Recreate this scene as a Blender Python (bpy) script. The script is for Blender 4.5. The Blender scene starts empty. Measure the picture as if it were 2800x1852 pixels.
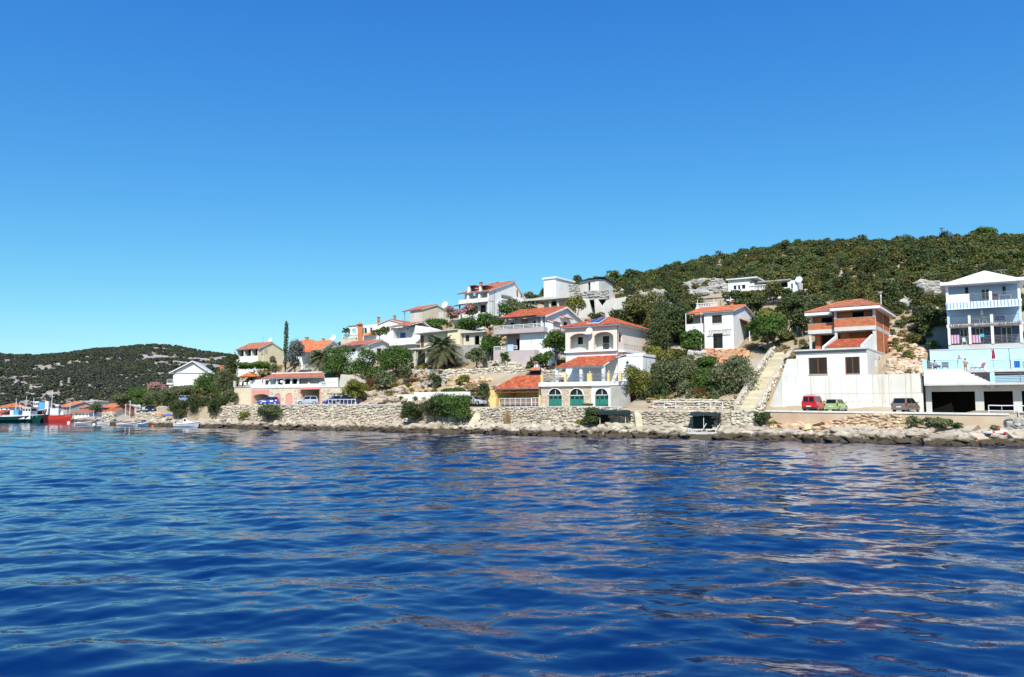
import bpy, bmesh, math, random
import numpy as np
from mathutils import Vector, Matrix, noise as mnoise
SC = bpy.context.scene
COL = SC.collection
rad = math.radians
# ---------------------------------------------------------------- camera
FPX, CX, CY, CAMH = 2136.0, 1400.0, 926.0, 3.8
PITCH = math.atan((1115 - CY) / FPX)
cam = bpy.data.cameras.new('camera')
cam.sensor_width = 36; cam.lens = 36 * FPX / 2800
cam.clip_end = 6000; cam.clip_start = 0.2
camo = bpy.data.objects.new('camera', cam); COL.objects.link(camo)
camo.location = (0, 0, CAMH); camo.rotation_euler = (math.pi / 2 + PITCH, 0, 0)
SC.camera = camo
# ---------------------------------------------------------------- sky and sun
SUN_EL, SUN_AZ = rad(46), rad(184)        # azimuth from +Y clockwise: behind the camera, a touch to its left
w = bpy.data.worlds.new('World'); SC.world = w; w.use_nodes = True
nt = w.node_tree; nt.nodes.clear()
sky = nt.nodes.new('ShaderNodeTexSky'); sky.sky_type = 'NISHITA'; sky.sun_disc = False
sky.sun_elevation = SUN_EL; sky.sun_rotation = SUN_AZ
sky.air_density = 1.0; sky.dust_density = 0.35; sky.ozone_density = 2.2; sky.altitude = 0
# the camera's vivid response to a clear sky: each channel on its own curve, the same over the whole sky
sep = nt.nodes.new('ShaderNodeSeparateColor'); com = nt.nodes.new('ShaderNodeCombineColor'); nt.links.new(sky.outputs[0], sep.inputs[0])
for ch, (gam, mul) in enumerate(((1.50, 0.172), (1.03, 0.60), (0.47, 1.98))):
    pw = nt.nodes.new('ShaderNodeMath'); pw.operation = 'POWER'; pw.inputs[1].default_value = gam; nt.links.new(sep.outputs[ch], pw.inputs[0])
    ml = nt.nodes.new('ShaderNodeMath'); ml.operation = 'MULTIPLY'; ml.inputs[1].default_value = mul; nt.links.new(pw.outputs[0], ml.inputs[0]); nt.links.new(ml.outputs[0], com.inputs[ch])
bg = nt.nodes.new('ShaderNodeBackground'); bg.inputs['Strength'].default_value = 0.15
wo = nt.nodes.new('ShaderNodeOutputWorld')
nt.links.new(com.outputs[0], bg.inputs['Color'])
nt.links.new(bg.outputs[0], wo.inputs['Surface'])
sl = bpy.data.lights.new('sun', 'SUN'); sl.energy = 4.6; sl.angle = rad(0.53); sl.color = (1, 0.95, 0.86)
so = bpy.data.objects.new('sun', sl); COL.objects.link(so)
sdir = Vector((math.sin(SUN_AZ) * math.cos(SUN_EL), math.cos(SUN_AZ) * math.cos(SUN_EL), math.sin(SUN_EL)))
so.rotation_euler = sdir.to_track_quat('Z', 'Y').to_euler()
vs = SC.view_settings; vs.view_transform = 'Standard'; vs.look = 'None'; vs.exposure = 0.40; vs.gamma = 1
SC.cycles.max_bounces = 6; SC.cycles.diffuse_bounces = 2; SC.cycles.glossy_bounces = 3
SC.cycles.transmission_bounces = 2; SC.cycles.transparent_max_bounces = 8
SC.cycles.caustics_reflective = False; SC.cycles.caustics_refractive = False
# ---------------------------------------------------------------- survey: picture directions to places
# the shore is a nearly straight line; t is the distance inland from it, s the distance along it
SH = rad(34)
D2 = np.array((math.cos(SH), -math.sin(SH))); N2 = np.array((math.sin(SH), math.cos(SH)))
P0 = np.array((5.0, 108.0)); CSH = float(N2 @ P0)
cp, sp_ = math.cos(PITCH), math.sin(PITCH)
def ray(px, py):
    a = (px - CX) / FPX; b = (CY - py) / FPX
    return Vector((a, cp - b * sp_, sp_ + b * cp))
CAM = Vector((0, 0, CAMH))
def at_t(px, py, t):
    d = ray(px, py); k = (CSH + t) / (N2[0] * d.x + N2[1] * d.y)
    return CAM + d * k
def at_y(px, py, Y):
    d = ray(px, py); return CAM + d * (Y / d.y)
def at_z(px, py, z):
    d = ray(px, py); return CAM + d * ((z - CAMH) / d.z)
def st(p): 
    r = np.array((p[0], p[1])) - P0
    return float(r @ D2), float(r @ N2)
def xy(s, t):
    q = P0 + s * D2 + t * N2
    return float(q[0]), float(q[1])
def mpp(p): return p[1] / FPX          # metres per photo pixel at a point
# ---------------------------------------------------------------- materials
MATS = {}
def M(name, c1, c2=None, scale=1.0, rough=0.8, bump=0.0, bscale=None, streak=0.0, island=0.0, metal=0.0, spec=0.3, stretch=None, objrand=0.0, detail=4):
    if name in MATS: return MATS[name]
    m = bpy.data.materials.new(name); m.use_nodes = True; MATS[name] = m
    n = m.node_tree.nodes; l = m.node_tree.links
    p = n['Principled BSDF']; p.inputs['Roughness'].default_value = rough
    p.inputs['Metallic'].default_value = metal; p.inputs['Specular IOR Level'].default_value = spec
    if c2 is None: c2 = tuple(x * 0.82 for x in c1)
    tc = n.new('ShaderNodeTexCoord'); mp = n.new('ShaderNodeMapping')
    l.new(tc.outputs['Object'], mp.inputs[0])
    mp.inputs['Scale'].default_value = stretch or (1, 1, 1)
    nz = n.new('ShaderNodeTexNoise'); nz.inputs['Scale'].default_value = scale; nz.inputs['Detail'].default_value = detail
    l.new(mp.outputs[0], nz.inputs['Vector'])
    rp = n.new('ShaderNodeMapRange'); rp.inputs[1].default_value = 0.35; rp.inputs[2].default_value = 0.68
    l.new(nz.outputs[0], rp.inputs[0])
    mx = n.new('ShaderNodeMix'); mx.data_type = 'RGBA'
    mx.inputs[6].default_value = (*c1, 1); mx.inputs[7].default_value = (*c2, 1)
    l.new(rp.outputs[0], mx.inputs[0]); out = mx.outputs[2]
    if streak:
        mp2 = n.new('ShaderNodeMapping'); mp2.inputs['Scale'].default_value = (2.2, 2.2, 0.16)
        l.new(tc.outputs['Object'], mp2.inputs[0])
        n2 = n.new('ShaderNodeTexNoise'); n2.inputs['Scale'].default_value = 1.0; n2.inputs['Detail'].default_value = 5
        l.new(mp2.outputs[0], n2.inputs['Vector'])
        r2 = n.new('ShaderNodeMapRange'); r2.inputs[1].default_value = 0.55; r2.inputs[2].default_value = 0.75
        r2.inputs[4].default_value = streak
        l.new(n2.outputs[0], r2.inputs[0])
        m2 = n.new('ShaderNodeMix'); m2.data_type = 'RGBA'; l.new(r2.outputs[0], m2.inputs[0]); l.new(out, m2.inputs[6])
        m2.inputs[7].default_value = (0.42, 0.34, 0.22, 1); out = m2.outputs[2]
    if island or objrand:
        if island:
            g = n.new('ShaderNodeNewGeometry'); src = g.outputs['Random Per Island']
            oi = n.new('ShaderNodeObjectInfo'); ad = n.new('ShaderNodeMath'); ad.operation = 'ADD'
            l.new(src, ad.inputs[0]); l.new(oi.outputs['Random'], ad.inputs[1])
            fr = n.new('ShaderNodeMath'); fr.operation = 'FRACT'; l.new(ad.outputs[0], fr.inputs[0]); src = fr.outputs[0]
        else:
            oi = n.new('ShaderNodeObjectInfo'); src = oi.outputs['Random']
        k = island or objrand
        h = n.new('ShaderNodeHueSaturation')
        r3 = n.new('ShaderNodeMapRange'); r3.inputs[3].default_value = 1 - k; r3.inputs[4].default_value = 1 + k * 0.6
        l.new(src, r3.inputs[0]); l.new(r3.outputs[0], h.inputs['Value'])
        mu = n.new('ShaderNodeMath'); mu.operation = 'MULTIPLY'; mu.inputs[1].default_value = 7.31; l.new(src, mu.inputs[0])
        fr2 = n.new('ShaderNodeMath'); fr2.operation = 'FRACT'; l.new(mu.outputs[0], fr2.inputs[0])
        r4 = n.new('ShaderNodeMapRange'); r4.inputs[3].default_value = 0.5 - 0.035 * min(1, k * 2.5); r4.inputs[4].default_value = 0.5 + 0.035 * min(1, k * 2.5)
        l.new(fr2.outputs[0], r4.inputs[0]); l.new(r4.outputs[0], h.inputs['Hue'])
        l.new(out, h.inputs['Color']); out = h.outputs[0]
    l.new(out, p.inputs['Base Color'])
    if bump:
        nb = n.new('ShaderNodeTexNoise'); nb.inputs['Scale'].default_value = bscale or scale * 4; nb.inputs['Detail'].default_value = 5
        l.new(tc.outputs['Object'], nb.inputs['Vector'])
        bp = n.new('ShaderNodeBump'); bp.inputs['Strength'].default_value = bump; bp.inputs['Distance'].default_value = 0.06
        l.new(nb.outputs[0], bp.inputs['Height']); l.new(bp.outputs[0], p.inputs['Normal'])
    return m
def glassm(name, c=(0.015, 0.018, 0.022), rough=0.06):
    if name in MATS: return MATS[name]
    m = M(name, c, c, rough=rough, spec=0.28); return m
WHITE = M('white_render', (0.80, 0.80, 0.79), (0.72, 0.72, 0.70), 0.7, 0.85, 0.15, 9, streak=0.24)
WHITE2 = M('old_white_render', (0.74, 0.73, 0.70), (0.62, 0.60, 0.55), 0.8, 0.9, 0.2, 7, streak=0.36)
CONC = M('raw_concrete', (0.60, 0.59, 0.56), (0.50, 0.48, 0.44), 0.5, 0.9, 0.15, 8, streak=0.32)
CONCW = M('pale_formwork_concrete', (0.75, 0.74, 0.71), (0.66, 0.64, 0.59), 0.35, 0.9, 0.1, 8, streak=0.5)
CONCG = M('grey_concrete', (0.38, 0.37, 0.35), (0.29, 0.28, 0.26), 0.6, 0.9, 0.2, 8, streak=0.15)
CONCO = M('rusty_concrete', (0.55, 0.45, 0.33), (0.47, 0.33, 0.22), 0.5, 0.9, 0.2, 6)
CREAM = M('cream_render', (0.74, 0.65, 0.45), (0.68, 0.58, 0.38), 0.5, 0.9, 0.1)
BEIGE = M('beige_render', (0.60, 0.55, 0.44), (0.52, 0.46, 0.36), 0.5, 0.9, 0.1, streak=0.1)
PINK = M('pink_render', (0.79, 0.66, 0.57), (0.74, 0.60, 0.51), 0.5, 0.9, 0.1)
MAUVE = M('mauve_render', (0.50, 0.43, 0.42), (0.45, 0.38, 0.37), 0.5, 0.9, 0.1)
YELLOW = M('yellow_render', (0.80, 0.61, 0.28), (0.72, 0.53, 0.22), 0.6, 0.9, 0.1)
BLUEW = M('pale_blue_render', (0.48, 0.65, 0.82), (0.44, 0.60, 0.78), 0.5, 0.85, 0.1)
CYANW = M('light_cyan_render', (0.48, 0.74, 0.86), (0.42, 0.69, 0.82), 0.4, 0.85, 0.1)
ROSE = M('rose_paint', (0.66, 0.29, 0.25), (0.60, 0.25, 0.21), 0.8, 0.8)
TILE = M('red_roof_tile', (0.50, 0.140, 0.065), (0.34, 0.080, 0.038), 1.0, 0.85, 0.3, 12, island=0.22)
TILEO = M('faded_orange_tile', (0.60, 0.215, 0.10), (0.46, 0.15, 0.07), 1.0, 0.85, 0.2, 12, island=0.18)
TILED = M('dusty_pink_tile', (0.48, 0.19, 0.12), (0.33, 0.12, 0.08), 1.0, 0.9, 0.2, 12, island=0.2)
BRICK = M('hollow_clay_brick', (0.58, 0.205, 0.095), (0.48, 0.155, 0.07), 2.0, 0.9, 0.3, 20, island=0.14)
MORTAR = M('mortar', (0.42, 0.33, 0.26), None, 3, 0.95)
DARKWOOD = M('brown_window_frame', (0.20, 0.075, 0.025), (0.15, 0.05, 0.02), 3, 0.5)
DARKIN = M('interior_shade_black', (0.03, 0.026, 0.023), (0.02, 0.018, 0.016), 1, 0.9)  # near-black: the shade of unlit interiors put into the colour
SHUT = M('dark_brown_shutter', (0.055, 0.035, 0.028), (0.04, 0.025, 0.02), 3, 0.6)
SHUTG = M('grey_shutter', (0.36, 0.34, 0.31), None, 3, 0.6)
GREEND = M('green_door_paint', (0.03, 0.19, 0.15), (0.025, 0.15, 0.12), 3, 0.5)
WPAINT = M('white_metal_paint', (0.80, 0.80, 0.80), (0.74, 0.74, 0.73), 3, 0.45)
GREYMET = M('grey_metal', (0.35, 0.36, 0.37), None, 3, 0.4, metal=0.5)
DMETAL = M('dark_metal', (0.05, 0.05, 0.055), None, 3, 0.45)
GLASS = glassm('dark_glass')
STONE = M('limestone', (0.60, 0.54, 0.45), (0.48, 0.40, 0.30), 0.8, 0.92, 0.5, 6, island=0.30)
STONEP = M('pale_limestone', (0.66, 0.61, 0.52), (0.56, 0.49, 0.38), 0.8, 0.92, 0.5, 6, island=0.26)
STONEG = M('grey_limestone', (0.50, 0.48, 0.45), (0.38, 0.36, 0.33), 0.9, 0.92, 0.6, 5, island=0.24)
STONEO = M('ochre_limestone', (0.56, 0.34, 0.20), (0.62, 0.47, 0.31), 0.6, 0.92, 0.5, 6, island=0.28)
GROUT = M('wall_core', (0.50, 0.44, 0.35), (0.42, 0.35, 0.27), 2.5, 0.95, 0.5, 8)
ROAD = M('pale_dusty_road', (0.56, 0.52, 0.45), (0.46, 0.41, 0.34), 0.4, 0.95, 0.2)
BARK = M('bark', (0.16, 0.12, 0.09), (0.10, 0.075, 0.055), 4, 0.95, 0.6, 14)
# ---------------------------------------------------------------- mesh helpers
class MB:
    def __init__(s, tf=None): s.v = []; s.f = []; s.tf = tf
    def add(s, vs, fs):
        o = len(s.v)
        s.v += [s.tf(*q) if s.tf else tuple(q) for q in vs]
        s.f += [tuple(i + o for i in f) for f in fs]
        return s
    def box(s, x0, x1, y0, y1, z0, z1):
        return s.add([(x0,y0,z0),(x1,y0,z0),(x1,y1,z0),(x0,y1,z0),(x0,y0,z1),(x1,y0,z1),(x1,y1,z1),(x0,y1,z1)],
                     [(0,3,2,1),(4,5,6,7),(0,1,5,4),(1,2,6,5),(2,3,7,6),(3,0,4,7)])
    def bar(s, a, b, r=0.025, n=6, r2=None):
        a = Vector(a); b = Vector(b); d = (b - a)
        if d.length < 1e-6: return s
        d.normalize(); u = d.orthogonal().normalized(); w_ = d.cross(u); r2 = r if r2 is None else r2
        vs = []
        for c, rr in ((a, r), (b, r2)):
            for i in range(n):
                an = 2 * math.pi * i / n; vs.append(tuple(c + (u * math.cos(an) + w_ * math.sin(an)) * rr))
        fs = [(i, (i + 1) % n, n + (i + 1) % n, n + i) for i in range(n)] + [tuple(range(n - 1, -1, -1)), tuple(range(n, 2 * n))]
        return s.add(vs, fs)
    def tube(s, pts, rs, n=6):
        pts = [Vector(p) for p in pts]; m = len(pts); vs = []
        for i, p in enumerate(pts):
            d = (pts[min(i + 1, m - 1)] - pts[max(i - 1, 0)]).normalized()
            ref = Vector((0.13, 0.97, 0.2)) if abs(d.z) > 0.75 else Vector((0.1, 0.2, 1))
            u = d.cross(ref).normalized(); w_ = d.cross(u)
            for k in range(n):
                an = 2 * math.pi * k / n; vs.append(tuple(p + (u * math.cos(an) + w_ * math.sin(an)) * rs[i]))
        fs = [(i * n + k, i * n + (k + 1) % n, (i + 1) * n + (k + 1) % n, (i + 1) * n + k) for i in range(m - 1) for k in range(n)]
        fs += [tuple(range(n - 1, -1, -1)), tuple(range((m - 1) * n, m * n))]
        return s.add(vs, fs)
    def prism(s, poly, y0, y1):            # polygon in (x, z) extruded along y
        n = len(poly)
        vs = [(x, y0, z) for x, z in poly] + [(x, y1, z) for x, z in poly]
        fs = [tuple(range(n)), tuple(range(2 * n - 1, n - 1, -1))] + [(i, n + i, n + (i + 1) % n, (i + 1) % n) for i in range(n)]
        return s.add(vs, fs)
    def slab(s, poly, z0, z1):             # polygon in (x, y) extruded along z
        n = len(poly)
        vs = [(x, y, z0) for x, y in poly] + [(x, y, z1) for x, y in poly]
        fs = [tuple(range(n - 1, -1, -1)), tuple(range(n, 2 * n))] + [(i, (i + 1) % n, n + (i + 1) % n, n + i) for i in range(n)]
        return s.add(vs, fs)
    def lathe(s, prof, c=(0, 0, 0), n=10):  # profile of (radius, z)
        vs = []
        for r, z in prof:
            for k in range(n):
                an = 2 * math.pi * k / n; vs.append((c[0] + r * math.cos(an), c[1] + r * math.sin(an), c[2] + z))
        m = len(prof)
        fs = [(i * n + k, i * n + (k + 1) % n, (i + 1) * n + (k + 1) % n, (i + 1) * n + k) for i in range(m - 1) for k in range(n)]
        fs += [tuple(range(n - 1, -1, -1)), tuple(range((m - 1) * n, m * n))]
        return s.add(vs, fs)
    def wall(s, x0, x1, z0, z1, y0, th, holes=()):   # wall in (x, z) with rectangular or arched holes (x0,x1,z0,z1[,rise])
        hs_ = [tuple(h) + (0,) * (5 - len(h)) for h in holes]
        xs = sorted({x0, x1, *[min(max(v, x0), x1) for h in hs_ for v in h[:2]]})
        zs = sorted({z0, z1, *[min(max(v, z0), z1) for h in hs_ for v in h[2:4]]})
        def solid(i, j):
            if i < 0 or j < 0 or i >= len(xs) - 1 or j >= len(zs) - 1: return False
            cx, cz = (xs[i] + xs[i + 1]) / 2, (zs[j] + zs[j + 1]) / 2
            return not any(h[0] < cx < h[1] and h[2] < cz < h[3] for h in hs_)
        y1 = y0 + th
        for i in range(len(xs) - 1):
            for j in range(len(zs) - 1):
                if not solid(i, j): continue
                a, b, c, d = xs[i], xs[i + 1], zs[j], zs[j + 1]
                s.add([(a,y0,c),(b,y0,c),(b,y0,d),(a,y0,d)], [(0,1,2,3)])
                s.add([(a,y1,c),(b,y1,c),(b,y1,d),(a,y1,d)], [(3,2,1,0)])
                if not solid(i-1,j): s.add([(a,y0,c),(a,y1,c),(a,y1,d),(a,y0,d)], [(3,2,1,0)])
                if not solid(i+1,j): s.add([(b,y0,c),(b,y1,c),(b,y1,d),(b,y0,d)], [(0,1,2,3)])
                if not solid(i,j-1): s.add([(a,y0,c),(b,y0,c),(b,y1,c),(a,y1,c)], [(3,2,1,0)])
                if not solid(i,j+1): s.add([(a,y0,d),(b,y0,d),(b,y1,d),(a,y1,d)], [(0,1,2,3)])
        for h in hs_:
            if h[4] > 0:
                cx, hw, zt, r = (h[0] + h[1]) / 2, (h[1] - h[0]) / 2, h[3], h[4]; n = 10
                pts = [(cx - hw * math.cos(math.pi * k / n), zt - r + r * math.sin(math.pi * k / n)) for k in range(n + 1)]
                for k in range(n):
                    (a, za), (b, zb) = pts[k], pts[k + 1]
                    s.add([(a,y0,za),(b,y0,zb),(b,y0,zt),(a,y0,zt),(a,y1,za),(b,y1,zb),(b,y1,zt),(a,y1,zt)],
                          [(0,1,2,3),(7,6,5,4),(0,4,5,1)])
        return s
    def build(s, name, mat, parent=None, label=None, smooth=False, loc=None):
        me = bpy.data.meshes.new(name); me.from_pydata([tuple(q) for q in s.v], [], s.f)
        me.materials.append(mat)
        if smooth: me.polygons.foreach_set('use_smooth', [True] * len(me.polygons))
        me.update()
        return link(name, me, parent, label, loc)
def link(name, me, parent=None, label=None, loc=None):
    o = bpy.data.objects.new(name, me); COL.objects.link(o)
    if parent is not None: o.parent = parent
    if label: o['label'] = label
    if loc is not None: o.location = loc
    return o
def tag(o, label=None, cat=None, group=None, kind=None):
    if label: o['label'] = label
    if cat: o['category'] = cat
    if group: o['group'] = group
    if kind: o['kind'] = kind
    return o
def thing(name, label, cat, loc=(0, 0, 0), rz=0.0, group=None):
    o = bpy.data.objects.new(name, None); COL.objects.link(o)
    o.location = loc; o.rotation_euler = (0, 0, rz); o.empty_display_size = 0.3
    return tag(o, label, cat, group, 'thing')
def np_mesh(name, V, F, mat, smooth=False):
    me = bpy.data.meshes.new(name)
    F = np.asarray(F, dtype=np.int32); k = F.shape[1]; n = F.shape[0]
    me.vertices.add(len(V)); me.vertices.foreach_set('co', np.asarray(V, dtype=np.float32).ravel())
    me.loops.add(n * k); me.loops.foreach_set('vertex_index', F.ravel())
    me.polygons.add(n); me.polygons.foreach_set('loop_start', np.arange(0, n * k, k, dtype=np.int32))
    if smooth: me.polygons.foreach_set('use_smooth', np.ones(n, dtype=bool))
    me.materials.append(mat); me.update(calc_edges=True); me.validate()
    return me
def grid_faces(nr, nc):
    i = np.arange(nr - 1)[:, None] * nc + np.arange(nc - 1)[None, :]
    return np.stack([i, i + 1, i + nc + 1, i + nc], -1).reshape(-1, 4)
# ---------------------------------------------------------------- smooth value noise on arrays
def vnoise(x, y, seed=0):
    xi = np.floor(x).astype(np.int64); yi = np.floor(y).astype(np.int64); fx = x - xi; fy = y - yi
    def h(a, b):
        n = (a * 374761393 + b * 668265263 + seed * 982451653) & 0x7fffffff
        n = (n ^ (n >> 13)) * 1274126177 & 0x7fffffff
        return ((n ^ (n >> 16)) & 0xffff) / 65535.0
    u = fx * fx * (3 - 2 * fx); v = fy * fy * (3 - 2 * fy)
    return (h(xi, yi) * (1 - u) + h(xi + 1, yi) * u) * (1 - v) + (h(xi, yi + 1) * (1 - u) + h(xi + 1, yi + 1) * u) * v
def fbm(x, y, o=4, seed=0):
    r = 0; a = 0.5
    for k in range(o):
        r = r + a * vnoise(x * 2 ** k, y * 2 ** k, seed + k); a *= 0.5
    return r
# ---------------------------------------------------------------- sea: real waves on a sheet, finer ripples as relief
def build_sea():
    rng = np.random.default_rng(5)
    def spaced(a, b, d0, grow, dmax):
        out = [a]; d = d0
        while out[-1] < b: 
            out.append(out[-1] + d); d = min(d * grow, dmax)
        return out
    ys = spaced(6.0, 30, 0.07, 1.0, 0.07); ys = ys + spaced(ys[-1] + 0.07, 420, 0.07, 1.0085, 6)[1:]
    hx = spaced(0.0, 26, 0.095, 1.0, 0.095); hx = hx + spaced(hx[-1], 420, 0.1, 1.022, 8)[1:]
    xs = np.array([-v for v in hx[:0:-1]] + hx); ys = np.array([-40, -15, 0] + ys)
    X, Y = np.meshgrid(xs, ys); dX = np.gradient(xs)[None, :]; dY = np.gradient(ys)[:, None]
    cell = np.maximum(dX + 0 * Y, dY + 0 * X)
    Z = np.zeros_like(X)
    for i in range(95):
        lam = 0.3 * (5.0 / 0.3) ** rng.random()
        th = rng.normal(rad(262), 0.62)
        k = 2 * math.pi / lam; amp = (0.0026 if lam < 1.0 else 0.0036) * lam ** 1.02 * rng.uniform(0.6, 1.2)
        ph = rng.random() * 6.283
        keep = np.clip((lam / cell - 2.2) / 1.6, 0, 1)
        a = k * (X * math.cos(th) + Y * math.sin(th)) + ph + 1.3 * np.sin(0.11 * X + 0.07 * Y + i)
        Z += amp * keep * (np.sin(a) + 0.22 * np.sin(2 * a + 0.6))
    gust = 0.62 + 0.76 * fbm(X * 0.035 + 9, Y * 0.05, 3, 3)
    Z *= gust
    m = bpy.data.materials.new('sea_water'); m.use_nodes = True
    n = m.node_tree.nodes; l = m.node_tree.links; p = n['Principled BSDF']
    p.inputs['Base Color'].default_value = (0.0006, 0.0145, 0.078, 1); p.inputs['Roughness'].default_value = 0.035
    p.inputs['IOR'].default_value = 1.34; p.inputs['Specular IOR Level'].default_value = 0.5
    tc = n.new('ShaderNodeTexCoord')
    def nz(sc, st_, det):
        mp = n.new('ShaderNodeMapping'); mp.inputs['Scale'].default_value = st_; l.new(tc.outputs['Object'], mp.inputs[0])
        t = n.new('ShaderNodeTexNoise'); t.inputs['Scale'].default_value = sc; t.inputs['Detail'].default_value = det
        l.new(mp.outputs[0], t.inputs['Vector']); return t.outputs[0]
    b1 = n.new('ShaderNodeBump'); b1.inputs['Distance'].default_value = 0.10; b1.inputs['Strength'].default_value = 0.22
    l.new(nz(0.9, (0.8, 1.25, 1), 5), b1.inputs['Height'])
    b2 = n.new('ShaderNodeBump'); b2.inputs['Distance'].default_value = 0.02; b2.inputs['Strength'].default_value = 0.22
    l.new(nz(5.0, (0.8, 1.2, 1), 3), b2.inputs['Height']); l.new(b1.outputs[0], b2.inputs['Normal'])
    wp = n.new('ShaderNodeMapRange'); wp.inputs[1].default_value = .42; wp.inputs[2].default_value = .62; wp.inputs[3].default_value = .10; wp.inputs[4].default_value = .34
    l.new(nz(.045, (.7, 1.6, 1), 3), wp.inputs[0]); l.new(wp.outputs[0], b2.inputs['Strength'])          # patches of wind ripples
    l.new(b2.outputs[0], p.inputs['Normal'])
    V = np.stack([X, Y, Z], -1).reshape(-1, 3)
    me = np_mesh('sea', V, grid_faces(*X.shape), m, True)
    o = link('sea', me); tag(o, 'blue rippled sea water of the bay', None, kind='structure')
build_sea()
# ---------------------------------------------------------------- the hillside: ground heights surveyed from the picture
def shift(s_): return np.interp(s_, [-330, -195, -160, -135, -118, -106], [52, 24, 16, 9, 3.5, 0])      # the far end of the shore curves inland
TW = 3.6                                  # the sea walls stand this far inland
GP = []                                   # (s, t, z)
def gp(px, py, t):
    q = at_t(px, py, t); s_, t_ = st(q); GP.append((s_, t_, q.z))
for px, py in ((200,1150),(270,1150),(330,1144),(380,1130),(430,1124),(560,1112),(640,1108),(745,1107),(870,1108),(1000,1109),(1100,1110),(1230,1112),(1330,1113),(1480,1112),
               (1600,1112),(1700,1114),(1800,1119),(1900,1120),(2000,1122),(2100,1124),(2200,1126),(2300,1127),(2400,1128),(2500,1129),(2650,1131),(2800,1131),(2950,1131)):
    gp(px, py, TW)
for px, py in ((640,1106),(745,1105),(870,1105),(1000,1106),(1600,1110),(2120,1123),(2230,1125),(2330,1126),(2480,1127),(2640,1129),(2800,1130),(2950,1130)): gp(px, py, 9.0)
# right group
for a in ((2160,1026,13),(2250,1024,13),(2400,1022,14),(2500,1018,14),(2470,985,20),(2520,975,22),(2250,960,26),(2430,925,30),(2520,915,34),(2560,880,34),
          (2650,960,30),(2750,955,30),(2850,955,32),(2700,850,48),(2850,840,50),(2560,840,42),(2480,850,46),(2400,850,50),(2250,830,52),
          (2130,975,24),(2170,900,36),(2100,880,40)): gp(*a)
for px in (2100, 2300, 2500, 2700, 2900): gp(px, 775, 72)
for px, py in ((1690,778),(1800,768),(1950,746),(2060,720),(2140,702),(2300,690),(2450,690),(2650,688),(2850,688)): gp(px, py, 112)
for px, py, t in ((1650,774,95),(1780,764,135),(1860,752,142),(1950,730,150),(2060,702,156),(2140,685,160),(2300,672,160),(2450,673,165),(2650,673,165),(2820,675,165),(3000,662,165)): gp(px, py, t)
for px in (1900, 2200, 2500, 2800, 3100): 
    q = at_t(px, 668, 165); s_, t_ = st(q); GP.append((s_, 215, q.z - 6)); GP.append((s_, 270, q.z - 25))
# middle group
for a in ((1720,1098,8),(1800,1090,9),(1950,1088,9),(2010,1088,9),(1760,1050,14),(1850,1040,16),(1980,1030,18),(1900,975,25),(2000,955,29),(1880,955,29),
          (2080,950,30),(1960,945,36),(2040,905,44),(1850,900,44),(1990,850,56),(2130,810,60),(1800,860,50),(1750,830,60),(1700,800,68),(2000,815,62),
          (1480,1045,14),(1600,1000,20),(1700,980,24),(1640,960,32),(1780,985,24),(1760,930,34),
          (1330,1105,7),(1420,1040,14),(1300,1075,11),(1200,1075,11),(1110,1075,11),(1150,1040,15),(1280,1040,15),(1340,1036,15),
          (1150,1012,19),(1280,1008,20),(1360,1005,21),(1250,985,26),(1330,975,27),(1450,990,24),(1420,955,32),(1550,945,34),
          (1500,880,44),(1620,880,44),(1700,870,46),(1600,815,56),(1500,812,56),(1680,800,60),(1440,835,54),(1560,790,70),(1640,775,84),
          (1060,1080,12),(980,1085,12),(1000,1050,18),(1080,1040,20),(1100,985,28),(1200,950,33),(1300,925,37),(1380,900,40),
          (1060,925,42),(1180,890,48),(1300,868,50),(1400,850,52),(1350,850,60),(1200,880,60)): gp(*a)
# left group
for a in ((950,1060,16),(930,1030,22),(900,1010,26),(840,1000,28),(780,1010,28),(700,1020,26),(640,1035,26),(870,985,36),(960,955,40),(780,985,40),(680,1000,40),
          (600,1060,18),(540,1075,16),(480,1085,16),(420,1100,14),(560,1050,26),(480,1060,26),(380,1118,10),(330,1134,12),(280,1142,12),(430,1085,24),(350,1112,26),(200,1146,14)): gp(*a)
for s_, t_, z_ in ((-60,80,22),(-60,130,24),(-110,80,15),(-110,140,15),(-150,60,5),(-150,120,6),(-190,60,1.6),(-190,120,3),(0,120,38),(-20,90,31),(20,150,48),(0,190,44),(-230,60,1),(-230,120,1.5),(-260,30,.9),(-330,30,.9),(-60,190,24),(20,230,40)): GP.append((s_, t_, z_))
GPA = np.array(GP)
def _rbf():
    A = GPA[:, :2]; n = len(A)
    r = np.sqrt(((A[:, None] - A[None]) ** 2).sum(-1))
    K = np.zeros((n + 3, n + 3)); K[:n, :n] = -r + 0.0; K[:n, :n] -= np.eye(n) * 0.8
    K[:n, n] = 1; K[:n, n + 1:] = A; K[n, :n] = 1; K[n + 1:, :n] = A.T
    return np.linalg.solve(K, np.concatenate([GPA[:, 2], np.zeros(3)]))
RBW = _rbf()
def zsurf(s_, t_):
    s_ = np.asarray(s_, float); t_ = np.asarray(t_, float); sh = s_.shape
    q = np.stack([s_.ravel(), t_.ravel()], -1); out = np.empty(len(q)); A = GPA[:, :2]
    for i in range(0, len(q), 20000):
        c = q[i:i + 20000]; r = np.sqrt(((c[:, None] - A[None]) ** 2).sum(-1))
        out[i:i + 20000] = -r @ RBW[:-3] + RBW[-3] + c @ RBW[-2:]
    return out.reshape(sh)
_zl = sorted((a, z) for a, t, z in GP if abs(t - TW) < 1e-3)
def zline(s_): return np.interp(s_, [a for a, z in _zl], [z for a, z in _zl])
LEVEL = [(2075, 3100, 9.4), (560, 1000, 9.4), (1000, 1110, 6.5), (1110, 1310, 5.0), (1310, 1720, 8.4), (1720, 2078, 6.0), (250, 445, 6)]
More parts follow.
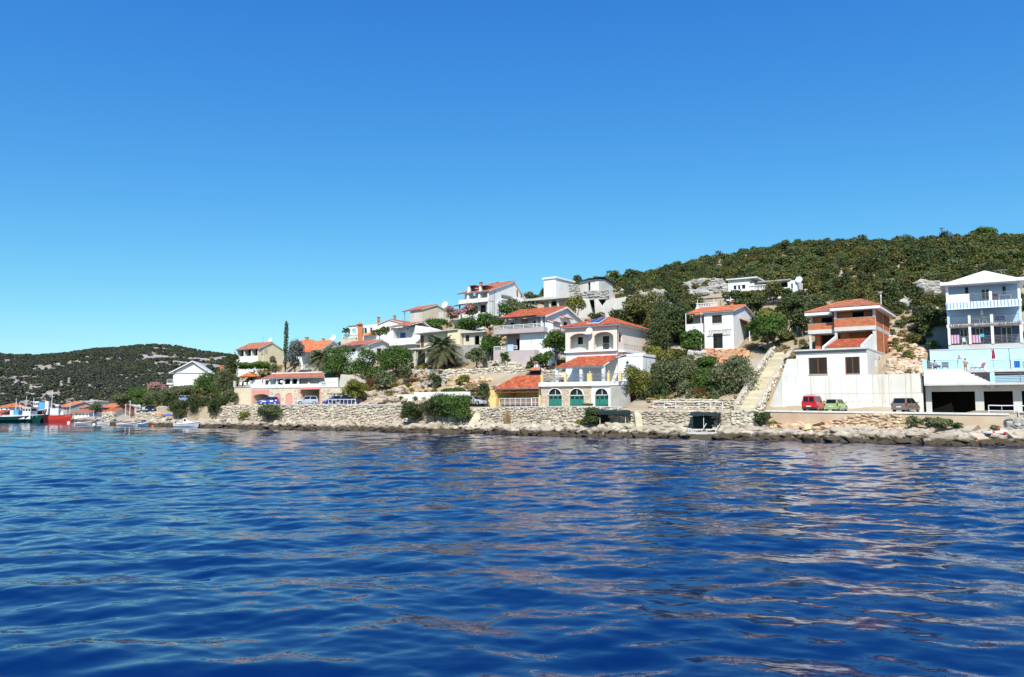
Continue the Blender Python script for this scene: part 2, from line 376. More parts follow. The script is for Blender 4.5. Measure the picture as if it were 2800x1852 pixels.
def ground(x, y):
    s_, t_ = st((x, y)); px = CX + FPX * x / y; t_ -= float(shift(s_))
    for x0, x1, t1 in LEVEL:
        if x0 < px < x1 and t_ < t1: return float(zline(s_))
    return float(zsurf([s_], [t_])[0])
def gpt(px, t):                            # a point on the ground in the picture column px, t metres inland
    p = at_t(px, 1115, t); p.z = ground(p.x, p.y); return p
GROUNDM = M('dry_hill_soil', (0.30, 0.22, 0.13), (0.42, 0.36, 0.27), 0.18, 0.95, 0.6, 2.2, detail=8)
CARVE_LINE = []
CARVE = []                                 # building pits: (origin, U, V, u0, u1, v0, v1, z)
def carve(b, u0, u1, v0, v1, z): CARVE.append((b.o.copy(), b.U.copy(), b.V.copy(), u0, u1, v0, v1, z + b.o.z))
def build_hill():
    ss = np.concatenate([np.arange(-330, -140, 3.0), np.arange(-140, 96, 1.0), np.arange(96, 260, 4.0)])
    ts = np.concatenate([[TW - 0.05 + 0.15], np.arange(TW + 0.6, 70, 0.8), np.arange(70, 300, 3.0)])
    S, T = np.meshgrid(ss, ts); Z = zsurf(S, T)
    rough = np.clip((T - 11) / 6, 0, 1) * (0.7 + np.clip((T - 60) / 60, 0, 1) * 1.0)
    Z = Z + (fbm(S * 0.35, T * 0.35, 4, 11) - 0.47) * 1.5 * rough
    S = np.vstack([S[:1], S]); T = np.vstack([T[:1], T]); Z = np.vstack([Z[:1] * 0 - 1.0, Z])
    TT = T + shift(S); X = P0[0] + S * D2[0] + TT * N2[0]; Y = P0[1] + S * D2[1] + TT * N2[1]
    PX = CX + FPX * X / Y
    for x0, x1, t1 in LEVEL:
        Z = np.where((PX > x0) & (PX < x1) & (T < t1 + .3), zline(S), Z)
    for p0, p1, wd in CARVE_LINE:
        d = p1 - p0; L2 = d.x * d.x + d.y * d.y; k = ((X - p0.x) * d.x + (Y - p0.y) * d.y) / L2; ds = np.abs((X - p0.x) * d.y - (Y - p0.y) * d.x) / math.sqrt(L2)
        Z = np.where((k > -.03) & (k < 1.03) & (ds < wd), np.minimum(Z, p0.z + d.z * np.clip(k, 0, 1) - .25), Z)
    Z[0] = -1.0
    for o_, U_, V_, a, c, d, e, zc in CARVE:
        uu = (X - o_.x) * U_.x + (Y - o_.y) * U_.y; vv = (X - o_.x) * V_.x + (Y - o_.y) * V_.y
        Z = np.where((uu > a) & (uu < c) & (vv > d) & (vv < e), np.minimum(Z, zc), Z)
    V = np.stack([X, Y, Z], -1).reshape(-1, 3); F = grid_faces(*X.shape)
    o = link('hillside', np_mesh('hillside', V, F, GROUNDM, True)); tag(o, 'dry earth hillside rising behind the shore', kind='structure')
def build_shelf():                         # the low shore below the walls
    ss = np.concatenate([np.arange(-330, -140, 3.0), np.arange(-140, 96, 0.4)]); ts = np.array([-3, -1.2, -0.5, 0, 0.4, 0.9, 1.4, 2, 2.6, 3.2, 3.8, 4.6])
    S, T = np.meshgrid(ss, ts)
    base = np.interp(T, ts, [-2, -0.8, -0.25, 0.02, 0.3, 0.55, 0.75, 0.95, 1.1, 1.25, 1.35, 1.4])
    Z = base * (0.85 + 0.35 * fbm(S * 0.15, T * 0.15, 3, 4)) + (fbm(S * 0.9, T * 0.9, 3, 21) - 0.45) * 0.9 * np.clip(T + 0.6, 0, 1) * np.clip(4.2 - T, 0.15, 1)
    TT = T + shift(S); X = P0[0] + S * D2[0] + TT * N2[0]; Y = P0[1] + S * D2[1] + TT * N2[1]
    o = link('shore', np_mesh('shore', np.stack([X, Y, Z], -1).reshape(-1, 3), grid_faces(*X.shape), ROCKM)); tag(o, 'pale rocky shore at the waterline', kind='structure')
def tide_material():
    m = M('shore_rock', (0.50, 0.44, 0.35), (0.33, 0.26, 0.19), 0.7, 0.92, 0.8, 3.0, island=0.2)
    n = m.node_tree.nodes; l = m.node_tree.links; p = n['Principled BSDF']
    src = p.inputs['Base Color'].links[0].from_socket
    g = n.new('ShaderNodeNewGeometry'); sx = n.new('ShaderNodeSeparateXYZ'); l.new(g.outputs['Position'], sx.inputs[0])
    nz = n.new('ShaderNodeTexNoise'); nz.inputs['Scale'].default_value = 0.9; nz.inputs['Detail'].default_value = 4; l.new(g.outputs['Position'], nz.inputs['Vector'])
    a = n.new('ShaderNodeMath'); a.operation = 'MULTIPLY_ADD'; a.inputs[1].default_value = -1.55; l.new(nz.outputs[0], a.inputs[0]); l.new(sx.outputs['Z'], a.inputs[2])
    r = n.new('ShaderNodeMapRange'); r.inputs[1].default_value = -0.2; r.inputs[2].default_value = 0.16; r.inputs[3].default_value = 1; r.inputs[4].default_value = 0; l.new(a.outputs[0], r.inputs[0])
    mx = n.new('ShaderNodeMix'); mx.data_type = 'RGBA'; mx.inputs[7].default_value = (0.075, 0.058, 0.036, 1)
    l.new(r.outputs[0], mx.inputs[0]); l.new(src, mx.inputs[6]); l.new(mx.outputs[2], p.inputs['Base Color'])
    return m
ROCKM = tide_material()                    # algae-dark below the tide line
build_shelf()
# ---------------------------------------------------------------- far hill across the bay
FARM = M('far_hill_ground', (0.20, 0.17, 0.12), (0.44, 0.41, 0.37), 0.11, 0.95, 1.0, 0.35, detail=10)
FAR_RIDGE = [(-700,965),(-200,968),(0,969),(100,969),(190,960),(240,953),(310,953),(400,943),(480,949),(560,959),(640,969),(760,985),(900,1010),(1100,1040)]
def far_height(X, Y):
    px = CX + FPX * X / Y
    ridge = np.interp(px, [a for a, b in FAR_RIDGE], [b for a, b in FAR_RIDGE])
    H = (1115 - ridge) / FPX * 760 + CAMH - 6.5
    f = np.clip((Y - 330) / 430, 0, 1); sh = np.sin(f * math.pi / 2) ** 1.15
    back = np.clip((Y - 760) / 400, 0, 1)
    return H * sh * (1 - 0.8 * back) + (fbm(X * 0.02, Y * 0.02, 4, 8) - 0.47) * 14 * np.clip(f * 4, 0, 1) * (1 - f * 0.75) + 1.2
def build_far():
    xs = np.arange(-1000, 60, 8.0); ys = np.arange(318, 1100, 8.0)
    X, Y = np.meshgrid(xs, ys); Z = far_height(X, Y); Z[0] = -1
    o = link('far_hill', np_mesh('far_hill', np.stack([X, Y, Z], -1).reshape(-1, 3), grid_faces(*X.shape), FARM, True))
    tag(o, 'scrub covered stony hill across the bay', kind='structure')
build_far()
# ---------------------------------------------------------------- building frame: u along the front, v into the hill, z up
class B:
    def __init__(s, name, label, cat, px, py, t, yaw=34.0, group=None, Y=None):
        s.o = at_y(px, py, Y) if Y else at_t(px, py, t)
        a = rad(yaw); s.U = Vector((math.cos(a), -math.sin(a), 0)); s.V = Vector((math.sin(a), math.cos(a), 0))
        s.root = thing(name, label, cat, s.o, -a, group); s.yaw = a
        s.k = s.o.y / FPX
    def f(s, px, py, v=0.0):               # picture point on the front plane v -> (u, z)
        d = ray(px, py); k = ((s.o - CAM).dot(s.V) + v) / d.dot(s.V); q = CAM + d * k - s.o
        return q.dot(s.U), q.z
    def sd(s, px, py, u=0.0):              # picture point on the side plane u -> (v, z)
        d = ray(px, py); k = ((s.o - CAM).dot(s.U) + u) / d.dot(s.U); q = CAM + d * k - s.o
        return q.dot(s.V), q.z
    def R(s, x0, y0, x1, y1, v=0.0):
        ym, xm = (y0 + y1) / 2, (x0 + x1) / 2
        return s.f(x0, ym, v)[0], s.f(x1, ym, v)[0], s.f(xm, y1, v)[1], s.f(xm, y0, v)[1]
    def S(s, x0, y0, x1, y1, u=0.0):
        ym, xm = (y0 + y1) / 2, (x0 + x1) / 2
        return s.sd(x0, ym, u)[0], s.sd(x1, ym, u)[0], s.sd(xm, y1, u)[1], s.sd(xm, y0, u)[1]
    def box(s, name, mat, u0, u1, v0, v1, z0, z1, parent=None, label=None):
        return MB().box(u0, u1, v0, v1, z0, z1).build(name, mat, parent or s.root, label)
    def w(s, u, v, z): return s.o + s.U * u + s.V * v + Vector((0, 0, z))
def side_tf(U): return lambda a, b, c: (U - b, a, c)      # a along v, b depth inward from the right side plane
def left_tf(U): return lambda a, b, c: (U + b, a, c)
def shell(b, mat, u0, u1, v0, v1, z0, z1, fh=(), rh=(), lh=(), th=0.25, name='wall', floor=True, parent=None):
    # four walls with openings: front, right, left, back
    p = parent or b.root; out = []
    out.append(MB().wall(u0, u1, z0, z1, v0, th, fh).build(name, mat, p))
    out.append(MB(side_tf(u1)).wall(v0 + th, v1, z0, z1, 0, th, rh).build(name, mat, p))
    out.append(MB(left_tf(u0)).wall(v0 + th, v1, z0, z1, 0, th, lh).build(name, mat, p))
    out.append(MB().wall(u0 + th, u1 - th, z0, z1, v1 - th, th).build(name, mat, p))
    if fh or rh or lh:                     # near-black wall, the room's shade put into its colour
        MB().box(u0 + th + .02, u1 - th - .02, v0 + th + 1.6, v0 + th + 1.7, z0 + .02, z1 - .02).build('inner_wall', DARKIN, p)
    return out
def window(b, r, v=0.0, tf=None, frame=WPAINT, pane=GLASS, mull=1, trans=0, fw=0.07, deep=0.12, sill=None, shut=None, parent=None, name='window'):
    u0, u1, z0, z1 = r; p = parent or b.root; v2 = v + deep
    m = MB(tf); m.box(u0, u0 + fw, v2, v2 + .06, z0, z1); m.box(u1 - fw, u1, v2, v2 + .06, z0, z1)
    m.box(u0 + fw, u1 - fw, v2, v2 + .06, z0, z0 + fw); m.box(u0 + fw, u1 - fw, v2, v2 + .06, z1 - fw, z1)
    for i in range(mull):
        x = u0 + (u1 - u0) * (i + 1) / (mull + 1); m.box(x - fw / 2, x + fw / 2, v2 + .001, v2 + .055, z0 + fw, z1 - fw)
    for i in range(trans):
        z = z0 + (z1 - z0) * (i + 1) / (trans + 1); m.box(u0 + fw, u1 - fw, v2 + .012, v2 + .05, z - fw / 2, z + fw / 2)
    o = m.build(name, frame, p)
    for i in range(mull + 1):
        a = u0 + (u1 - u0) * i / (mull + 1) + .01; c = u0 + (u1 - u0) * (i + 1) / (mull + 1) - .01
        MB(tf).box(a, c, v2 + .02, v2 + .035, z0 + .01, z1 - .01).build('pane', pane, o)
    if sill: MB(tf).box(u0 - .06, u1 + .06, v - .08, v + deep - .01, z0 - .08, z0 - .003).build('sill', sill, o)
    if shut:
        wd = (u1 - u0) / 2
        for a in (u0 - wd - .02, u1 + .02): louver(a, a + wd, z0, z1, v - .05, tf).build('shutter', shut, o)
    return o
def louver(u0, u1, z0, z1, v, tf=None):
    m = MB(tf); f_ = .05
    m.box(u0, u0 + f_, v, v + .04, z0, z1); m.box(u1 - f_, u1, v, v + .04, z0, z1); m.box(u0 + f_, u1 - f_, v, v + .04, z0, z0 + f_); m.box(u0 + f_, u1 - f_, v, v + .04, z1 - f_, z1)
    k = max(3, int((z1 - z0) / .14)); h = (z1 - z0 - 2 * f_) / k
    for i in range(k): m.box(u0 + f_, u1 - f_, v + .008 + .012 * (i % 2), v + .036, z0 + f_ + i * h + .01, z0 + f_ + (i + 1) * h - .01)
    return m
def shutters(b, r, v, mat, n=2, tf=None, parent=None, name='shutter', deep=.06):
    u0, u1, z0, z1 = r
    for i in range(n):
        louver(u0 + (u1 - u0) * i / n + .005, u0 + (u1 - u0) * (i + 1) / n - .005, z0, z1, v + deep, tf).build(name, mat, parent or b.root)
def door(b, r, v, mat, tf=None, parent=None, panels=2, glass=False, name='door', deep=.1):
    u0, u1, z0, z1 = r
    o = MB(tf).box(u0, u1, v + deep, v + deep + .05, z0, z1).build(name, mat, parent or b.root)
    m = MB(tf)
    for i in range(panels):
        a = u0 + (u1 - u0) * i / panels; c = u0 + (u1 - u0) * (i + 1) / panels
        for q0, q1 in ((.06, .42), (.48, .94)):
            m.box(a + .08, c - .08, v + deep - .03, v + deep - .002, z0 + (z1 - z0) * q0, z0 + (z1 - z0) * q1)
    m.build('panel', GLASS if glass else mat, o)
    MB(tf).box((u0 + u1) / 2 + .04, (u0 + u1) / 2 + .16, v + deep - .09, v + deep - .03, z0 + 1.0, z0 + 1.04).build('handle', DMETAL, o)
    return o
def tile_roof(poly3, mat, name, parent, rib=0.26, course=0.42, thick=0.10, under=WPAINT, label=None):
    # poly3: corners, the first two along the eave; rows of curved tiles in overlapping courses
    P = [Vector(q) for q in poly3]; A = P[0]; E = (P[1] - A).normalized()
    N = E.cross(P[2] - A).normalized()
    if N.z < 0: N = -N
    Sl = N.cross(E)
    if Sl.z < 0: Sl = -Sl
    Q = [((q - A).dot(E), (q - A).dot(Sl)) for q in P]
    e0, e1 = min(q[0] for q in Q), max(q[0] for q in Q)
    def span(e):
        hit = []
        for i in range(len(Q)):
            (a, c), (d, g) = Q[i], Q[(i + 1) % len(Q)]
            if abs(d - a) < 1e-6: continue
            k = (e - a) / (d - a)
            if -1e-6 <= k <= 1 + 1e-6: hit.append(c + (g - c) * k)
        return (min(hit), max(hit)) if len(hit) > 1 else None
    n = max(2, int((e1 - e0) / rib)); wd = (e1 - e0) / n; m = MB()
    for i in range(n):
        e = e0 + (i + .5) * wd; sp = span(e)
        if not sp or sp[1] - sp[0] < .05: continue
        k = max(1, int(round((sp[1] - sp[0]) / course))); L = (sp[1] - sp[0]) / k
        for j in range(k):
            s0 = sp[0] + j * L - (0.03 if j else 0.05); s1 = sp[0] + (j + 1) * L
            vs = []
            for s_, lift in ((s0, .045), (s1, .012)):
                for de, dh in ((-.5, 0), (-.27, .055), (.0, .08), (.27, .055), (.5, 0)):
                    vs.append(tuple(A + E * (e + de * wd) + Sl * s_ + N * (dh + lift)))
            m.add(vs, [(q, q + 1, q + 6, q + 5) for q in range(4)] + [(4, 3, 2, 1, 0)])
    o = m.build(name, mat, parent, label)
    n_ = len(P); vs = [tuple(q) for q in P] + [tuple(q - N * thick) for q in P]
    MB().add(vs, [tuple(range(n_)), tuple(range(2 * n_ - 1, n_ - 1, -1))] + [(i, n_ + i, n_ + (i + 1) % n_, (i + 1) % n_) for i in range(n_)]).build('roof_deck', under, o)
    return o
def ridge_caps(pts, mat, parent, r=.11):
    m = MB()
    for a, b in zip(pts, pts[1:]):
        a = Vector(a); b = Vector(b); n = max(1, int((b - a).length / .45))
        for i in range(n): m.bar(a.lerp(b, i / n) + Vector((0, 0, .06)), a.lerp(b, (i + 1.08) / n) + Vector((0, 0, .06)), r * 1.12, 6, r * .9)
    m.build('ridge_tiles', mat, parent)
def gable_roof(b, u0, u1, v0, v1, ze, zr, mat, over=.45, axis='u', under=WPAINT, zb=None):
    # ridge along u (axis u) or along v; zb = back eave height
    zb = ze if zb is None else zb
    if axis == 'u':
        vm = (v0 + v1) / 2; a, c = u0 - over * .7, u1 + over * .7
        sf = (zr - ze) / (vm - v0); 
        e = (ze - sf * over)
        sb = (zr - zb) / (v1 - vm)
        tile_roof([(a, v0 - over, e), (c, v0 - over, e), (c, vm, zr), (a, vm, zr)], mat, 'roof', b.root, under=under)
        tile_roof([(c, v1 + over, zb - sb * over), (a, v1 + over, zb - sb * over), (a, vm, zr), (c, vm, zr)], mat, 'roof', b.root, under=under)
        ridge_caps([(a, vm, zr), (c, vm, zr)], mat, b.root)
    else:
        um = (u0 + u1) / 2; a, c = v0 - over * .7, v1 + over * .7
        sf = (zr - ze) / (um - u0); e = ze - sf * over
        tile_roof([(u0 - over, c, e), (u0 - over, a, e), (um, a, zr), (um, c, zr)], mat, 'roof', b.root, under=under)
        tile_roof([(u1 + over, a, e), (u1 + over, c, e), (um, c, zr), (um, a, zr)], mat, 'roof', b.root, under=under)
        ridge_caps([(um, a, zr), (um, c, zr)], mat, b.root)
def hip_roof(b, u0, u1, v0, v1, ze, zr, mat, over=.6, under=WPAINT, ru=None, rv=None):
    a, c, d, e = u0 - over, u1 + over, v0 - over, v1 + over
    ru = ru or ((u0 + u1) / 2 - .02, (u0 + u1) / 2 + .02); rv = rv or ((v0 + v1) / 2,) * 2
    r0, r1 = (ru[0], rv[0], zr), (ru[1], rv[1], zr)
    tile_roof([(a, d, ze), (c, d, ze), r1, r0], mat, 'roof', b.root, under=under)
    tile_roof([(c, d, ze), (c, e, ze), r1], mat, 'roof', b.root, under=under)
    tile_roof([(c, e, ze), (a, e, ze), r0, r1], mat, 'roof', b.root, under=under)
    tile_roof([(a, e, ze), (a, d, ze), r0], mat, 'roof', b.root, under=under)
    for q in ((a, d, ze), (a, e, ze)): ridge_caps([q, r0], mat, b.root)
    for q in ((c, d, ze), (c, e, ze)): ridge_caps([q, r1], mat, b.root)
def gable_wall(b, mat, v0, v1, z0, zr, u, th=.25, name='gable', parent=None):
    vm = (v0 + v1) / 2
    MB(lambda a, y, z: (y, a, z)).prism([(v0, z0), (v1, z0), (vm, zr)], u - th, u).build(name, mat, parent or b.root)
def gable_front(b, mat, u0, u1, z0, zr, v, th=.25):
    MB().prism([(u0, z0), (u1, z0), ((u0 + u1) / 2, zr)], v, v + th).build('gable', mat, b.root)
def rail(b, a, c, h=1.0, bars=4, post=1.6, mat=WPAINT, r=.022, parent=None, name='railing', vertical=0, cross=False):
    a = Vector(a); c = Vector(c); d = c - a; L = math.hypot(d.x, d.y); n = max(1, int(round(L / post)))
    up = Vector((0, 0, 1))
    m = MB(); m.bar(a + up * h, c + up * h, r * 1.4); o = m.build(name, mat, parent or b.root)
    for i in range(n + 1):
        q = a.lerp(c, i / n); MB().bar(q, q + up * h, r * 1.2).build('post', mat, o)
    for j in range(bars):
        z = h * (j + .6) / (bars + .6); MB().bar(a + up * z, c + up * z, r).build('bar', mat, o)
    if vertical:
        mm = MB(); k = int(L / vertical)
        for i in range(1, k): q = a.lerp(c, i / k); mm.bar(q + up * .08, q + up * h, r * .7, 4)
        mm.build('spindles', mat, o)
    if cross:
        mm = MB()
        for i in range(n):
            p, q = a.lerp(c, i / n), a.lerp(c, (i + 1) / n)
            mm.bar(p + up * .1, q + up * h, r * .8, 4); mm.bar(p + up * h, q + up * .1, r * .8, 4)
            k = 4
            for j in range(1, k): g = p.lerp(q, j / k); mm.bar(g + up * .1, g + up * h, r * .5, 4)
        mm.build('cross_bars', mat, o)
    return o
def balustrade(b, a, c, h=.9, mat=WPAINT, parent=None, step=.28, posts=True):
    a = Vector(a); c = Vector(c); d = c - a; L = d.length; up = Vector((0, 0, 1)); e = d.normalized(); nn = Vector((-e.y, e.x, 0)) * .1
    m = MB()
    for z0, z1 in ((0, .12), (h - .12, h)):
        q = [a - nn, c - nn, c + nn, a + nn]
        m.add([tuple(x + up * z0) for x in q] + [tuple(x + up * z1) for x in q], [(0,3,2,1),(4,5,6,7),(0,1,5,4),(1,2,6,5),(2,3,7,6),(3,0,4,7)])
    o = m.build('balustrade', mat, parent or b.root)
    n = max(2, int(L / step)); me = None
    for i in range(n):
        q = a.lerp(c, (i + .5) / n)
        if me is None:
            k = MB().lathe([(.05, .12), (.085, .2), (.085, .34), (.045, .5), (.045, .62), (.06, h - .12)], n=7).build('baluster', mat, o); me = k.data
        else: k = link('baluster', me, o)
        k.location = q
    return o
def dish(label, p, r, aim=(-.45, -.8, .25), mast=1.0, group='satellite dishes', off=None):
    t = thing('satellite_dish', label, 'satellite dish', p, 0, group)
    m = MB(); n = 14; vs = [(0, 0, -.16 * r)]; k_ = 3
    for i in range(1, k_ + 1):
        rr = r * i / k_
        for j in range(n): vs.append((rr * math.cos(6.2832 * j / n), rr * math.sin(6.2832 * j / n), .16 * r * ((i / k_) ** 2 - 1)))
    fs = [(0, 1 + j, 1 + (j + 1) % n) for j in range(n)] + [(1 + i * n + j, 1 + (i + 1) * n + j, 1 + (i + 1) * n + (j + 1) % n, 1 + i * n + (j + 1) % n) for i in range(k_ - 1) for j in range(n)]
    m.add(vs, fs); m.add([(x, y, z - .03) for x, y, z in vs], [tuple(reversed(f_)) for f_ in fs])
    q = Vector(aim).to_track_quat('Z', 'Y'); d = m.build('reflector', WPAINT, t, smooth=True); d.rotation_euler = q.to_euler(); d.location = (0, 0, mast)
    a = MB().bar((0, -r * .95, 0), (0, 0, r * .85), .018).bar((0, 0, r * .8), (0, 0, r * .95), .05).build('feed_arm', DMETAL, t); a.rotation_euler = q.to_euler(); a.location = (0, 0, mast)
    MB().bar((0, 0, -.05), Vector((0, 0, mast)) - Vector(aim) * .12, .035).build('mast', GREYMET, t)
    return t
def chimney(b, u, v, z0, z1, w_=.5, mat=BRICK, cap=TILE, parent=None):
    o = b.box('chimney', mat, u - w_ / 2, u + w_ / 2, v - w_ / 2, v + w_ / 2, z0, z1, parent)
    m = MB()
    for dx in (-.4, .4):
        for dy in (-.4, .4): m.box(u + dx * w_ - .05, u + dx * w_ + .05, v + dy * w_ - .05, v + dy * w_ + .05, z1, z1 + .22)
    m.box(u - w_ * .7, u + w_ * .7, v - w_ * .7, v + w_ * .7, z1 + .22, z1 + .32)
    m.build('chimney_cap', cap, o); return o
def aircon(b, u, v, z, tf=None, parent=None):
    o = MB(tf).box(u, u + .85, v - .32, v - .02, z, z + .6).build('air_conditioner', WPAINT, parent or b.root)
    m = MB(tf); m.add([(u + .3 + .22 * math.cos(k * .5236), v - .335, z + .3 + .22 * math.sin(k * .5236)) for k in range(12)], [tuple(range(12))]); m.build('fan_grille', DMETAL, o)
# ---------------------------------------------------------------- stones
def hull_stone(seed, n=16, box=.9):
    rng = random.Random(seed); bm = bmesh.new()
    for i in range(n):
        d = Vector((rng.gauss(0, 1), rng.gauss(0, 1), rng.gauss(0, 1))).normalized()
        mx = max(abs(d.x), abs(d.y), abs(d.z)); d = d.lerp(d / mx, box) * rng.uniform(.44, .52)
        bm.verts.new(d)
    r = bmesh.ops.convex_hull(bm, input=bm.verts)
    bmesh.ops.delete(bm, geom=[e for e in r['geom_interior'] if isinstance(e, bmesh.types.BMVert)], context='VERTS')
    me = bpy.data.meshes.new('stone'); bm.to_mesh(me); bm.free(); return me
STONE_V = [hull_stone(k) for k in range(8)]
STONE_RAW = []
for me_ in STONE_V:
    STONE_RAW.append((np.array([v.co[:] for v in me_.vertices]), [tuple(p.vertices) for p in me_.polygons]))
ROCK_RAW = []
for k in range(8):
    me_ = hull_stone(50 + k, 20, .35); ROCK_RAW.append((np.array([v.co[:] for v in me_.vertices]), [tuple(p.vertices) for p in me_.polygons]))
_stone_mats = {}
def stone_meshes(mat, raw, key):
    if (mat.name, key) not in _stone_mats:
        out = []
        for V, F in raw:
            me = bpy.data.meshes.new(key); me.from_pydata([tuple(v) for v in V], [], F); me.materials.append(mat); me.update(); out.append(me)
        _stone_mats[(mat.name, key)] = out
    return _stone_mats[(mat.name, key)]
def lay(parent, items, mat, raw, key, limit=300):
    # items: (loc, rot matrix, scale); the largest become objects of their own, the rest one joined piece
    ms = stone_meshes(mat, raw, key)
    items = sorted(items, key=lambda q: -q[2][0] * q[2][2] / (q[0][1] if len(q) < 4 else q[3]) )
    rest = MB()
    for i, it in enumerate(items):
        loc, rot, sc = it[:3]
        k = i % len(raw); Mx = Matrix.Translation(loc) @ rot.to_4x4() @ Matrix.Diagonal((*sc, 1))
        if i < limit:
            o = bpy.data.objects.new(key, ms[k]); COL.objects.link(o); o.parent = parent; o.matrix_local = Mx
        else:
            V, F = raw[k]; rest.add([tuple(Mx @ Vector(v)) for v in V], F)
    if rest.v:
        o = rest.build('small_' + key + 's', mat, parent); o['kind'] = 'stuff'
def stone_wall(name, label, pts, bot, top, mat=STONE, size=(.55, .34), limit=300, seed=1, cat='stone wall', cap=None, core_th=.5, batter=.06, group=None, tidy=.5):
    # pts: plan points of the face, left to right; bot/top: heights at each point
    rng = random.Random(seed); o0 = Vector((*pts[0][:2], bot[0]))
    t = thing(name, label, cat, o0, 0, group); items = []
    for i in range(len(pts) - 1):
        a = Vector((*pts[i][:2], 0)); c = Vector((*pts[i + 1][:2], 0)); d = c - a; L = d.length; e = d / L; nin = Vector((-e.y, e.x, 0))
        an = math.atan2(e.y, e.x)
        core = [a, c, c + nin * core_th, a + nin * core_th]
        zb = [bot[i] - .6, bot[i + 1] - .6, bot[i + 1] - .6, bot[i] - .6]; zt = [top[i] - .05, top[i + 1] - .05, top[i + 1] - .05, top[i] - .05]
        MB().add([tuple(q + Vector((0, 0, z)) - o0) for q, z in zip(core, zb)] + [tuple(q + Vector((0, 0, z)) - o0) for q, z in zip(core, zt)],
                 [(0,3,2,1),(4,5,6,7),(0,1,5,4),(1,2,6,5),(2,3,7,6),(3,0,4,7)]).build('core', GROUT, t)
        H = max(top[i] - bot[i], top[i + 1] - bot[i + 1]); rows = max(1, int(H / size[1]))
        for r in range(rows):
            x = -rng.random() * size[0] * .5
            while x < L:
                ln = size[0] * rng.uniform(.55, 1.5); hh = size[1] * rng.uniform(.8, 1.25); xm = min(max(x + ln / 2, .05), L - .02)
                k = xm / L; z0 = bot[i] * (1 - k) + bot[i + 1] * k; z1 = top[i] * (1 - k) + top[i + 1] * k
                zc = z0 + (z1 - z0) * (r + .5 + .28 * math.sin(xm * 1.9 + r * .8) + rng.uniform(-.12, .12)) / rows; zc = min(max(zc, z0), z1 - .12); hc = (z1 - z0) / rows
                loc = a + e * xm - nin * (.02 + (z1 - zc) * batter * .0) + Vector((0, 0, zc + rng.uniform(-.05, .05) * (1 - tidy))) - o0
                loc += nin * (rng.uniform(-.05, .07))
                rot = Matrix.Rotation(an, 3, 'Z') @ Matrix.Rotation(rng.uniform(-.18, .18) * (1.6 - tidy), 3, 'Y') @ Matrix.Rotation(rng.uniform(-.15, .15), 3, 'X')
                items.append((loc, rot, (ln * 1.14, rng.uniform(.34, .5), hc * rng.uniform(1.0, 1.4)), (a + e * xm).y))
                x += ln
        if cap:
            q = [a - nin * .12, c - nin * .12, c + nin * core_th, a + nin * core_th]; z = [top[i], top[i + 1], top[i + 1], top[i]]
            MB().add([tuple(p_ + Vector((0, 0, zz)) - o0) for p_, zz in zip(q, z)] + [tuple(p_ + Vector((0, 0, zz + .14)) - o0) for p_, zz in zip(q, z)],
                     [(0,3,2,1),(4,5,6,7),(0,1,5,4),(1,2,6,5),(2,3,7,6),(3,0,4,7)]).build('coping', cap, t)
    lay(t, items, mat, STONE_RAW, 'stone', limit)
    return t
def rubble(name, label, pts, size, mat, seed, cat='rocks', limit=300, kind=None, flat=.75):
    # a heap of loose blocks: pts = world places
    rng = random.Random(seed); o0 = Vector(pts[0]); t = thing(name, label, cat, o0)
    if kind: 
        t['kind'] = kind
        if 'category' in t: del t['category']
    items = []
    for p in pts:
        s_ = size * rng.uniform(.4, 1.0) ** 1.6 * rng.uniform(.75, 1.9)
        rot = Matrix.Rotation(rng.uniform(0, 6.28), 3, 'Z') @ Matrix.Rotation(rng.uniform(-.35, .35), 3, 'X') @ Matrix.Rotation(rng.uniform(-.35, .35), 3, 'Y')
        items.append((Vector(p) - o0, rot, (s_ * rng.uniform(1, 1.7), s_ * rng.uniform(.8, 1.2), s_ * rng.uniform(.6, 1.0) * flat), p[1]))
    lay(t, items, mat, ROCK_RAW, 'rock', limit); return t
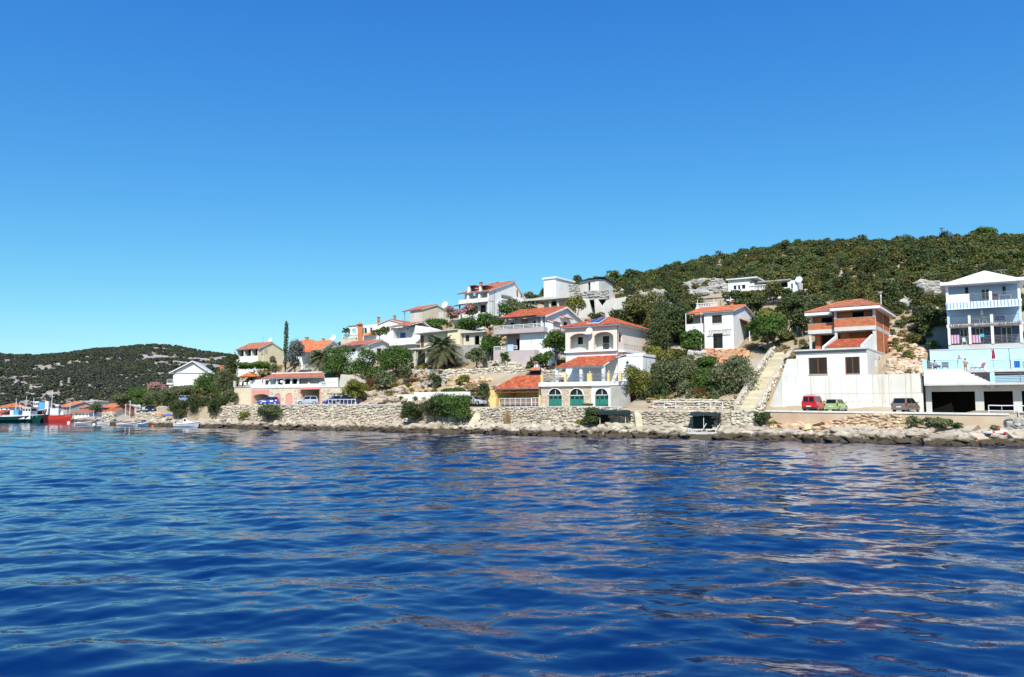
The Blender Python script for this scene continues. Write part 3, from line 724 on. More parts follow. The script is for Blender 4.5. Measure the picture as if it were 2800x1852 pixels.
# ---------------------------------------------------------------- foliage
def leafm(name, c1, c2, var=.35, trans=.18):
    if name in MATS: return MATS[name]
    m = M(name, c1, c2, 0.55, 0.6, island=var, spec=.25)
    p = m.node_tree.nodes['Principled BSDF']
    n = m.node_tree.nodes; l = m.node_tree.links
    tr = n.new('ShaderNodeBsdfTranslucent'); ad = n.new('ShaderNodeMixShader'); ad.inputs[0].default_value = trans
    src = p.inputs['Base Color'].links[0].from_socket; l.new(src, tr.inputs['Color'])
    out = n['Material Output']; l.new(p.outputs[0], ad.inputs[1]); l.new(tr.outputs[0], ad.inputs[2]); l.new(ad.outputs[0], out.inputs['Surface'])
    return m
LEAF = {
 'dark': leafm('dark_evergreen_leaves', (0.055, 0.082, 0.026), (0.095, 0.115, 0.038)),
 'maquis': leafm('maquis_leaves', (0.105, 0.112, 0.026), (0.175, 0.165, 0.045)),
 'green': leafm('fresh_green_leaves', (0.060, 0.125, 0.022), (0.095, 0.165, 0.030)),
 'lime': leafm('yellow_green_leaves', (0.165, 0.185, 0.030), (0.24, 0.23, 0.05)),
 'olive': leafm('olive_leaves', (0.115, 0.145, 0.062), (0.175, 0.195, 0.088)),
 'grey': leafm('grey_blue_conifer_needles', (0.12, 0.14, 0.13), (0.18, 0.19, 0.17)),
 'pine': leafm('pine_needles', (0.075, 0.150, 0.022), (0.125, 0.200, 0.035)),
 'tawny': leafm('dry_grass', (0.36, 0.24, 0.10), (0.42, 0.33, 0.16)),
 'rust': leafm('dry_brown_twigs', (0.20, 0.095, 0.05), (0.27, 0.15, 0.08)),
 'oleander': leafm('oleander_leaves', (0.10, 0.14, 0.05), (0.17, 0.19, 0.08)),
 'flower': leafm('pink_blossom', (0.50, 0.20, 0.22), (0.58, 0.34, 0.30)),
 'palm': leafm('palm_fronds', (0.10, 0.12, 0.05), (0.17, 0.18, 0.085)),
 'dry_palm': leafm('dry_palm_fronds', (0.30, 0.24, 0.15), (0.22, 0.17, 0.10)),
}
def leaf_cloud(rng, lobes, n, size, flat=.6, inner=.55):
    # lobes: (centre, radii); leaf-sized quads through the outer part of each lobe
    L = len(lobes); vol = np.array([r[0] * r[1] + r[1] * r[2] + r[0] * r[2] for c, r in lobes]); pr = vol / vol.sum()
    idx = rng.choice(L, n, p=pr); C = np.array([c for c, r in lobes])[idx]; R = np.array([r for c, r in lobes])[idx]
    d = rng.normal(size=(n, 3)); d /= np.linalg.norm(d, axis=1)[:, None]
    d[:, 2] = np.where(d[:, 2] < -.45, -d[:, 2] * .8, d[:, 2])
    rr = inner + (1.06 - inner) * rng.random(n) ** .7
    # hollows between clumps
    cl = np.sin(d[:, 0] * 5.1 + idx * 1.7) * np.sin(d[:, 1] * 4.7 + idx) * np.sin(d[:, 2] * 5.3 + 2 * idx)
    rr *= 1 + .16 * cl
    sp = np.sin(d[:, 0] * 11.3 + 3 * idx) * np.sin(d[:, 1] * 10.1 + 2.2 * idx) * np.sin(d[:, 2] * 9.7 + idx); rr *= 1 + .5 * np.clip(sp - .25, 0, 1)
    pos = C + d * R * rr[:, None]
    nrm = d * .9 + rng.normal(size=(n, 3)) * .75 + np.array((0, 0, .35)); nrm /= np.linalg.norm(nrm, axis=1)[:, None]
    tg = np.cross(nrm, rng.normal(size=(n, 3))); tg /= np.linalg.norm(tg, axis=1)[:, None]; bt = np.cross(nrm, tg)
    a = (size * rng.uniform(.6, 1.35, n))[:, None]; b_ = a * flat
    V = np.stack([pos - tg * a, pos - bt * b_ - nrm * a * .12, pos + tg * a, pos + bt * b_ - nrm * a * .12], 1).reshape(-1, 3)
    F = np.arange(4 * n).reshape(n, 4)
    return V, F
def blob_lobes(rng, k, w_, h, spread=.62, lobe=.5, base=.0):
    out = []
    for i in range(k):
        a = rng.random() * 6.283; q = spread * math.sqrt(rng.random()); z = base + h * (.25 + .55 * rng.random())
        top = 1 - .45 * q
        r = lobe * rng.uniform(.7, 1.25)
        out.append(((w_ * q * math.cos(a), w_ * q * math.sin(a), min(z, base + h * top)), (w_ * r, w_ * r, h * r * .55)))
    return out
def crown_mesh(kind, w_, h, seed, leaf=.16, dens=1.0, lobes=9, base=0.0, spread=.62, lobe=.45):
    rng = np.random.default_rng(seed); lb = blob_lobes(rng, lobes, w_, h, spread, lobe, base)
    area = sum(4 * (r[0] * r[1] + r[1] * r[2] + r[0] * r[2]) for c, r in lb)
    n = int(min(6500, max(220, dens * .75 * area / (leaf * leaf))))
    V, F = leaf_cloud(rng, lb, n, leaf); V[:, 2] = np.maximum(V[:, 2], base * .0 + .01)
    return np_mesh('crown', V, F, LEAF[kind])
def tree(name, label, cat, p, w_, h, kind, seed, trunk=.25, leaf=.17, dens=1.0, lobes=10, group=None, spread=.62, lobe=.45, lean=0.0, sink=.15):
    # w_ = crown radius, h = whole height, trunk = fraction of clear stem
    p = Vector(p); t = thing(name, label, cat, p - Vector((0, 0, sink)), 0, group); rng = random.Random(seed); zb = h * trunk
    cr = link('crown', crown_mesh(kind, w_, h - zb, seed, leaf, dens, lobes, 0, spread, lobe), t); cr.location = (lean, 0, zb)
    m = MB(); r0 = max(.04, h * .028); top = Vector((lean * .8, 0, zb + (h - zb) * .45))
    m.tube([(0, 0, -.4), (lean * .2 + rng.uniform(-.1, .1) * w_ * .3, 0, zb * .6), top], [r0 * 1.3, r0, r0 * .5])
    for i in range(5):
        a = rng.random() * 6.28; q = Vector((0, 0, zb * rng.uniform(.3, .9))).lerp(top, .3); e = Vector((lean + w_ * .55 * math.cos(a), w_ * .55 * math.sin(a), zb + (h - zb) * rng.uniform(.3, .7)))
        m.tube([q, q.lerp(e, .5) + Vector((0, 0, -.06 * h)), e], [r0 * .6, r0 * .4, r0 * .18], 5)
    m.build('trunk', BARK, t); return t
def bush(name, label, px, py, t, wpx, hpx, kind, seed, leaf=.15, dens=1.0, lobes=8, trunk=.08, group=None, cat='bush', **k):
    # px, py: foot of the bush in the picture, t metres inland; wpx, hpx its size there
    p = at_t(px, py, t); m_ = mpp(p)
    return tree(name, label, cat, p, wpx * m_ / 2, hpx * m_, kind, seed, trunk, leaf, dens, lobes, group, **k)
# ---------------------------------------------------------------- sea walls and shore rocks
def face(pl):            # [(px, py_top, py_bot)] at t -> plan, bottoms, tops
    return None
def wall_px(name, label, rows, t, **k):
    pts, bot, top = [], [], []
    for px, yt, yb in rows:
        a = at_t(px, yt, t); c = at_t(px, yb, t); pts.append((a.x, a.y)); top.append(a.z); bot.append(c.z)
    return stone_wall(name, label, pts, bot, top, **k)
wall_px('sea_wall', 'dry stone sea wall under the parked silver hatchback and pickup', [(742,1107,1166),(800,1107,1167),(880,1107,1168),(960,1107,1168),(1040,1108,1169),(1098,1108,1170)], TW - .1, size=(.62, .40), seed=3, cap=CONC)
wall_px('sea_wall', 'stone sea wall half hidden behind the big shore bushes', [(1100,1108,1170),(1180,1112,1170),(1262,1113,1170)], TW - .05, size=(.6, .38), seed=4, mat=STONEP, limit=120)
wall_px('sea_wall', 'mortared stone sea wall below the green garage doors', [(1296,1120,1168),(1330,1116,1172),(1420,1114,1173),(1520,1113,1174),(1620,1113,1175),(1700,1115,1176)], TW - .1, size=(.52, .33), seed=5, cap=CONC)
wall_px('sea_wall', 'layered stone sea wall behind the two white sun loungers', [(1702,1120,1176),(1760,1122,1178),(1880,1122,1180),(1990,1124,1182),(2030,1124,1184)], TW - .1, size=(.75, .28), seed=6, mat=STONE, tidy=.8)
wall_px('retaining_wall', 'low stone retaining wall behind the white shore railing', [(1780,1093,1120),(1860,1091,1121),(1940,1091,1121),(2018,1091,1122)], 6.0, size=(.7, .26), seed=7, mat=STONE, limit=120, tidy=.8)
wall_px('sea_wall', 'rough stone bastion at the foot of the long stairs', [(2004,1124,1185),(2040,1122,1186),(2066,1122,1186)], TW - .35, size=(.5, .34), seed=8, mat=STONEP, limit=160)
# the right wall: a rendered band over rough stone
def road_wall():
    rows = [(2092,1126,1152),(2200,1128,1153),(2278,1129,1155),(2420,1131,1155),(2500,1132,1160),(2620,1134,1172),(2760,1136,1176)]
    a0 = at_t(2092, 1152, TW); t = thing('road_wall', 'stained ochre concrete road wall below the three parked cars', 'wall', a0)
    for (p, a, c), (q, d, e) in zip(rows, rows[1:]):
        A, C = at_t(p, a, TW), at_t(p, c + 6, TW); D, E = at_t(q, d, TW), at_t(q, e + 6, TW); n = Vector((*N2, 0)) * .5
        MB().add([tuple(x - a0) for x in (C, E, E + n, C + n, A, D, D + n, A + n)], [(0,3,2,1),(4,5,6,7),(0,1,5,4),(1,2,6,5),(2,3,7,6),(3,0,4,7)]).build('wall_section', CONCO, t)
        f_ = Vector((*N2, 0)) * -.1; g = Vector((*N2, 0)) * .55; up = Vector((0, 0, .2))
        MB().add([tuple(x - a0) for x in (A + f_, D + f_, D + g, A + g, A + f_ + up, D + f_ + up, D + g + up, A + g + up)], [(0,3,2,1),(4,5,6,7),(0,1,5,4),(1,2,6,5),(2,3,7,6),(3,0,4,7)]).build('coping', CONCW, t)
road_wall()
wall_px('stone_revetment', 'sloping bank of fitted stones below the grey brown car', [(2272,1150,1176),(2310,1138,1180),(2360,1132,1183),(2430,1131,1184),(2468,1136,1186),(2482,1150,1186)], TW - .55, size=(.66, .3), seed=9, mat=STONEO, tidy=.3)
wall_px('stone_wall', 'grey stone wall end by the inflatable boat', [(2752,1142,1176),(2800,1140,1180),(2850,1140,1182)], TW - .3, size=(.6, .4), seed=10, mat=STONEG, limit=80)
# left of the stone building
wall_px('sea_wall', 'stone sea wall hidden behind the broad bush below the arcade', [(640,1110,1160),(690,1108,1164),(742,1107,1166)], TW, size=(.62, .4), seed=24, limit=90)
wall_px('sea_wall', 'weathered stone bank between the shore bushes and the small stairs', [(1262,1114,1170),(1298,1116,1171)], TW + .3, size=(.6, .4), seed=25, limit=40)
wall_px('sea_wall', 'short stone sea wall beside the dark gap in the bank', [(602,1112,1154),(640,1110,1156)], TW, size=(.6, .4), seed=11, limit=90)
wall_px('sea_wall', 'low stone sea wall under the parked dark car', [(372,1128,1158),(412,1127,1158),(440,1130,1160)], TW, size=(.7, .45), seed=12, limit=90)
wall_px('sea_wall', 'tan stone sea wall at the far end of the quay', [(282,1128,1154),(312,1126,1155)], TW, size=(.7, .5), seed=13, limit=60)
# upper terrace walls
wall_px('terrace_wall', 'long stone terrace wall below the date palm', [(1108,1012,1048),(1170,1010,1050),(1240,1010,1048),(1330,1006,1046),(1372,1000,1045),(1432,1006,1042)], 17.0, size=(.6, .4), seed=14, mat=STONEP)
wall_px('terrace_wall', 'grey stone ramp wall climbing towards the date palm', [(1112,1064,1086),(1160,1044,1078),(1215,1018,1060)], 13.5, size=(.7, .45), seed=15, mat=STONEG, limit=80)
wall_px('terrace_wall', 'stone terrace wall under the mauve balconied house', [(1320,988,1020),(1380,986,1020),(1440,1000,1030)], 20.0, size=(.6, .4), seed=16, mat=STONEP, limit=120)
wall_px('terrace_wall', 'stone wall fragment behind the outdoor grill', [(1484,1010,1044),(1522,1012,1046)], 12.5, size=(.6, .35), seed=17, mat=STONE, limit=40)
wall_px('terrace_wall', 'ochre rubble wall below the white house with brown shutters', [(1856,960,1000),(1890,955,1005)], 26.0, size=(.6, .4), seed=18, mat=STONE, limit=60)
wall_px('retaining_wall', 'grey slab wall under the white house balcony', [(1888,956,1040),(1918,962,1036)], 24.0, size=(1.1, .7), seed=19, mat=STONEG, limit=40)
wall_px('field_wall', 'dry stone field wall under the grey stone hut', [(1570,800,815),(1620,795,815),(1662,793,812)], 46.0, size=(.7, .4), seed=20, mat=STONEG, limit=80)
wall_px('field_wall', 'tumbled dry stone wall in the scrub left of the blue house', [(2478,778,796),(2520,765,800),(2560,768,795),(2596,775,800)], 62.0, size=(.9, .55), seed=21, mat=STONEG, limit=90)
wall_px('field_wall', 'dry stone wall in the scrub above the white roofed house', [(1870,772,800),(1920,760,795),(1975,762,780)], 78.0, size=(1.1, .7), seed=22, mat=STONEG, limit=90)
wall_px('field_wall', 'pale rock outcrop wall beside the roofless ruin', [(1748,800,825),(1790,795,822),(1815,790,812)], 62.0, size=(1.2, .8), seed=23, mat=STONEG, limit=60)
# loose shore rocks: big pale blocks above, dark at the tide line
def shore_rocks():
    rng = random.Random(8)
    def strip(px0, px1, n, t0, t1, lift=.0):
        out = []
        for i in range(n):
            px = px0 + (px1 - px0) * (i + rng.random()) / n; t = rng.uniform(t0, t1); p = at_t(px, 1150, t)
            z = float(np.interp(t, [-.4, .2, .9, 2, 3.2], [-.1, .1, .5, .95, 1.3])) + lift + rng.uniform(-.1, .15)
            out.append((p.x, p.y, z))
        return out
    def put(label, px0, px1, n, size, seed, lim=220, mat=ROCKM, t0=-.3, t1=3.2, **k):
        o = rubble('shore_rocks', label, strip(px0, px1, n, t0, t1, **k), size, mat, seed, limit=lim, kind='structure')
    put('pale rocks along the far left shore', 380, 760, 330, 1.2, 31, 150)
    put('pale rocks below the silver hatchback wall', 760, 1120, 320, 1.0, 32, 200)
    put('white boulders below the big shore bushes', 1100, 1340, 190, 1.25, 33, 150)
    put('white rocks below the garage doors wall', 1320, 1640, 330, 1.15, 34, 220)
    put('grey white rocks round the sun shelters', 1600, 1880, 240, 1.25, 35, 200)
    put('grey white rocks round the foot of the stairs', 1965, 2120, 180, 1.4, 36, 180)
    put('broken ochre rocks below the road wall', 2090, 2300, 280, 1.15, 37, 230)
    put('large weathered rocks below the concrete garage', 2280, 2840, 560, 1.25, 38, 280)
    put('tumbled ochre blocks below the road wall', 2100, 2300, 90, .9, 39, 90, STONEO, 1.8, 3.3, lift=.5)
shore_rocks()
# a low concrete quay along the left waterline
def quay():
    for a, c, lab in ((478, 745, 'low pale concrete quay beside the moored cabin boat'), (300, 398, 'low concrete quay by the moored open boats')):
        n = 9; pts = [at_t(a + (c - a) * i / n, 1160, .15) for i in range(n + 1)]; bk = [at_t(a + (c - a) * i / n, 1160, 1.9) for i in range(n + 1)]
        o = thing('quay', lab, 'quay', (pts[0].x, pts[0].y, 0))
        for i in range(n):
            z = .72 + .06 * math.sin(i * 1.7); o0 = o.location
            MB().slab([(q.x - o0.x, q.y - o0.y) for q in (pts[i], pts[i + 1], bk[i + 1], bk[i])], -.6, z).build('quay_block', ROCKM, o)
quay()
# ================================================================ right group
def bricks(b, r, v, parent, tf=None, L=.48, H=.24, th=.2):
    u0, u1, z0, z1 = r; nx = max(1, round((u1 - u0) / L)); nz = max(1, round((z1 - z0) / H)); w_, h = (u1 - u0) / nx, (z1 - z0) / nz; g = .012
    MB(tf).box(u0 + .01, u1 - .01, v + .025, v + th, z0 + .005, z1 - .005).build('mortar_bed', MORTAR, parent)
    def piece(a, c, mesh=None, loc=None): pass
    full = half = None
    for j in range(nz):
        x = u0; first = j % 2
        while x < u1 - .01:
            ww = w_ / 2 if (first or x + w_ > u1 + .01) else w_; first = 0
            key = 'h' if ww < w_ * .9 else 'f'; me = half if key == 'h' else full
            c = (x + ww / 2, v + .04, z0 + (j + .5) * h); c = tf(*c) if tf else c
            if me is None:
                q0 = tf(0, 0, 0) if tf else (0, 0, 0)
                m = MB((lambda a, y, z: tuple(Vector(tf(a, y, z)) - Vector(q0))) if tf else None).box(-ww / 2 + g, ww / 2 - g, -.04, .06, -h / 2 + g, h / 2 - g)
                o = m.build('brick', BRICK, parent); me = o.data
                if key == 'h': half = me
                else: full = me
            else: o = link('brick', me, parent)
            o.location = c; x += ww
def unfinished_house():
    b = B('unfinished_house', 'unfinished white concrete and red brick house above the high retaining wall', 'house', 2373, 1027, 11)
    r = b.root; u0 = b.f(2178, 1000)[0]; zt = b.f(2275, 958)[1]; vD = b.sd(2428, 1000)[0]
    W1 = b.R(2211, 978, 2262, 1024); W2 = b.R(2311, 976, 2351, 1023)
    slits = [b.S(2393, 980, 2396, 1000), b.S(2401, 982, 2404, 1024)]
    MB().wall(u0, 0, -.6, zt, 0, .3, [W1, W2]).build('wall', WHITE, r)
    MB(side_tf(0)).wall(.3, vD, -.6, zt, 0, .3, slits).build('wall', CONCW, r)
    MB(left_tf(u0)).wall(.3, vD, -.6, zt, 0, .3).build('wall', CONCW, r)
    b.box('inner_wall', DARKIN, u0 + .3, -.3, 2.2, 2.3, -.5, zt)
    for q in (W1, W2): window(b, q, 0, frame=DARKWOOD, pane=DARKIN, mull=1, fw=.13, sill=CONC, deep=.1)  # unglazed openings: near-black panes stand in for the shade inside
    z1 = b.f(2275, 953, -.3)[1]
    b.box('terrace_slab', CONC, u0 - .15, .05, -.35, vD, zt + .002, z1)
    b.box('fascia', CONCG, u0 - .02, .0, -.06, -.003, zt - .42, zt - .004)
    vU = b.sd(2399, 930)[0]; vB = b.sd(2437, 930)[0]
    vL = vU + .9                                          # left bay a little further back
    zs0, zs1 = b.f(2340, 904, vU)[1], b.f(2340, 893, vU)[1]
    uL, uM, uR = b.f(2213, 930, vL)[0], b.f(2283, 930, vU)[0], b.f(2396, 930, vU)[0]
    for x0, x1, v in ((2213, 2219, vL), (2283, 2290, vU), (2387, 2394, vU)):
        a, c = b.f(x0, 930, v)[0], b.f(x1, 930, v)[0]; b.box('column', CONC, a, c, v, v + .3, z1 + .002, zs0)
    b.box('floor_slab', CONC, uL - .1, uM - .002, vL - .15, vB, zs0 - .1, zs1 - .1); b.box('floor_slab', CONC, uM, uR + .02, vU - .15, vB, zs0, zs1)
    # ground floor back walls of the open storey
    b.box('back_wall', BRICK, uM, uR - .02, vU + 3.2, vU + 3.4, z1, zs0 - .01); b.box('back_wall', DARKIN, uL + .1, uM - .05, vL + 3.0, vL + 3.2, z1, zs0 - .12)
    q = b.R(2229, 915, 2243, 950, vL + 1.2); b.box('brick_pier', BRICK, q[0], q[1], vL + 1.2, vL + 2.6, z1, zs0 - .12)
    q = b.R(2300, 910, 2322, 930, vU + 2.0); b.box('brick_pier', BRICK, q[0], q[1], vU + 2.0, vU + 2.3, z1, zs0 - .01)
    # brick balcony parapets
    zp = b.f(2340, 870, vU)[1]; bricks(b, (uL - .1, uM - .002, zs1 - .098, zp - .42), vL - .15, r); bricks(b, (uM, uR, zs1 + .002, zp), vU - .15, r)
    b.box('parapet_cap', CONCG, uL - .12, uM - .01, vL - .18, vL + .08, zp - .418, zp - .35); b.box('parapet_cap', CONCG, uM, uR + .02, vU - .18, vU + .08, zp + .002, zp + .07)
    # upper storey
    ze = b.f(2340, 848, vU)[1]; vW = vU + 1.3
    w1 = b.R(2331, 852, 2362, 890, vW); w2 = b.R(2246, 858, 2276, 896, vL + 1.0)
    MB().wall(uM, uR - .02, zs1, ze, vW, .25, [(w1[0], w1[1], zs1 - .1, w1[3])]).build('brick_wall', BRICK, r)
    MB().wall(uL + .3, uM - .02, zs1 - .1, ze - .35, vL + 1.0, .25, [(w2[0], w2[1], zs1 - .2, w2[3])]).build('brick_wall', BRICK, r)
    b.box('inner_wall', DARKIN, uL + .4, uR - .4, vL + 2.8, vL + 2.9, zs1, ze - .4)
    for u in (uM, uR - .32): b.box('column', CONC, u, u + .3, vU, vU + .25, zp + .08, ze)
    b.box('column', CONC, uL + .05, uL + .35, vL + .7, vL + .95, zs1, ze - .35)
    # right side wall in brick with concrete frame
    bricks(b, (vU + .3, vB - .3, zt, zs0), 0, r, side_tf(uR), .6, .3); bricks(b, (vU + .3, vB - .3, zs1, ze - 1.0), 0, r, side_tf(uR), .6, .3)
    b.box('wall', BRICK, uR - .25, uR - .03, vU + .3, vB - .3, ze - 1.0, ze)
    for v in (vU + .02, (vU + vB) / 2, vB - .3): MB().box(uR - .3, uR + .02, v, v + .28, zt, ze).build('column', CONC, r)
    MB(left_tf(uL)).wall(vL + 3.3, vB, zt, ze - .35, 0, .25).build('brick_wall', BRICK, r)
    MB().wall(uL, uR - .3, zt, ze, vB - .1, .25).build('brick_wall', BRICK, r)
    # eaves and hipped roof
    ov = .75; zE = ze + .38; uE0, uE1 = uL - .35, uR + ov
    b.box('eave_slab', WHITE, uE0, uM - .35, vL - ov, vB + ov, ze - .35, zE - .35); b.box('eave_slab', WHITE, uM - .348, uE1, vU - ov, vB + ov, ze, zE)
    vm = (vU + vB) / 2; zr = b.f(2353, 820, vm)[1]; uA = b.f(2353, 820, vm)[0]; uB_ = b.f(2292, 826, vm)[0]; e_ = .0
    zl = zE - .33
    tile_roof([(uM - .34, vU - ov, zE + .01), (uE1, vU - ov, zE + .01), (uA, vm, zr)], TILED, 'roof', r, under=CONC)
    tile_roof([(uE1, vU - ov, zE + .01), (uE1, vB + ov, zE + .01), (uA, vm, zr)], TILED, 'roof', r, under=CONC)
    tile_roof([(uE1, vB + ov, zE + .01), (uE0, vB + ov, zE + .01), (uB_, vm, zr - .2), (uA, vm, zr)], TILED, 'roof', r, under=CONC)
    tile_roof([(uE0, vL - ov, zl), (uM + .6, vL - ov, zl), (uA, vm, zr - .22), (uB_, vm, zr - .22)], TILED, 'roof', r, under=CONC)
    tile_roof([(uE0, vB + ov, zl), (uE0, vL - ov, zl), (uB_, vm, zr - .22)], TILED, 'roof', r, under=CONC)
    ridge_caps([(uM - .34, vU - ov, zE), (uA, vm, zr), (uE1, vU - ov, zE)], TILEO, r); ridge_caps([(uE0, vL - ov, zl), (uB_, vm, zr - .2), (uA, vm, zr)], TILEO, r)
    # little lean-to roof between white rakes on the terrace
    ua, ub = b.f(2290, 935, vU)[0], b.f(2389, 930, vU)[0]; zh = b.f(2340, 927, vU - .3)[1]; uc = b.f(2266, 952, .2)[0]
    tile_roof([(ua, .25, z1 + .12), (ub - .25, .25, z1 + .12), (ub - .25, vU - .3, zh), (ua, vU - .3, zh)], TILE, 'lean_to_roof', r, under=CONC)
    for u in (ua - .28, ub - .26): MB(lambda a, y, z: (y, a, z)).prism([(.0, z1 + .02), (vU - .2, z1 + .02), (vU - .2, zh + .5), (.0, z1 + .3)], u, u + .24).build('rake_wall', WHITE, r)
    MB().bar(b.f(2409, 990, 0) and (.06, b.sd(2404, 1000)[0], -.5), (.06, b.sd(2404, 1000)[0], zt - .4), .06).build('drain_pipe', GREYMET, r)
    MB().bar((.06, b.sd(2420, 1000)[0], zt - 1.0), (.3, b.sd(2426, 1000)[0], -.3), .06).build('drain_pipe', GREYMET, r)
    p = b.R(2174, 1013, 2178, 1025, -.05); b.box('hydrant_box', M('red_paint', (.5, .02, .02)), p[0], p[1], -.2, -.02, p[2], p[3])
    carve(b, u0, .2, -1, vU, -.3); carve(b, uL - .5, uR + .4, vU, vB, zt - .2)
    return b
UH = unfinished_house()
CONCR = M('rust_streaked_concrete', (.72, .69, .62), (.62, .58, .50), .4, .9, .1, 8, streak=.75)
def retaining():
    b = B('retaining_wall', 'tall pale concrete retaining wall behind the parked cars', 'retaining wall', 2526, 1128, 9.6)
    r = b.root; uL = b.f(2092, 1100)[0]; uA = b.f(2150, 1000)[0]; zt = b.f(2320, 1026)[1]; zb = b.f(2300, 1127)[1] - .4; zA = b.f(2160, 982)[1]
    n = 9; uT = b.f(2136, 1027)[0]
    xs = [uT + (0 - uT) * i / n for i in range(n + 1)]; cols = [CONCW, CONCW, CONCW, CONC, CONC]
    zm = (zt + zb + .4) / 2
    for i in range(n):                                    # poured panels with open joints
        for z0, z1 in ((zb, zm - .012), (zm + .012, zt)):
            MB().box(xs[i] + .012, xs[i + 1] - .012, 0, .35, z0, z1).build('panel', CONCW if i < 6 else CONCR, r)
    MB().prism([(uL, zb), (uT - .02, zb), (uT - .02, zt), (uT + .05, zA - .5), (uA, zA - .4)][:3] + [(uT - .02, zt + .0)], .02, .35).build('end_panel', CONC, r)
    u2 = b.f(2180, 1000)[0]; MB().prism([(uT, zt + .01), (u2, zt + .01), (u2, zA), (uA + .1, zA)], .02, .35).build('upper_panel', CONCW, r)
    b.box('wall_core', CONCG, uT + .05, -.02, .3, .5, zb, zt - .05)
    holes = MB()
    for i, px in enumerate((2152, 2192, 2332, 2350, 2385, 2421)): 
        for py in (1099, 1120): u, z = b.f(px, py); holes.add([(u + .06 * math.cos(k), -.006, z + .06 * math.sin(k)) for k in (0, 1.05, 2.1, 3.14, 4.19, 5.24)], [(0, 1, 2, 3, 4, 5)])
    holes.build('weep_holes', DMETAL, r)
    b.box('road_edge', ROAD, uL, 6, -.02, .0, zb, zb + .3)
retaining()
def road():
    for label, x0, x1, t0, t1, y0, y1 in (('pale dusty shore road below the retaining wall', 2085, 2950, TW + .05, 9.3, 1128.5, 1126.5), ('pale gravel shore road in front of the stone building', 565, 990, TW + .05, 9.3, 1106.5, 1105.5),
                             ('pale concrete apron before the green garage doors', 1315, 1715, TW + .05, 8.3, 1112.5, 1110.5)):
        V, n = [], 24
        for i in range(n + 1):
            px = x0 + (x1 - x0) * i / n
            for t, py in ((t0, y0), (t1, y1)): V.append(tuple(at_t(px, py, t)))
        zs = [v[2] for v in V]; 
        V = [(x, y, float(zline(st((x, y))[0])) + .05) for x, y, z in V]
        o = MB().add(V, [(2 * i, 2 * i + 2, 2 * i + 3, 2 * i + 1) for i in range(n)]).build('road', ROAD); tag(o, label, kind='structure')
road()
def garage_block():
    b = B('garage_terrace', 'concrete garage block carrying the light blue pool terrace', 'garage', 2534, 1129, 10.5, yaw=30)
    r = b.root; uE = 22.0; z_open = b.f(2600, 1071)[1]; zs = b.f(2600, 1054, -1.6)[1]; zf = b.f(2580, 1010, -1.6)[1]
    cols = [(2532, 2548), (2667, 2691), (2771, 2795)]
    cu = [b.f(a, 1100)[0] for q in cols for a in q]; holes = [(cu[1], cu[2], -.5, z_open), (cu[3], cu[4], -.5, z_open), (cu[5], cu[5] + 5, -.5, z_open)]
    MB().wall(cu[0], uE, -.3, zs, 0, .5, holes).build('front_wall', CONC, r)
    b.box('back_wall', DARKIN, cu[0], uE, 9, 9.3, -.3, zs); b.box('side_wall', DARKIN, cu[0] + .02, cu[0] + .3, .5, 9, -.3, zs); b.box('floor', ROAD, cu[0], uE, -.4, 9, -.3, -.02)
    uS = b.f(2626, 1030, -1.6)[0]; uQ = b.f(2710, 1040, -1.6)[0]; u0 = b.f(2526, 1030, -1.6)[0]
    zq = b.f(2760, 1046, -1.6)[1]
    b.box('terrace_slab', CONC, u0, uE, -1.6, 10, zs, zs + .22)
    MB().prism([(u0, zs + .22), (uQ, zs + .22), (uQ, zq), (uS, zf), (u0, zf)], -1.6, -1.35).build('parapet_wall', CONCW, r)
    b.box('parapet_wall', CONC, uQ + .01, uE, -1.6, -1.35, zs + .22, zq)
    b.box('terrace_floor', M('pale_paving', (.6, .6, .58)), u0, uE, 1.0, 14, zf - .3, zf - .02); b.box('terrace_floor', MATS['pale_paving'], u0, uS + .3, -1.34, 1.0, zf - .3, zf - .02)
    n = 8
    for i in range(n):
        a = uS + (uQ - uS) * i / n; c = uS + (uQ - uS) * (i + 1) / n; z = zf - (zf - zq) * (i + 1) / n
        b.box('step', CONC, a + .3, c + .3, -1.2, .95, z - .6, z)
    # railings with cyan posts
    rail(b, (u0 + .3, -1.5, zf), (uS - .2, -1.5, zf), 1.0, 4, 2.2, GREYMET); rail(b, (uS + .2, -1.5, zf), (uQ - .1, -1.5, zq), 1.0, 4, 1.8, GREYMET); rail(b, (uQ + .2, -1.5, zq), (uE, -1.5, zq), 1.0, 5, 2.4, GREYMET)
    b.box('rail_band', CYANW, uQ + .2, uE, -1.46, -1.4, zq + .01, zq + .75)
    uX = b.f(2700, 995, 1.0)[0]; rail(b, (uX, 1.1, zf), (uE, 1.1, zf), 1.0, 4, 2.2, GREYMET)
    for px, v in ((2526, -1.55), (2624, -1.55), (2709, -1.55)):
        u = b.f(px, 995, v)[0]; z = zf if px < 2650 else zq; b.box('post', CYANW, u - .12, u + .3, v, v + .3, z - (.2 if z == zf else 0), z + 1.15)
    for px in (2702, 2748, 2795): u = b.f(px, 995, 1.1)[0]; b.box('post', CYANW, u - .12, u + .25, 1.0, 1.25, zf, zf + 1.1)
    # cyan back wall of the pool terrace
    vW = 7.0; a = b.f(2543, 980, vW)[0]; zt = b.f(2650, 956, vW)[1]; b.box('terrace_wall', CYANW, a, uE + 3, vW, vW + .3, zf - .1, zt)
    b.box('coping', CONC, a - .05, uE + 3, vW - .06, vW + .4, zt + .002, zt + .12)
    carve(b, cu[0] - 1, uE + 3, -1, 9.5, -.3); carve(b, cu[0] - 1, uE + 3, 8, 15, zf - .4)
    return b, zf, zq
GB, GZF, GZQ = garage_block()
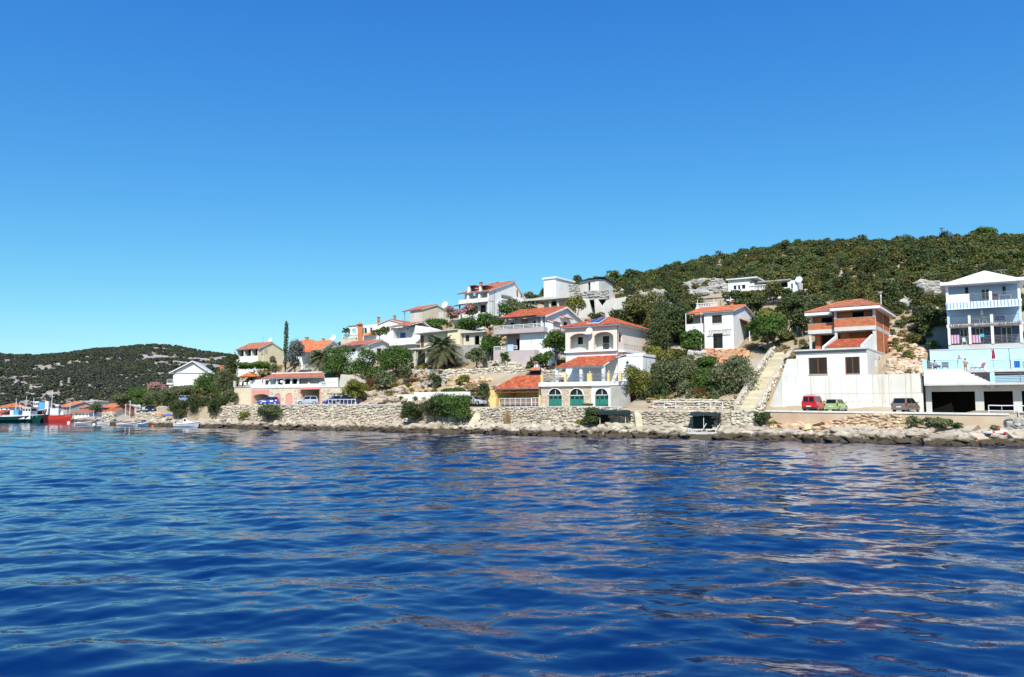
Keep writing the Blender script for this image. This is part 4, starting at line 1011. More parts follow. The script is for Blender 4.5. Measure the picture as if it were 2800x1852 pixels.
def blue_house():
    b = B('blue_house', 'pale blue three storey house with striped awning and white hipped roof', 'house', 2594, 955, 21, yaw=30)
    r = b.root; uR = b.f(2794, 860)[0]; D = 9.0; vW = 1.9
    F1 = b.f(2690, 941)[1]; F2 = b.f(2690, 884)[1]; F3 = b.f(2690, 823)[1]; ze = b.f(2690, 776)[1]
    P = [b.f(x, 900)[0] for x in (2591, 2598, 2648, 2655, 2709, 2717, 2788, 2796)]
    b.box('base_wall', CONC, 0, uR, -.02, D, -1.5, F1 - .01)
    for z0, z1, mat in ((F1, F2 - .35, M('navy_painted_shade', (.10, .13, .20))), (F2, F3 - .3, BLUEW), (F3, ze, BLUEW)):  # bottom storey: its shade is put into a navy wall colour
        hl = []
        if z0 == F3: hl = [b.R(2639, 783, 2648, 820, vW), b.R(2683, 790, 2706, 820, vW), b.R(2741, 783, 2750, 806, vW)]
        if z0 == F1: hl = [b.R(2625, 895, 2646, 938, vW), b.R(2668, 895, 2690, 938, vW), b.R(2738, 893, 2768, 938, vW)]
        hl = [(q[0], q[1], max(q[2], z0 + .02), min(q[3], z1 - .05)) for q in hl]
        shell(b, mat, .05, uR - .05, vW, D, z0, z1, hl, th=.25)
        for q in hl: window(b, q, vW, frame=WPAINT if q[1] - q[0] > .8 else DMETAL, mull=1 if q[1] - q[0] > .8 else 0, fw=.08)
    for z, h in ((F2, .34), (F3, .3)): b.box('balcony_slab', WHITE, -.1, uR + .1, -.1, D, z - h, z - .01)
    # piers between the balconies
    for i, (a, c) in enumerate(((P[0], P[1]), (P[2], P[3]), (P[4], P[5]), (P[6], P[7]))):
        b.box('pier', WHITE, a, c, -.12, .3, F1, F2 - .35); b.box('pier', WHITE if i not in (0, 3) else BLUEW, a, c, -.12, .16, F2, F2 + 1.1)
        if i in (0, 3): b.box('pier', BLUEW, a, c, -.1, .2, F2 + 1.11, F3 - .31); b.box('pier', WHITE, a, c, -.12, .2, F3, ze - .02)
        elif i == 2: b.box('pier', WHITE, a, c, -.12, .12, F3, F3 + 1.15)
    b.box('parapet', WHITE, P[1], P[3], -.1, .05, F3, F3 + 1.0)
    for z in (F1, F2, F3):
        for i in range(3): rail(b, (P[2 * i + 1], -.02, z), (P[2 * i + 2], -.02, z), 1.0, 5, 1.7, GREYMET)
    # striped awning pulled half out over the middle balcony
    n = 44; za, zb = F3 - .05, F3 - .95; m1, m2 = MB(), MB()
    STR = M('awning_blue', (.16, .32, .60))
    for i in range(n):
        a, c = P[0] + (P[7] - P[0]) * i / n, P[0] + (P[7] - P[0]) * (i + 1) / n
        (m1 if i % 2 else m2).add([(a, -.15, za), (c, -.15, za), (c, -.75, zb), (a, -.75, zb), (a, -.15, za - .02), (c, -.15, za - .02), (c, -.75, zb - .02), (a, -.75, zb - .02)], [(0,3,2,1),(4,5,6,7),(0,1,5,4),(1,2,6,5),(2,3,7,6),(3,0,4,7)])
    aw = m1.build('awning', WPAINT, r, 'white stripes of the awning'); m2.build('awning_stripes', STR, aw); MB().bar((P[0], -.76, zb), (P[7], -.76, zb), .05).build('awning_rail', WPAINT, aw)
    # reed screen edge on the lower balcony roof
    rng = random.Random(4); m = MB()
    for i in range(90): u = P[1] + (P[7] - P[1]) * (i + rng.random()) / 90; m.bar((u, -.2, F2 - .3), (u + rng.uniform(-.05, .05), -.3, F2 + rng.uniform(.0, .14)), .035, 4)
    m.build('reed_screen', M('dry_reed', (.23, .19, .14)), r)
    # roof
    ov = .9; b.box('eave_slab', WPAINT, -ov + .3, uR + ov - .3, -ov, D + ov, ze, ze + .4)
    vm = D / 2; apx = b.f(2692, 740, vm)
    e0, e1 = b.f(2606, 770, -ov + .2), b.f(2775, 764, -ov + .2); ZR = M('white_roof_sheet', (.72, .71, .68), (.64, .63, .6), .8, .7)
    c = [(-ov + 1.2, -ov + .3), (uR + ov - 1.2, -ov + .3), (uR + ov - 1.2, D + ov - .3), (-ov + 1.2, D + ov - .3)]
    MB().add([(x, y, ze + .41) for x, y in c] + [(apx[0], vm, apx[1])], [(0, 1, 4), (1, 2, 4), (2, 3, 4), (3, 0, 4), (3, 2, 1, 0)]).build('roof', ZR, r)
    a = b.f(2738, 740, 3); MB().bar((a[0], 3, ze + .4), (a[0], 3, a[1]), .03).bar((a[0] - .8, 3, a[1]), (a[0] + .8, 3, a[1] + .1), .02).build('antenna', GREYMET, r)
    carve(b, -1, uR + 1, -6, -.2, -1.0); carve(b, -.5, uR + .5, -1, D + .5, F1 - .3)
    return b, (F1, F2, F3), P
BH, BF, BP = blue_house()
# ---------------------------------------------------------------- long stairs beside the retaining wall
def stairs():
    lo, hi = at_t(2046, 1121, 5.2), at_t(2142, 965, 26.0)
    CARVE_LINE.append((lo, hi, 2.0))
    t = thing('stone_stairs', 'long pale stone stairs climbing between rubble walls', 'stairs', lo)
    d = hi - lo; L = math.hypot(d.x, d.y); e = Vector((d.x / L, d.y / L, 0)); nn = Vector((e.y, -e.x, 0)); n = 30; wd = 1.15
    PALE = M('pale_stair_stone', (.62, .56, .42), (.53, .47, .34), .8, .9, .2, objrand=.16)
    m0 = None
    run, rise = L / n, d.z / n
    for i in range(n):
        m = MB()
        a = e * (i * run); q = [a - nn * wd, a + nn * wd, a + nn * wd + e * (run + .08), a - nn * wd + e * (run + .08)]
        z1 = (i + 1) * rise
        m.add([tuple(x + Vector((0, 0, z1 - rise - .5))) for x in q] + [tuple(x + Vector((0, 0, z1))) for x in q], [(0,3,2,1),(4,5,6,7),(0,1,5,4),(1,2,6,5),(2,3,7,6),(3,0,4,7)]).build('step', PALE, t)
    for sgn, lab, hh in ((-1, 'rubble side wall left of the long stairs', 1.25), (1, 'rubble side wall right of the long stairs, beside the retaining wall', .8)):
        k = 7; pts = []; bot = []; top = []
        for i in range(k + 1):
            f_ = i / k; c = lo + d * f_ + nn * sgn * (wd + (.12 if sgn > 0 else .2)); 
            pts.append((c.x, c.y)); bot.append(c.z - .6); top.append(c.z + hh * (.7 + .3 * math.sin(f_ * 3)) )
        stone_wall('stair_wall', lab, pts, bot, top, STONEP, (.6, .36), 110, 60 + sgn, 'stone wall', core_th=.45 * (1 if sgn < 0 else 1))
        for q in range(1): pass
stairs()
# ================================================================ middle group
def shutter_house():
    b = B('white_house', 'white house with orange gable roof and brown shutters beside the stairs', 'house', 2007, 951, 29, yaw=33)
    r = b.root; u0 = b.f(1926, 900)[0]; ze = b.f(1965, 851)[1]; D = b.sd(2063, 900)[0]; zr = b.sd(2034, 835)[1]
    zg = b.sd(2034, 839)[1]
    W = b.R(1947, 862, 1974, 884); Dd = b.R(1950, 912, 1976, 950); Dd = (Dd[0], Dd[1], .02, Dd[3])
    shell(b, WHITE, u0, 0, 0, D, -1.2, ze, [W, Dd])
    gable_wall(b, WHITE, 0, D, ze, zg, 0); gable_wall(b, WHITE, 0, D, ze, zg, u0 + .25)
    shutters(b, W, 0, SHUT, 2, deep=.04); b.box('sill', WPAINT, W[0] - .05, W[1] + .05, -.08, .05, W[2] - .1, W[2] - .005)
    door(b, Dd, 0, SHUT, glass=True)
    ul = b.f(1886, 852, 0)[0]
    gable_roof(b, ul, 0, 0, D, ze, zr, TILEO, .5)
    # left balcony under the roof
    zb = b.f(1900, 912)[1]; uB = b.f(1878, 900)[0]; b.box('balcony_slab', WHITE, uB, u0 - .01, -.6, D * .6, zb - .2, zb)
    b.box('parapet', WHITE, uB, u0 - .01, -.6, -.45, zb + .002, b.f(1900, 887)[1]); b.box('parapet', WHITE, uB, uB + .15, -.44, D * .5, zb + .002, b.f(1900, 887)[1])
    b.box('wall', M('painted_shade_plaster', (.5, .48, .45)), uB + .3, u0 - .01, 2.2, 2.4, zb - 3.0, ze)  # wall behind the balcony: shade put into a greyer plaster
    for u in (uB + .05, u0 - .35): MB().bar((u, -.5, zb), (u, -.5, ze - .1), .07).build('post', WPAINT, r)
    for u in (uB + .05, (uB + u0) / 2, u0 - .35): MB().bar((u, -.5, -.9), (u, -.5, zb - .2), .06).build('post', WPAINT, r)
    tile_roof([(b.f(1898, 860, -.9)[0], -.9, ze - .5), (u0 - .02, -.9, ze - .5), (u0 - .02, .0, ze - .1), (b.f(1898, 860, -.9)[0], 0, ze - .1)], TILEO, 'balcony_roof', r)
    # ragged pergola over the door
    zp = b.f(1965, 905)[1]; m = MB(); rng = random.Random(2)
    for i in range(14): u = Dd[0] - .5 + i * .26; m.bar((u, -.02, zp + rng.uniform(-.05, .1)), (u + rng.uniform(-.15, .15), -.75, zp + rng.uniform(-.1, .1)), .04, 4)
    m.bar((Dd[0] - .6, -.7, zp), (Dd[1] + 1.7, -.7, zp + .08), .05); m.build('reed_awning', SHUTG, r)
    # side lean-to and steps of the right side
    va, vb = b.sd(2022, 880)[0], b.sd(2060, 880)[0]; zl = b.sd(2030, 874)[1]
    tile_roof([(1.6, va, zl - .75), (1.6, vb + 1, zl - .75), (0.02, vb + 1, zl), (.02, va, zl)], TILED, 'lean_to_roof', r, under=SHUT)
    for v in (va + .2, vb + .6): MB().bar((1.5, v, -.8), (1.5, v, zl - .8), .07).build('post', WPAINT, r)
    aircon(b, vb - .6, 0, zl + .15, side_tf(0))
    chimney(b, b.f(1999, 840, D / 2)[0], D * .55, zr - .5, zr + .45, .45)
    # roof terrace with a green canopy on posts behind the ridge
    v = D + .3; a, c = b.f(1906, 830, v)[0], b.f(1998, 830, v)[0]; z0 = b.f(1950, 836, v)[1]; z1 = b.f(1950, 810, v)[1]; vE = v + 4
    b.box('terrace', WHITE2, a - .3, c, v, vE, -1, z0 - .15); balustrade(b, (a - .2, v + .1, z0 - .15), (b.f(1962, 832, v)[0], v + .1, z0 - .15), .75)
    can = MB().add([(a, v, z1 - .3), (c, v, z1 - .35), (c, vE, z1 + .1), (a, vE, z1 + .1), (a, v, z1 - .35), (c, v, z1 - .4), (c, vE, z1 + .05), (a, vE, z1 + .05)], [(0,1,2,3),(7,6,5,4),(0,4,5,1),(1,5,6,2),(2,6,7,3),(3,7,4,0)]).build('canopy', M('dark_green_cloth', (.008, .03, .03)), r)
    for u in (a + .05, (a + c) / 2, c - .05):
        for w_ in (v + .1, vE - .1): MB().bar((u, w_, z0 - .2), (u, w_, z1 - .3), .05).build('post', WPAINT, can)
    carve(b, uB - .5, .3, -1.2, D + 1, -1.0)
    return b
SH_ = shutter_house()
def upper_bungalow():
    b = B('white_bungalow', 'long white bungalow with a balustrade high in the scrub', 'house', 1992, 806, 58, yaw=32)
    r = b.root; ua, ub, uc = b.f(2050, 790)[0], b.f(2062, 790)[0], b.f(2158, 785)[0]; zt = b.f(2020, 765)[1]; zf = b.f(2020, 795)[1]
    W = b.R(2006, 780, 2038, 791)
    shell(b, WHITE, 0, ua, 0, 6, -1.5, zt, [W]); window(b, W, 0, pane=GLASS, mull=3, frame=DARKIN)
    for i in (1, 2): q = (W[0] + (W[1] - W[0]) * i / 3 - .25, W[0] + (W[1] - W[0]) * i / 3 + .1); b.box('curtain', WPAINT, q[0], q[1], .08, .1, W[2], W[3])
    b.box('roof', WHITE2, -.3, ua + 1.6, -.5, 6.4, zt + .002, zt + .25)
    zp = b.f(2100, 768)[1]; b.box('porch_roof', CONCG, ua + 1.62, uc + .3, -.3, 6.3, zp - .25, zp)
    b.box('porch_wall', DARKIN, ua, uc, 3.2, 3.4, -1.5, zp - .25); b.box('porch_pier', WHITE, ua + .002, ub, 0, 3.2, zf - .1, zp - .25); b.box('terrace', WHITE, ua, uc, -.2, 3.2, -1.5, zf - .1)
    balustrade(b, (ua, -.1, zf - .1), (b.f(2100, 790)[0], -.1, zf - .1), .9); b.box('parapet', WHITE, -.2, ua - .05, -.75, -.55, -1.3, zf - .3)
    D0 = b.f(2154, 780)[0]; W2 = b.R(2162, 776, 2168, 790); shell(b, WHITE, D0, b.f(2180, 785)[0], 0, 5, -1.5, b.f(2168, 767)[1], [W2]); window(b, W2, 0, mull=0)
    carve(b, -.5, uc + 2, -1, 6, -1.6)
    p = b.w(b.f(2186, 775)[0], -.3, b.f(2186, 775)[1]); dish('big white satellite dish at the end of the bungalow', p - Vector((0, 0, .9)), .62, mast=1.6)
upper_bungalow()
def pink_house():
    # upper pink storeys
    b = B('pink_house', 'pink two storey villa with arched loggias and hipped red roof', 'house', 1688, 962, 13.5, yaw=33)
    r = b.root; u0 = b.f(1546, 920)[0]; ze = b.f(1640, 893)[1]; D = b.sd(1768, 930)[0]; zf = b.f(1620, 960)[1]
    A1 = b.R(1558, 912, 1609, 958); A2 = b.R(1624, 908, 1677, 956); zf = min(A1[2], A2[2])
    MB().wall(u0, 0, zf - .15, ze, 0, .3, [(A1[0], A1[1], zf, A1[3], .75), (A2[0], A2[1], zf, A2[3], .75)]).build('wall', PINK, r)
    wr = b.S(1692, 915, 1701, 936); MB(side_tf(0)).wall(.3, D, zf - .15, ze, 0, .3, [(wr[0], wr[1], wr[2], wr[3] + .5, .5)]).build('wall', PINK, r)
    MB().wall(u0 + .3, -.3, zf - .15, ze, D - .3, .3).build('wall', PINK, r); MB(left_tf(u0)).wall(.3, D, zf - .15, ze, 0, .3, [(.5, 1.5, zf, zf + 2.2, .5)]).build('wall', PINK, r)
    window(b, (wr[0], wr[1], wr[2], wr[3]), .1, side_tf(0), frame=DMETAL, mull=0, sill=PINK)
    vb = 1.7; LOG = M('loggia_plaster', (.78, .75, .66), (.74, .70, .6), .6)
    w1 = b.R(1580, 922, 1594, 942, vb); w2 = b.R(1648, 919, 1666, 953, vb); w2 = (w2[0], w2[1], zf, w2[3])
    MB().wall(u0 + .3, -.3, zf - .1, ze, vb, .2, [w1, w2]).build('loggia_wall', LOG, r); b.box('inner_wall', DARKIN, u0 + .3, -.3, vb + 1, vb + 1.1, zf, ze)
    window(b, w1, vb, frame=DARKIN, mull=1); window(b, w2, vb, frame=DARKIN, mull=1)
    um = (A1[1] + A2[0]) / 2; b.box('loggia_wall', LOG, um - .15, um + .15, .3, vb, zf, ze)
    b.box('loggia_floor', WHITE, u0 - .05, .05, -.35, vb, zf - .3, zf - .002)
    for q in (A1, A2): rail(b, (q[0], .1, zf), (q[1], .1, zf), .95, 1, .9, GREYMET, .016, cross=True)
    # white storey below
    b.box('lower_wall', WHITE, u0 + .02, -.02, .02, D - .05, -4.5, zf - .31)
    b.box('eave', WHITE, u0 - .55, .55, -.55, D + .55, ze + .002, ze + .14)
    zr = b.f(1640, 870, D / 2)[1]; ua = b.f(1655, 870, D / 2)[0]; ub = b.f(1662, 870, D / 2)[0]
    hip_roof(b, u0, 0, 0, D, ze + .15, zr, TILE, .62, WPAINT, ru=(ua, ub + .3))
    MB().bar((.06, .0 + .05, -2), (.06, .05, ze), .05).build('down_pipe', DARKWOOD, r)
    # solar collector on the front slope
    vq = D / 2; s_ = (zr - ze - .15) / (D / 2 + .62)
    def rp(px, py):
        best = None
        for v in np.linspace(-.6, D / 2, 80):
            u, z = b.f(px, py, float(v)); zz = ze + .15 + (v + .62) * s_
            if best is None or abs(z - zz) < best[0]: best = (abs(z - zz), u, float(v), zz)
        return best[1:]
    c = [Vector(rp(*q)) + Vector((0, 0, .16)) for q in ((1604, 888), (1638, 887), (1660, 873), (1627, 876))]
    up = Vector((0, 0, .08)); MB().add([tuple(q) for q in c] + [tuple(q + up) for q in c], [(0,3,2,1),(4,5,6,7),(0,1,5,4),(1,2,6,5),(2,3,7,6),(3,0,4,7)]).build('solar_frame', WPAINT, r)
    so_ = bpy.data.objects['solar_frame']; PV = M('solar_glass', (.02, .045, .16), (.03, .06, .2), 2, .15, spec=.6)
    for k in range(2):
        f_ = lambda s0, t0: (c[0].lerp(c[1], s0)).lerp(c[3].lerp(c[2], s0), t0) + up * 1.15
        q = [f_(.04 + .48 * k, .05), f_(.47 + .48 * k, .05), f_(.47 + .48 * k, .95), f_(.04 + .48 * k, .95)]; MB().add([tuple(x) for x in q] + [tuple(x + Vector((0, 0, .02))) for x in q], [(0,3,2,1),(4,5,6,7),(0,1,5,4),(1,2,6,5),(2,3,7,6),(3,0,4,7)]).build('solar_panel', PV, so_)
    p = b.w(b.f(1611, 906, -.7)[0], -.7, b.f(1611, 906, -.7)[1]); dish('white satellite dish on the pink villa between its loggias', p - Vector((0, 0, .3)), .55, mast=.35)
    # side balcony at right
    a = b.sd(1705, 950)[0]; rail(b, (.9, .5, zf - .2), (.9, D, zf - .2), .95, 1, 1.0, GREYMET, .016, cross=True); b.box('balcony_slab', WHITE, 0.0, 1.0, .3, D, zf - .5, zf - .2)
    aw = b.S(1755, 903, 1777, 907, 0); b.box('awning_box', WPAINT, .02, .5, aw[0], aw[1], aw[2], aw[3])
    carve(b, u0 - .5, 1, -.5, D, -4); 
    # ------- porch storey, terrace and garages are one building with the villa
    g = B('garage_terrace_house', 'terrace with three green arched garage doors and red porch roof', 'house', 1668, 1109, 8.5, yaw=33)
    q = g.root; zT = g.f(1600, 1050)[1]; zt2 = g.f(1600, 1044)[1]; uL = g.f(1480, 1080)[0]; uS = g.f(1618, 1080)[0]
    dr = [g.R(1500, 1062, 1536, 1108), g.R(1558, 1062, 1596, 1108), g.R(1627, 1062, 1664, 1109)]; dr = [(a_, c_, .0, e_) for a_, c_, d_, e_ in dr]
    STF = M('fitted_stone_facing', (.62, .50, .33), (.52, .40, .25), 1.4, .9, .5, 5)
    MB().wall(uL, uS, -.5, zT - .3, 0, .35, [(a_, c_, -.6, e_, (c_ - a_) / 2 * .9) for a_, c_, d_, e_ in dr[:2]]).build('wall', STF, q)
    MB().wall(uS + .003, 0, -.5, zT - .003, -.04, .35, [(dr[2][0], dr[2][1], -.6, dr[2][3], (dr[2][1] - dr[2][0]) / 2 * .9)]).build('wall', WHITE, q)
    rng = random.Random(5); items = []
    for i in range(520):                                  # facing stones round the doors
        u = rng.uniform(uL + .1, uS - .1); z = rng.uniform(.1, zT - .5)
        if any(a_ - .15 < u < c_ + .15 and z < e_ + .15 for a_, c_, d_, e_ in dr[:2]): continue
        items.append((Vector((u, .0, z)), Matrix.Rotation(rng.uniform(-.3, .3), 3, 'Y'), (rng.uniform(.25, .5), .09, rng.uniform(.16, .3)), g.o.y))
    lay(q, items, STONE, STONE_RAW, 'stone', 300)
    for a_, c_, d_, e_ in dr:
        hw = (c_ - a_) / 2; zs = e_ - hw * .9; vv = .12
        d_o = MB().box(a_, c_, vv + .04, vv + .1, -.02, zs).build('garage_door', GREEND, q)
        for i in range(3 if c_ - a_ > 0 else 2):
            x0, x1 = a_ + (c_ - a_) * i / 3, a_ + (c_ - a_) * (i + 1) / 3
            MB().box(x0 + .08, x1 - .08, vv, vv + .038, .12, zs * .55).build('panel', GREEND, d_o); MB().box(x0 + .12, x1 - .12, vv + .01, vv + .038, zs * .65, zs * .88).build('pane', GLASS, d_o)
            MB().box(x0 - .02, x0 + .02, vv - .01, vv + .04, .0, zs).build('batten', GREEND, d_o)
        n = 10; arc = [((a_ + c_) / 2 - hw * math.cos(math.pi * k / n), zs + hw * .9 * math.sin(math.pi * k / n)) for k in range(n + 1)]
        fl = MB().prism(arc, vv + .05, vv + .08).build('fanlight', GLASS, d_o); m = MB()
        for (x0, z0), (x1, z1) in zip(arc, arc[1:]): m.bar((x0, -.08, z0), (x1, -.08, z1), .07, 5)
        m.bar((a_, vv, zs), (c_, vv, zs), .05); m.bar(((a_ + c_) / 2, vv, zs), ((a_ + c_) / 2, vv, e_), .04); m.build('arch_trim', WPAINT, fl)
    b2v = 5.5
    g.box('terrace_slab', WHITE, uL - .25, .1, -.35, b2v + 3, zT - .3 + .003, zt2)
    g.box('side_wall', CONCG, .0, g.f(1722, 1080, .3)[0], .3, .6, -.5, zT + .1); g.box('terrace_slab', WHITE, .102, g.f(1722, 1080, .3)[0], .2, b2v + 3, zT - .25, zt2 - .02)
    # railings with yellow piers
    uz = g.f(1722, 1040, .2)[0]; prs = []
    for px in (1482, 1546, 1612, 1664, 1696):
        u = g.f(px, 1030, -.2)[0]; wd = .36 if px != 1612 else .7; prs.append((u, wd)); p_ = g.box('pier', YELLOW, u - wd / 2, u + wd / 2, -.3, .05, zt2 + .002, zt2 + 1.2)
        MB().lathe([(.08, 1.25), (.14, 1.34), (.1, 1.48), (.02, 1.52)], (u, -.12, zt2), 8).build('finial', CONC, p_)
    for (a_, w1_), (c_, w2_) in zip(prs, prs[1:]): rail(g, (a_ + w1_ / 2, -.12, zt2), (c_ - w2_ / 2, -.12, zt2), 1.05, 1, .8, GREYMET, .026, cross=True)
    rail(g, (prs[-1][0] + .2, -.12, zt2), (uz, .2, zt2), 1.05, 1, .8, GREYMET, .026, cross=True)
    # porch columns, roof and house wall behind
    vR = -.05; zeave = g.f(1600, 1002, vR)[1]; zc = g.f(1600, 1006, vR)[1]
    for px in (1522, 1588, 1649):
        u = g.f(px, 1025, .3)[0]; g.box('column', WHITE, u - .2, u + .2, .25, .65, zt2, zc + .1)
    ea, eb = g.f(1519, 1000, vR)[0], g.f(1650, 1000, vR)[0]; zR = g.f(1640, 972, b2v)[1]; ra, rb = g.f(1580, 975, b2v)[0], g.f(1708, 970, b2v)[0]
    tile_roof([(ea, vR, zeave), (eb, vR, zeave), (eb + .2, b2v, zR), (ea + 1.2, b2v, zR)], TILE, 'porch_roof', q)
    g.box('beam', WPAINT, ea + .2, eb - .1, .28, .62, zc - .02, zc + .22)
    uw0, uw1 = g.f(1556, 1010, b2v)[0], g.f(1765, 1010, b2v)[0]
    doors = [g.R(1573, 1003, 1592, 1042, b2v), g.R(1605, 1004, 1623, 1022, b2v), g.R(1654, 1000, 1676, 1030, b2v)]
    dw = [(doors[0][0], doors[0][1], zt2, doors[0][3]), doors[1], (doors[2][0], doors[2][1], zt2 + .9, doors[2][3])]
    MB().wall(uw0, uw1, zt2 - .2, zR + .1, b2v, .3, dw).build('house_wall', M('pink_white_render', (.76, .68, .64)), q); g.box('inner_wall', DARKIN, uw0, uw1, b2v + .8, b2v + .9, zt2 - .2, zR)
    door(g, dw[0], b2v, SHUT); window(g, dw[1], b2v, mull=2, frame=WPAINT); window(g, dw[2], b2v, mull=1, frame=SHUT)
    # right white block
    v0 = 2.2; x0 = g.f(1690, 1000, v0)[0]; x1 = g.f(1758, 1000, v0)[0]; zk = g.f(1730, 975, v0)[1]
    wv = g.R(1724, 1005, 1736, 1018, v0); 
    MB().wall(x0, x1, zt2 - 1.5, zk, v0, .3, [wv]).build('house_wall', WHITE, q); window(g, wv, v0, mull=1, frame=DMETAL); g.box('inner_wall', DARKIN, x0, x1, v0 + 1.2, v0 + 1.3, zt2, zk)
    MB(side_tf(x1)).wall(v0 + .3, 9, zt2 - 1.5, zk, 0, .3).build('house_wall', WHITE, q); MB(left_tf(x0)).wall(v0 + .3, b2v, zt2, zk, 0, .3).build('house_wall', WHITE, q)
    tile_roof([(x0 - .3, v0 - .2, zk - .02), (x0 + 1.4, v0 - .2, zk + .4), (x0 + 1.4, b2v + 2, zk + .6), (x0 - .3, b2v + 2, zk + .2)], TILE, 'side_roof', q); g.box('parapet', WHITE, x0 + 1.3, x1 + .1, v0 - .05, 9, zk + .002, zk + .35)
    aircon(g, g.f(1713, 993, v0)[0], v0, g.f(1713, 998, v0)[1])
    carve(g, uL - .5, uz, -1, 3, -.3); carve(g, uL + 1, uz + 2, 2, 9, zt2 - .4)
    rr = g.box('side_railing_base', WHITE, g.f(1512, 990, 6)[0], g.f(1546, 990, 6)[0], 6, 6.2, zt2 + 1.0, zt2 + 1.7)
    rail(g, (g.f(1512, 985, 6)[0], 6.1, zt2 + 1.7), (g.f(1546, 985, 6)[0], 6.1, zt2 + 1.7), 1.0, 1, .9, GREYMET, .016, cross=True)
    return b, g, zt2
PH, PG, PZT = pink_house()
def carport():
    b = B('yellow_carport', 'open yellow carport with red hipped roof and white gate', 'carport', 1478, 1110, 9.0, yaw=33)
    r = b.root; u0 = b.f(1352, 1080)[0]; ze = b.f(1420, 1064)[1]; D = 6.0; zr = b.f(1430, 1030, 3)[1]
    b.box('back_wall', YELLOW, u0 + .3, -.02, D - .25, D, -.3, ze); b.box('side_wall', YELLOW, u0, u0 + .3, .3, D, -.3, ze); b.box('side_wall', YELLOW, -.3, 0, .0, D - .26, -.3, ze)
    uq = b.f(1328, 1095)[0]; b.box('low_wall', YELLOW, uq, u0 + .28, -.05, .28, -.3, b.f(1340, 1084)[1]); b.box('pier', YELLOW, b.f(1337, 1070)[0], u0 + .15, .0, .3, b.f(1340, 1083)[1], ze - .1)
    za = ze + .05; e0, e1 = b.f(1352, 1063, -.4)[0], .15; ra, rb = b.f(1412, 1031, 3)[0], b.f(1482, 1029, 3)[0]
    tile_roof([(e0, -.4, za), (e1, -.4, za), (rb, 3, zr), (ra, 3, zr)], TILE, 'roof', r); tile_roof([(e0, D + .4, za), (e0, -.4, za), (ra, 3, zr)], TILE, 'roof', r); tile_roof([(e1, D + .4, za), (e0, D + .4, za), (ra, 3, zr), (rb, 3, zr)], TILE, 'roof', r)
    ridge_caps([(e0, -.4, za), (ra, 3, zr), (rb, 3, zr)], TILE, r)
    m = MB(); n = 9; zl = ze - .5
    m.bar((u0 + .3, -.1, zl), (-.3, -.1, zl), .04); m.bar((u0 + .3, -.1, ze - .02), (-.3, -.1, ze - .02), .04)
    for i in range(n): a, c = u0 + .3 + (-.6 - u0) * i / n, u0 + .3 + (-.6 - u0) * (i + 1) / n; m.bar((a, -.1, zl if i % 2 else ze), (c, -.1, ze if i % 2 else zl), .03)
    m.build('truss', M('red_brown_steel', (.3, .1, .06)), r)
    g = rail(b, (b.f(1368, 1100)[0], -.2, 0), (b.f(1455, 1100)[0], -.2, 0), 1.15, 1, .95, WPAINT, .03, name='gate'); rail(b, (b.f(1456, 1100)[0], -.2, 0), (-.2, -.2, 0), 1.2, 1, .8, WPAINT, .03, name='gate')
    k0, k1 = b.f(1370, 1100)[0], -.4
    b.box('gate_mesh', M('taupe_mesh_panel', (.26, .19, .16)), k0, k1, -.14, -.12, .1, 1.05)
    carve(b, u0 - 1, .5, -1, D, -.25)
carport()
def grill():
    b = B('outdoor_grill', 'outdoor stone grill with small tiled roof and white chimney', 'grill', 1462, 1032, 13, yaw=33)
    r = b.root; u0, u1 = b.f(1442, 1030)[0], b.f(1478, 1030)[0]; z1 = b.f(1460, 1013)[1]
    b.box('hearth', DARKIN, u0 + .3, u1 - .3, .3, 1.4, -.4, z1); b.box('counter', STONEG, u0 + .2, u1 - .2, .0, 1.5, -.6, .15)
    zt = b.f(1460, 1003, .7)[1]; c = (u0 + u1) / 2
    tile_roof([(u0, -.2, z1), (u1, -.2, z1), (c + .3, .8, zt), (c - .3, .8, zt)], TILEO, 'roof', r); tile_roof([(u1, 1.8, z1), (u0, 1.8, z1), (c - .3, .8, zt), (c + .3, .8, zt)], TILEO, 'roof', r)
    b.box('chimney', WHITE, c - .3, c + .4, .5, 1.2, zt - .3, b.f(1465, 994, .8)[1]); zz = b.f(1465, 992, .8)[1]; tile_roof([(c - .5, .3, zz), (c + .6, .3, zz), (c + .05, .85, zz + .3)], TILEO, 'chimney_roof', r)
grill()
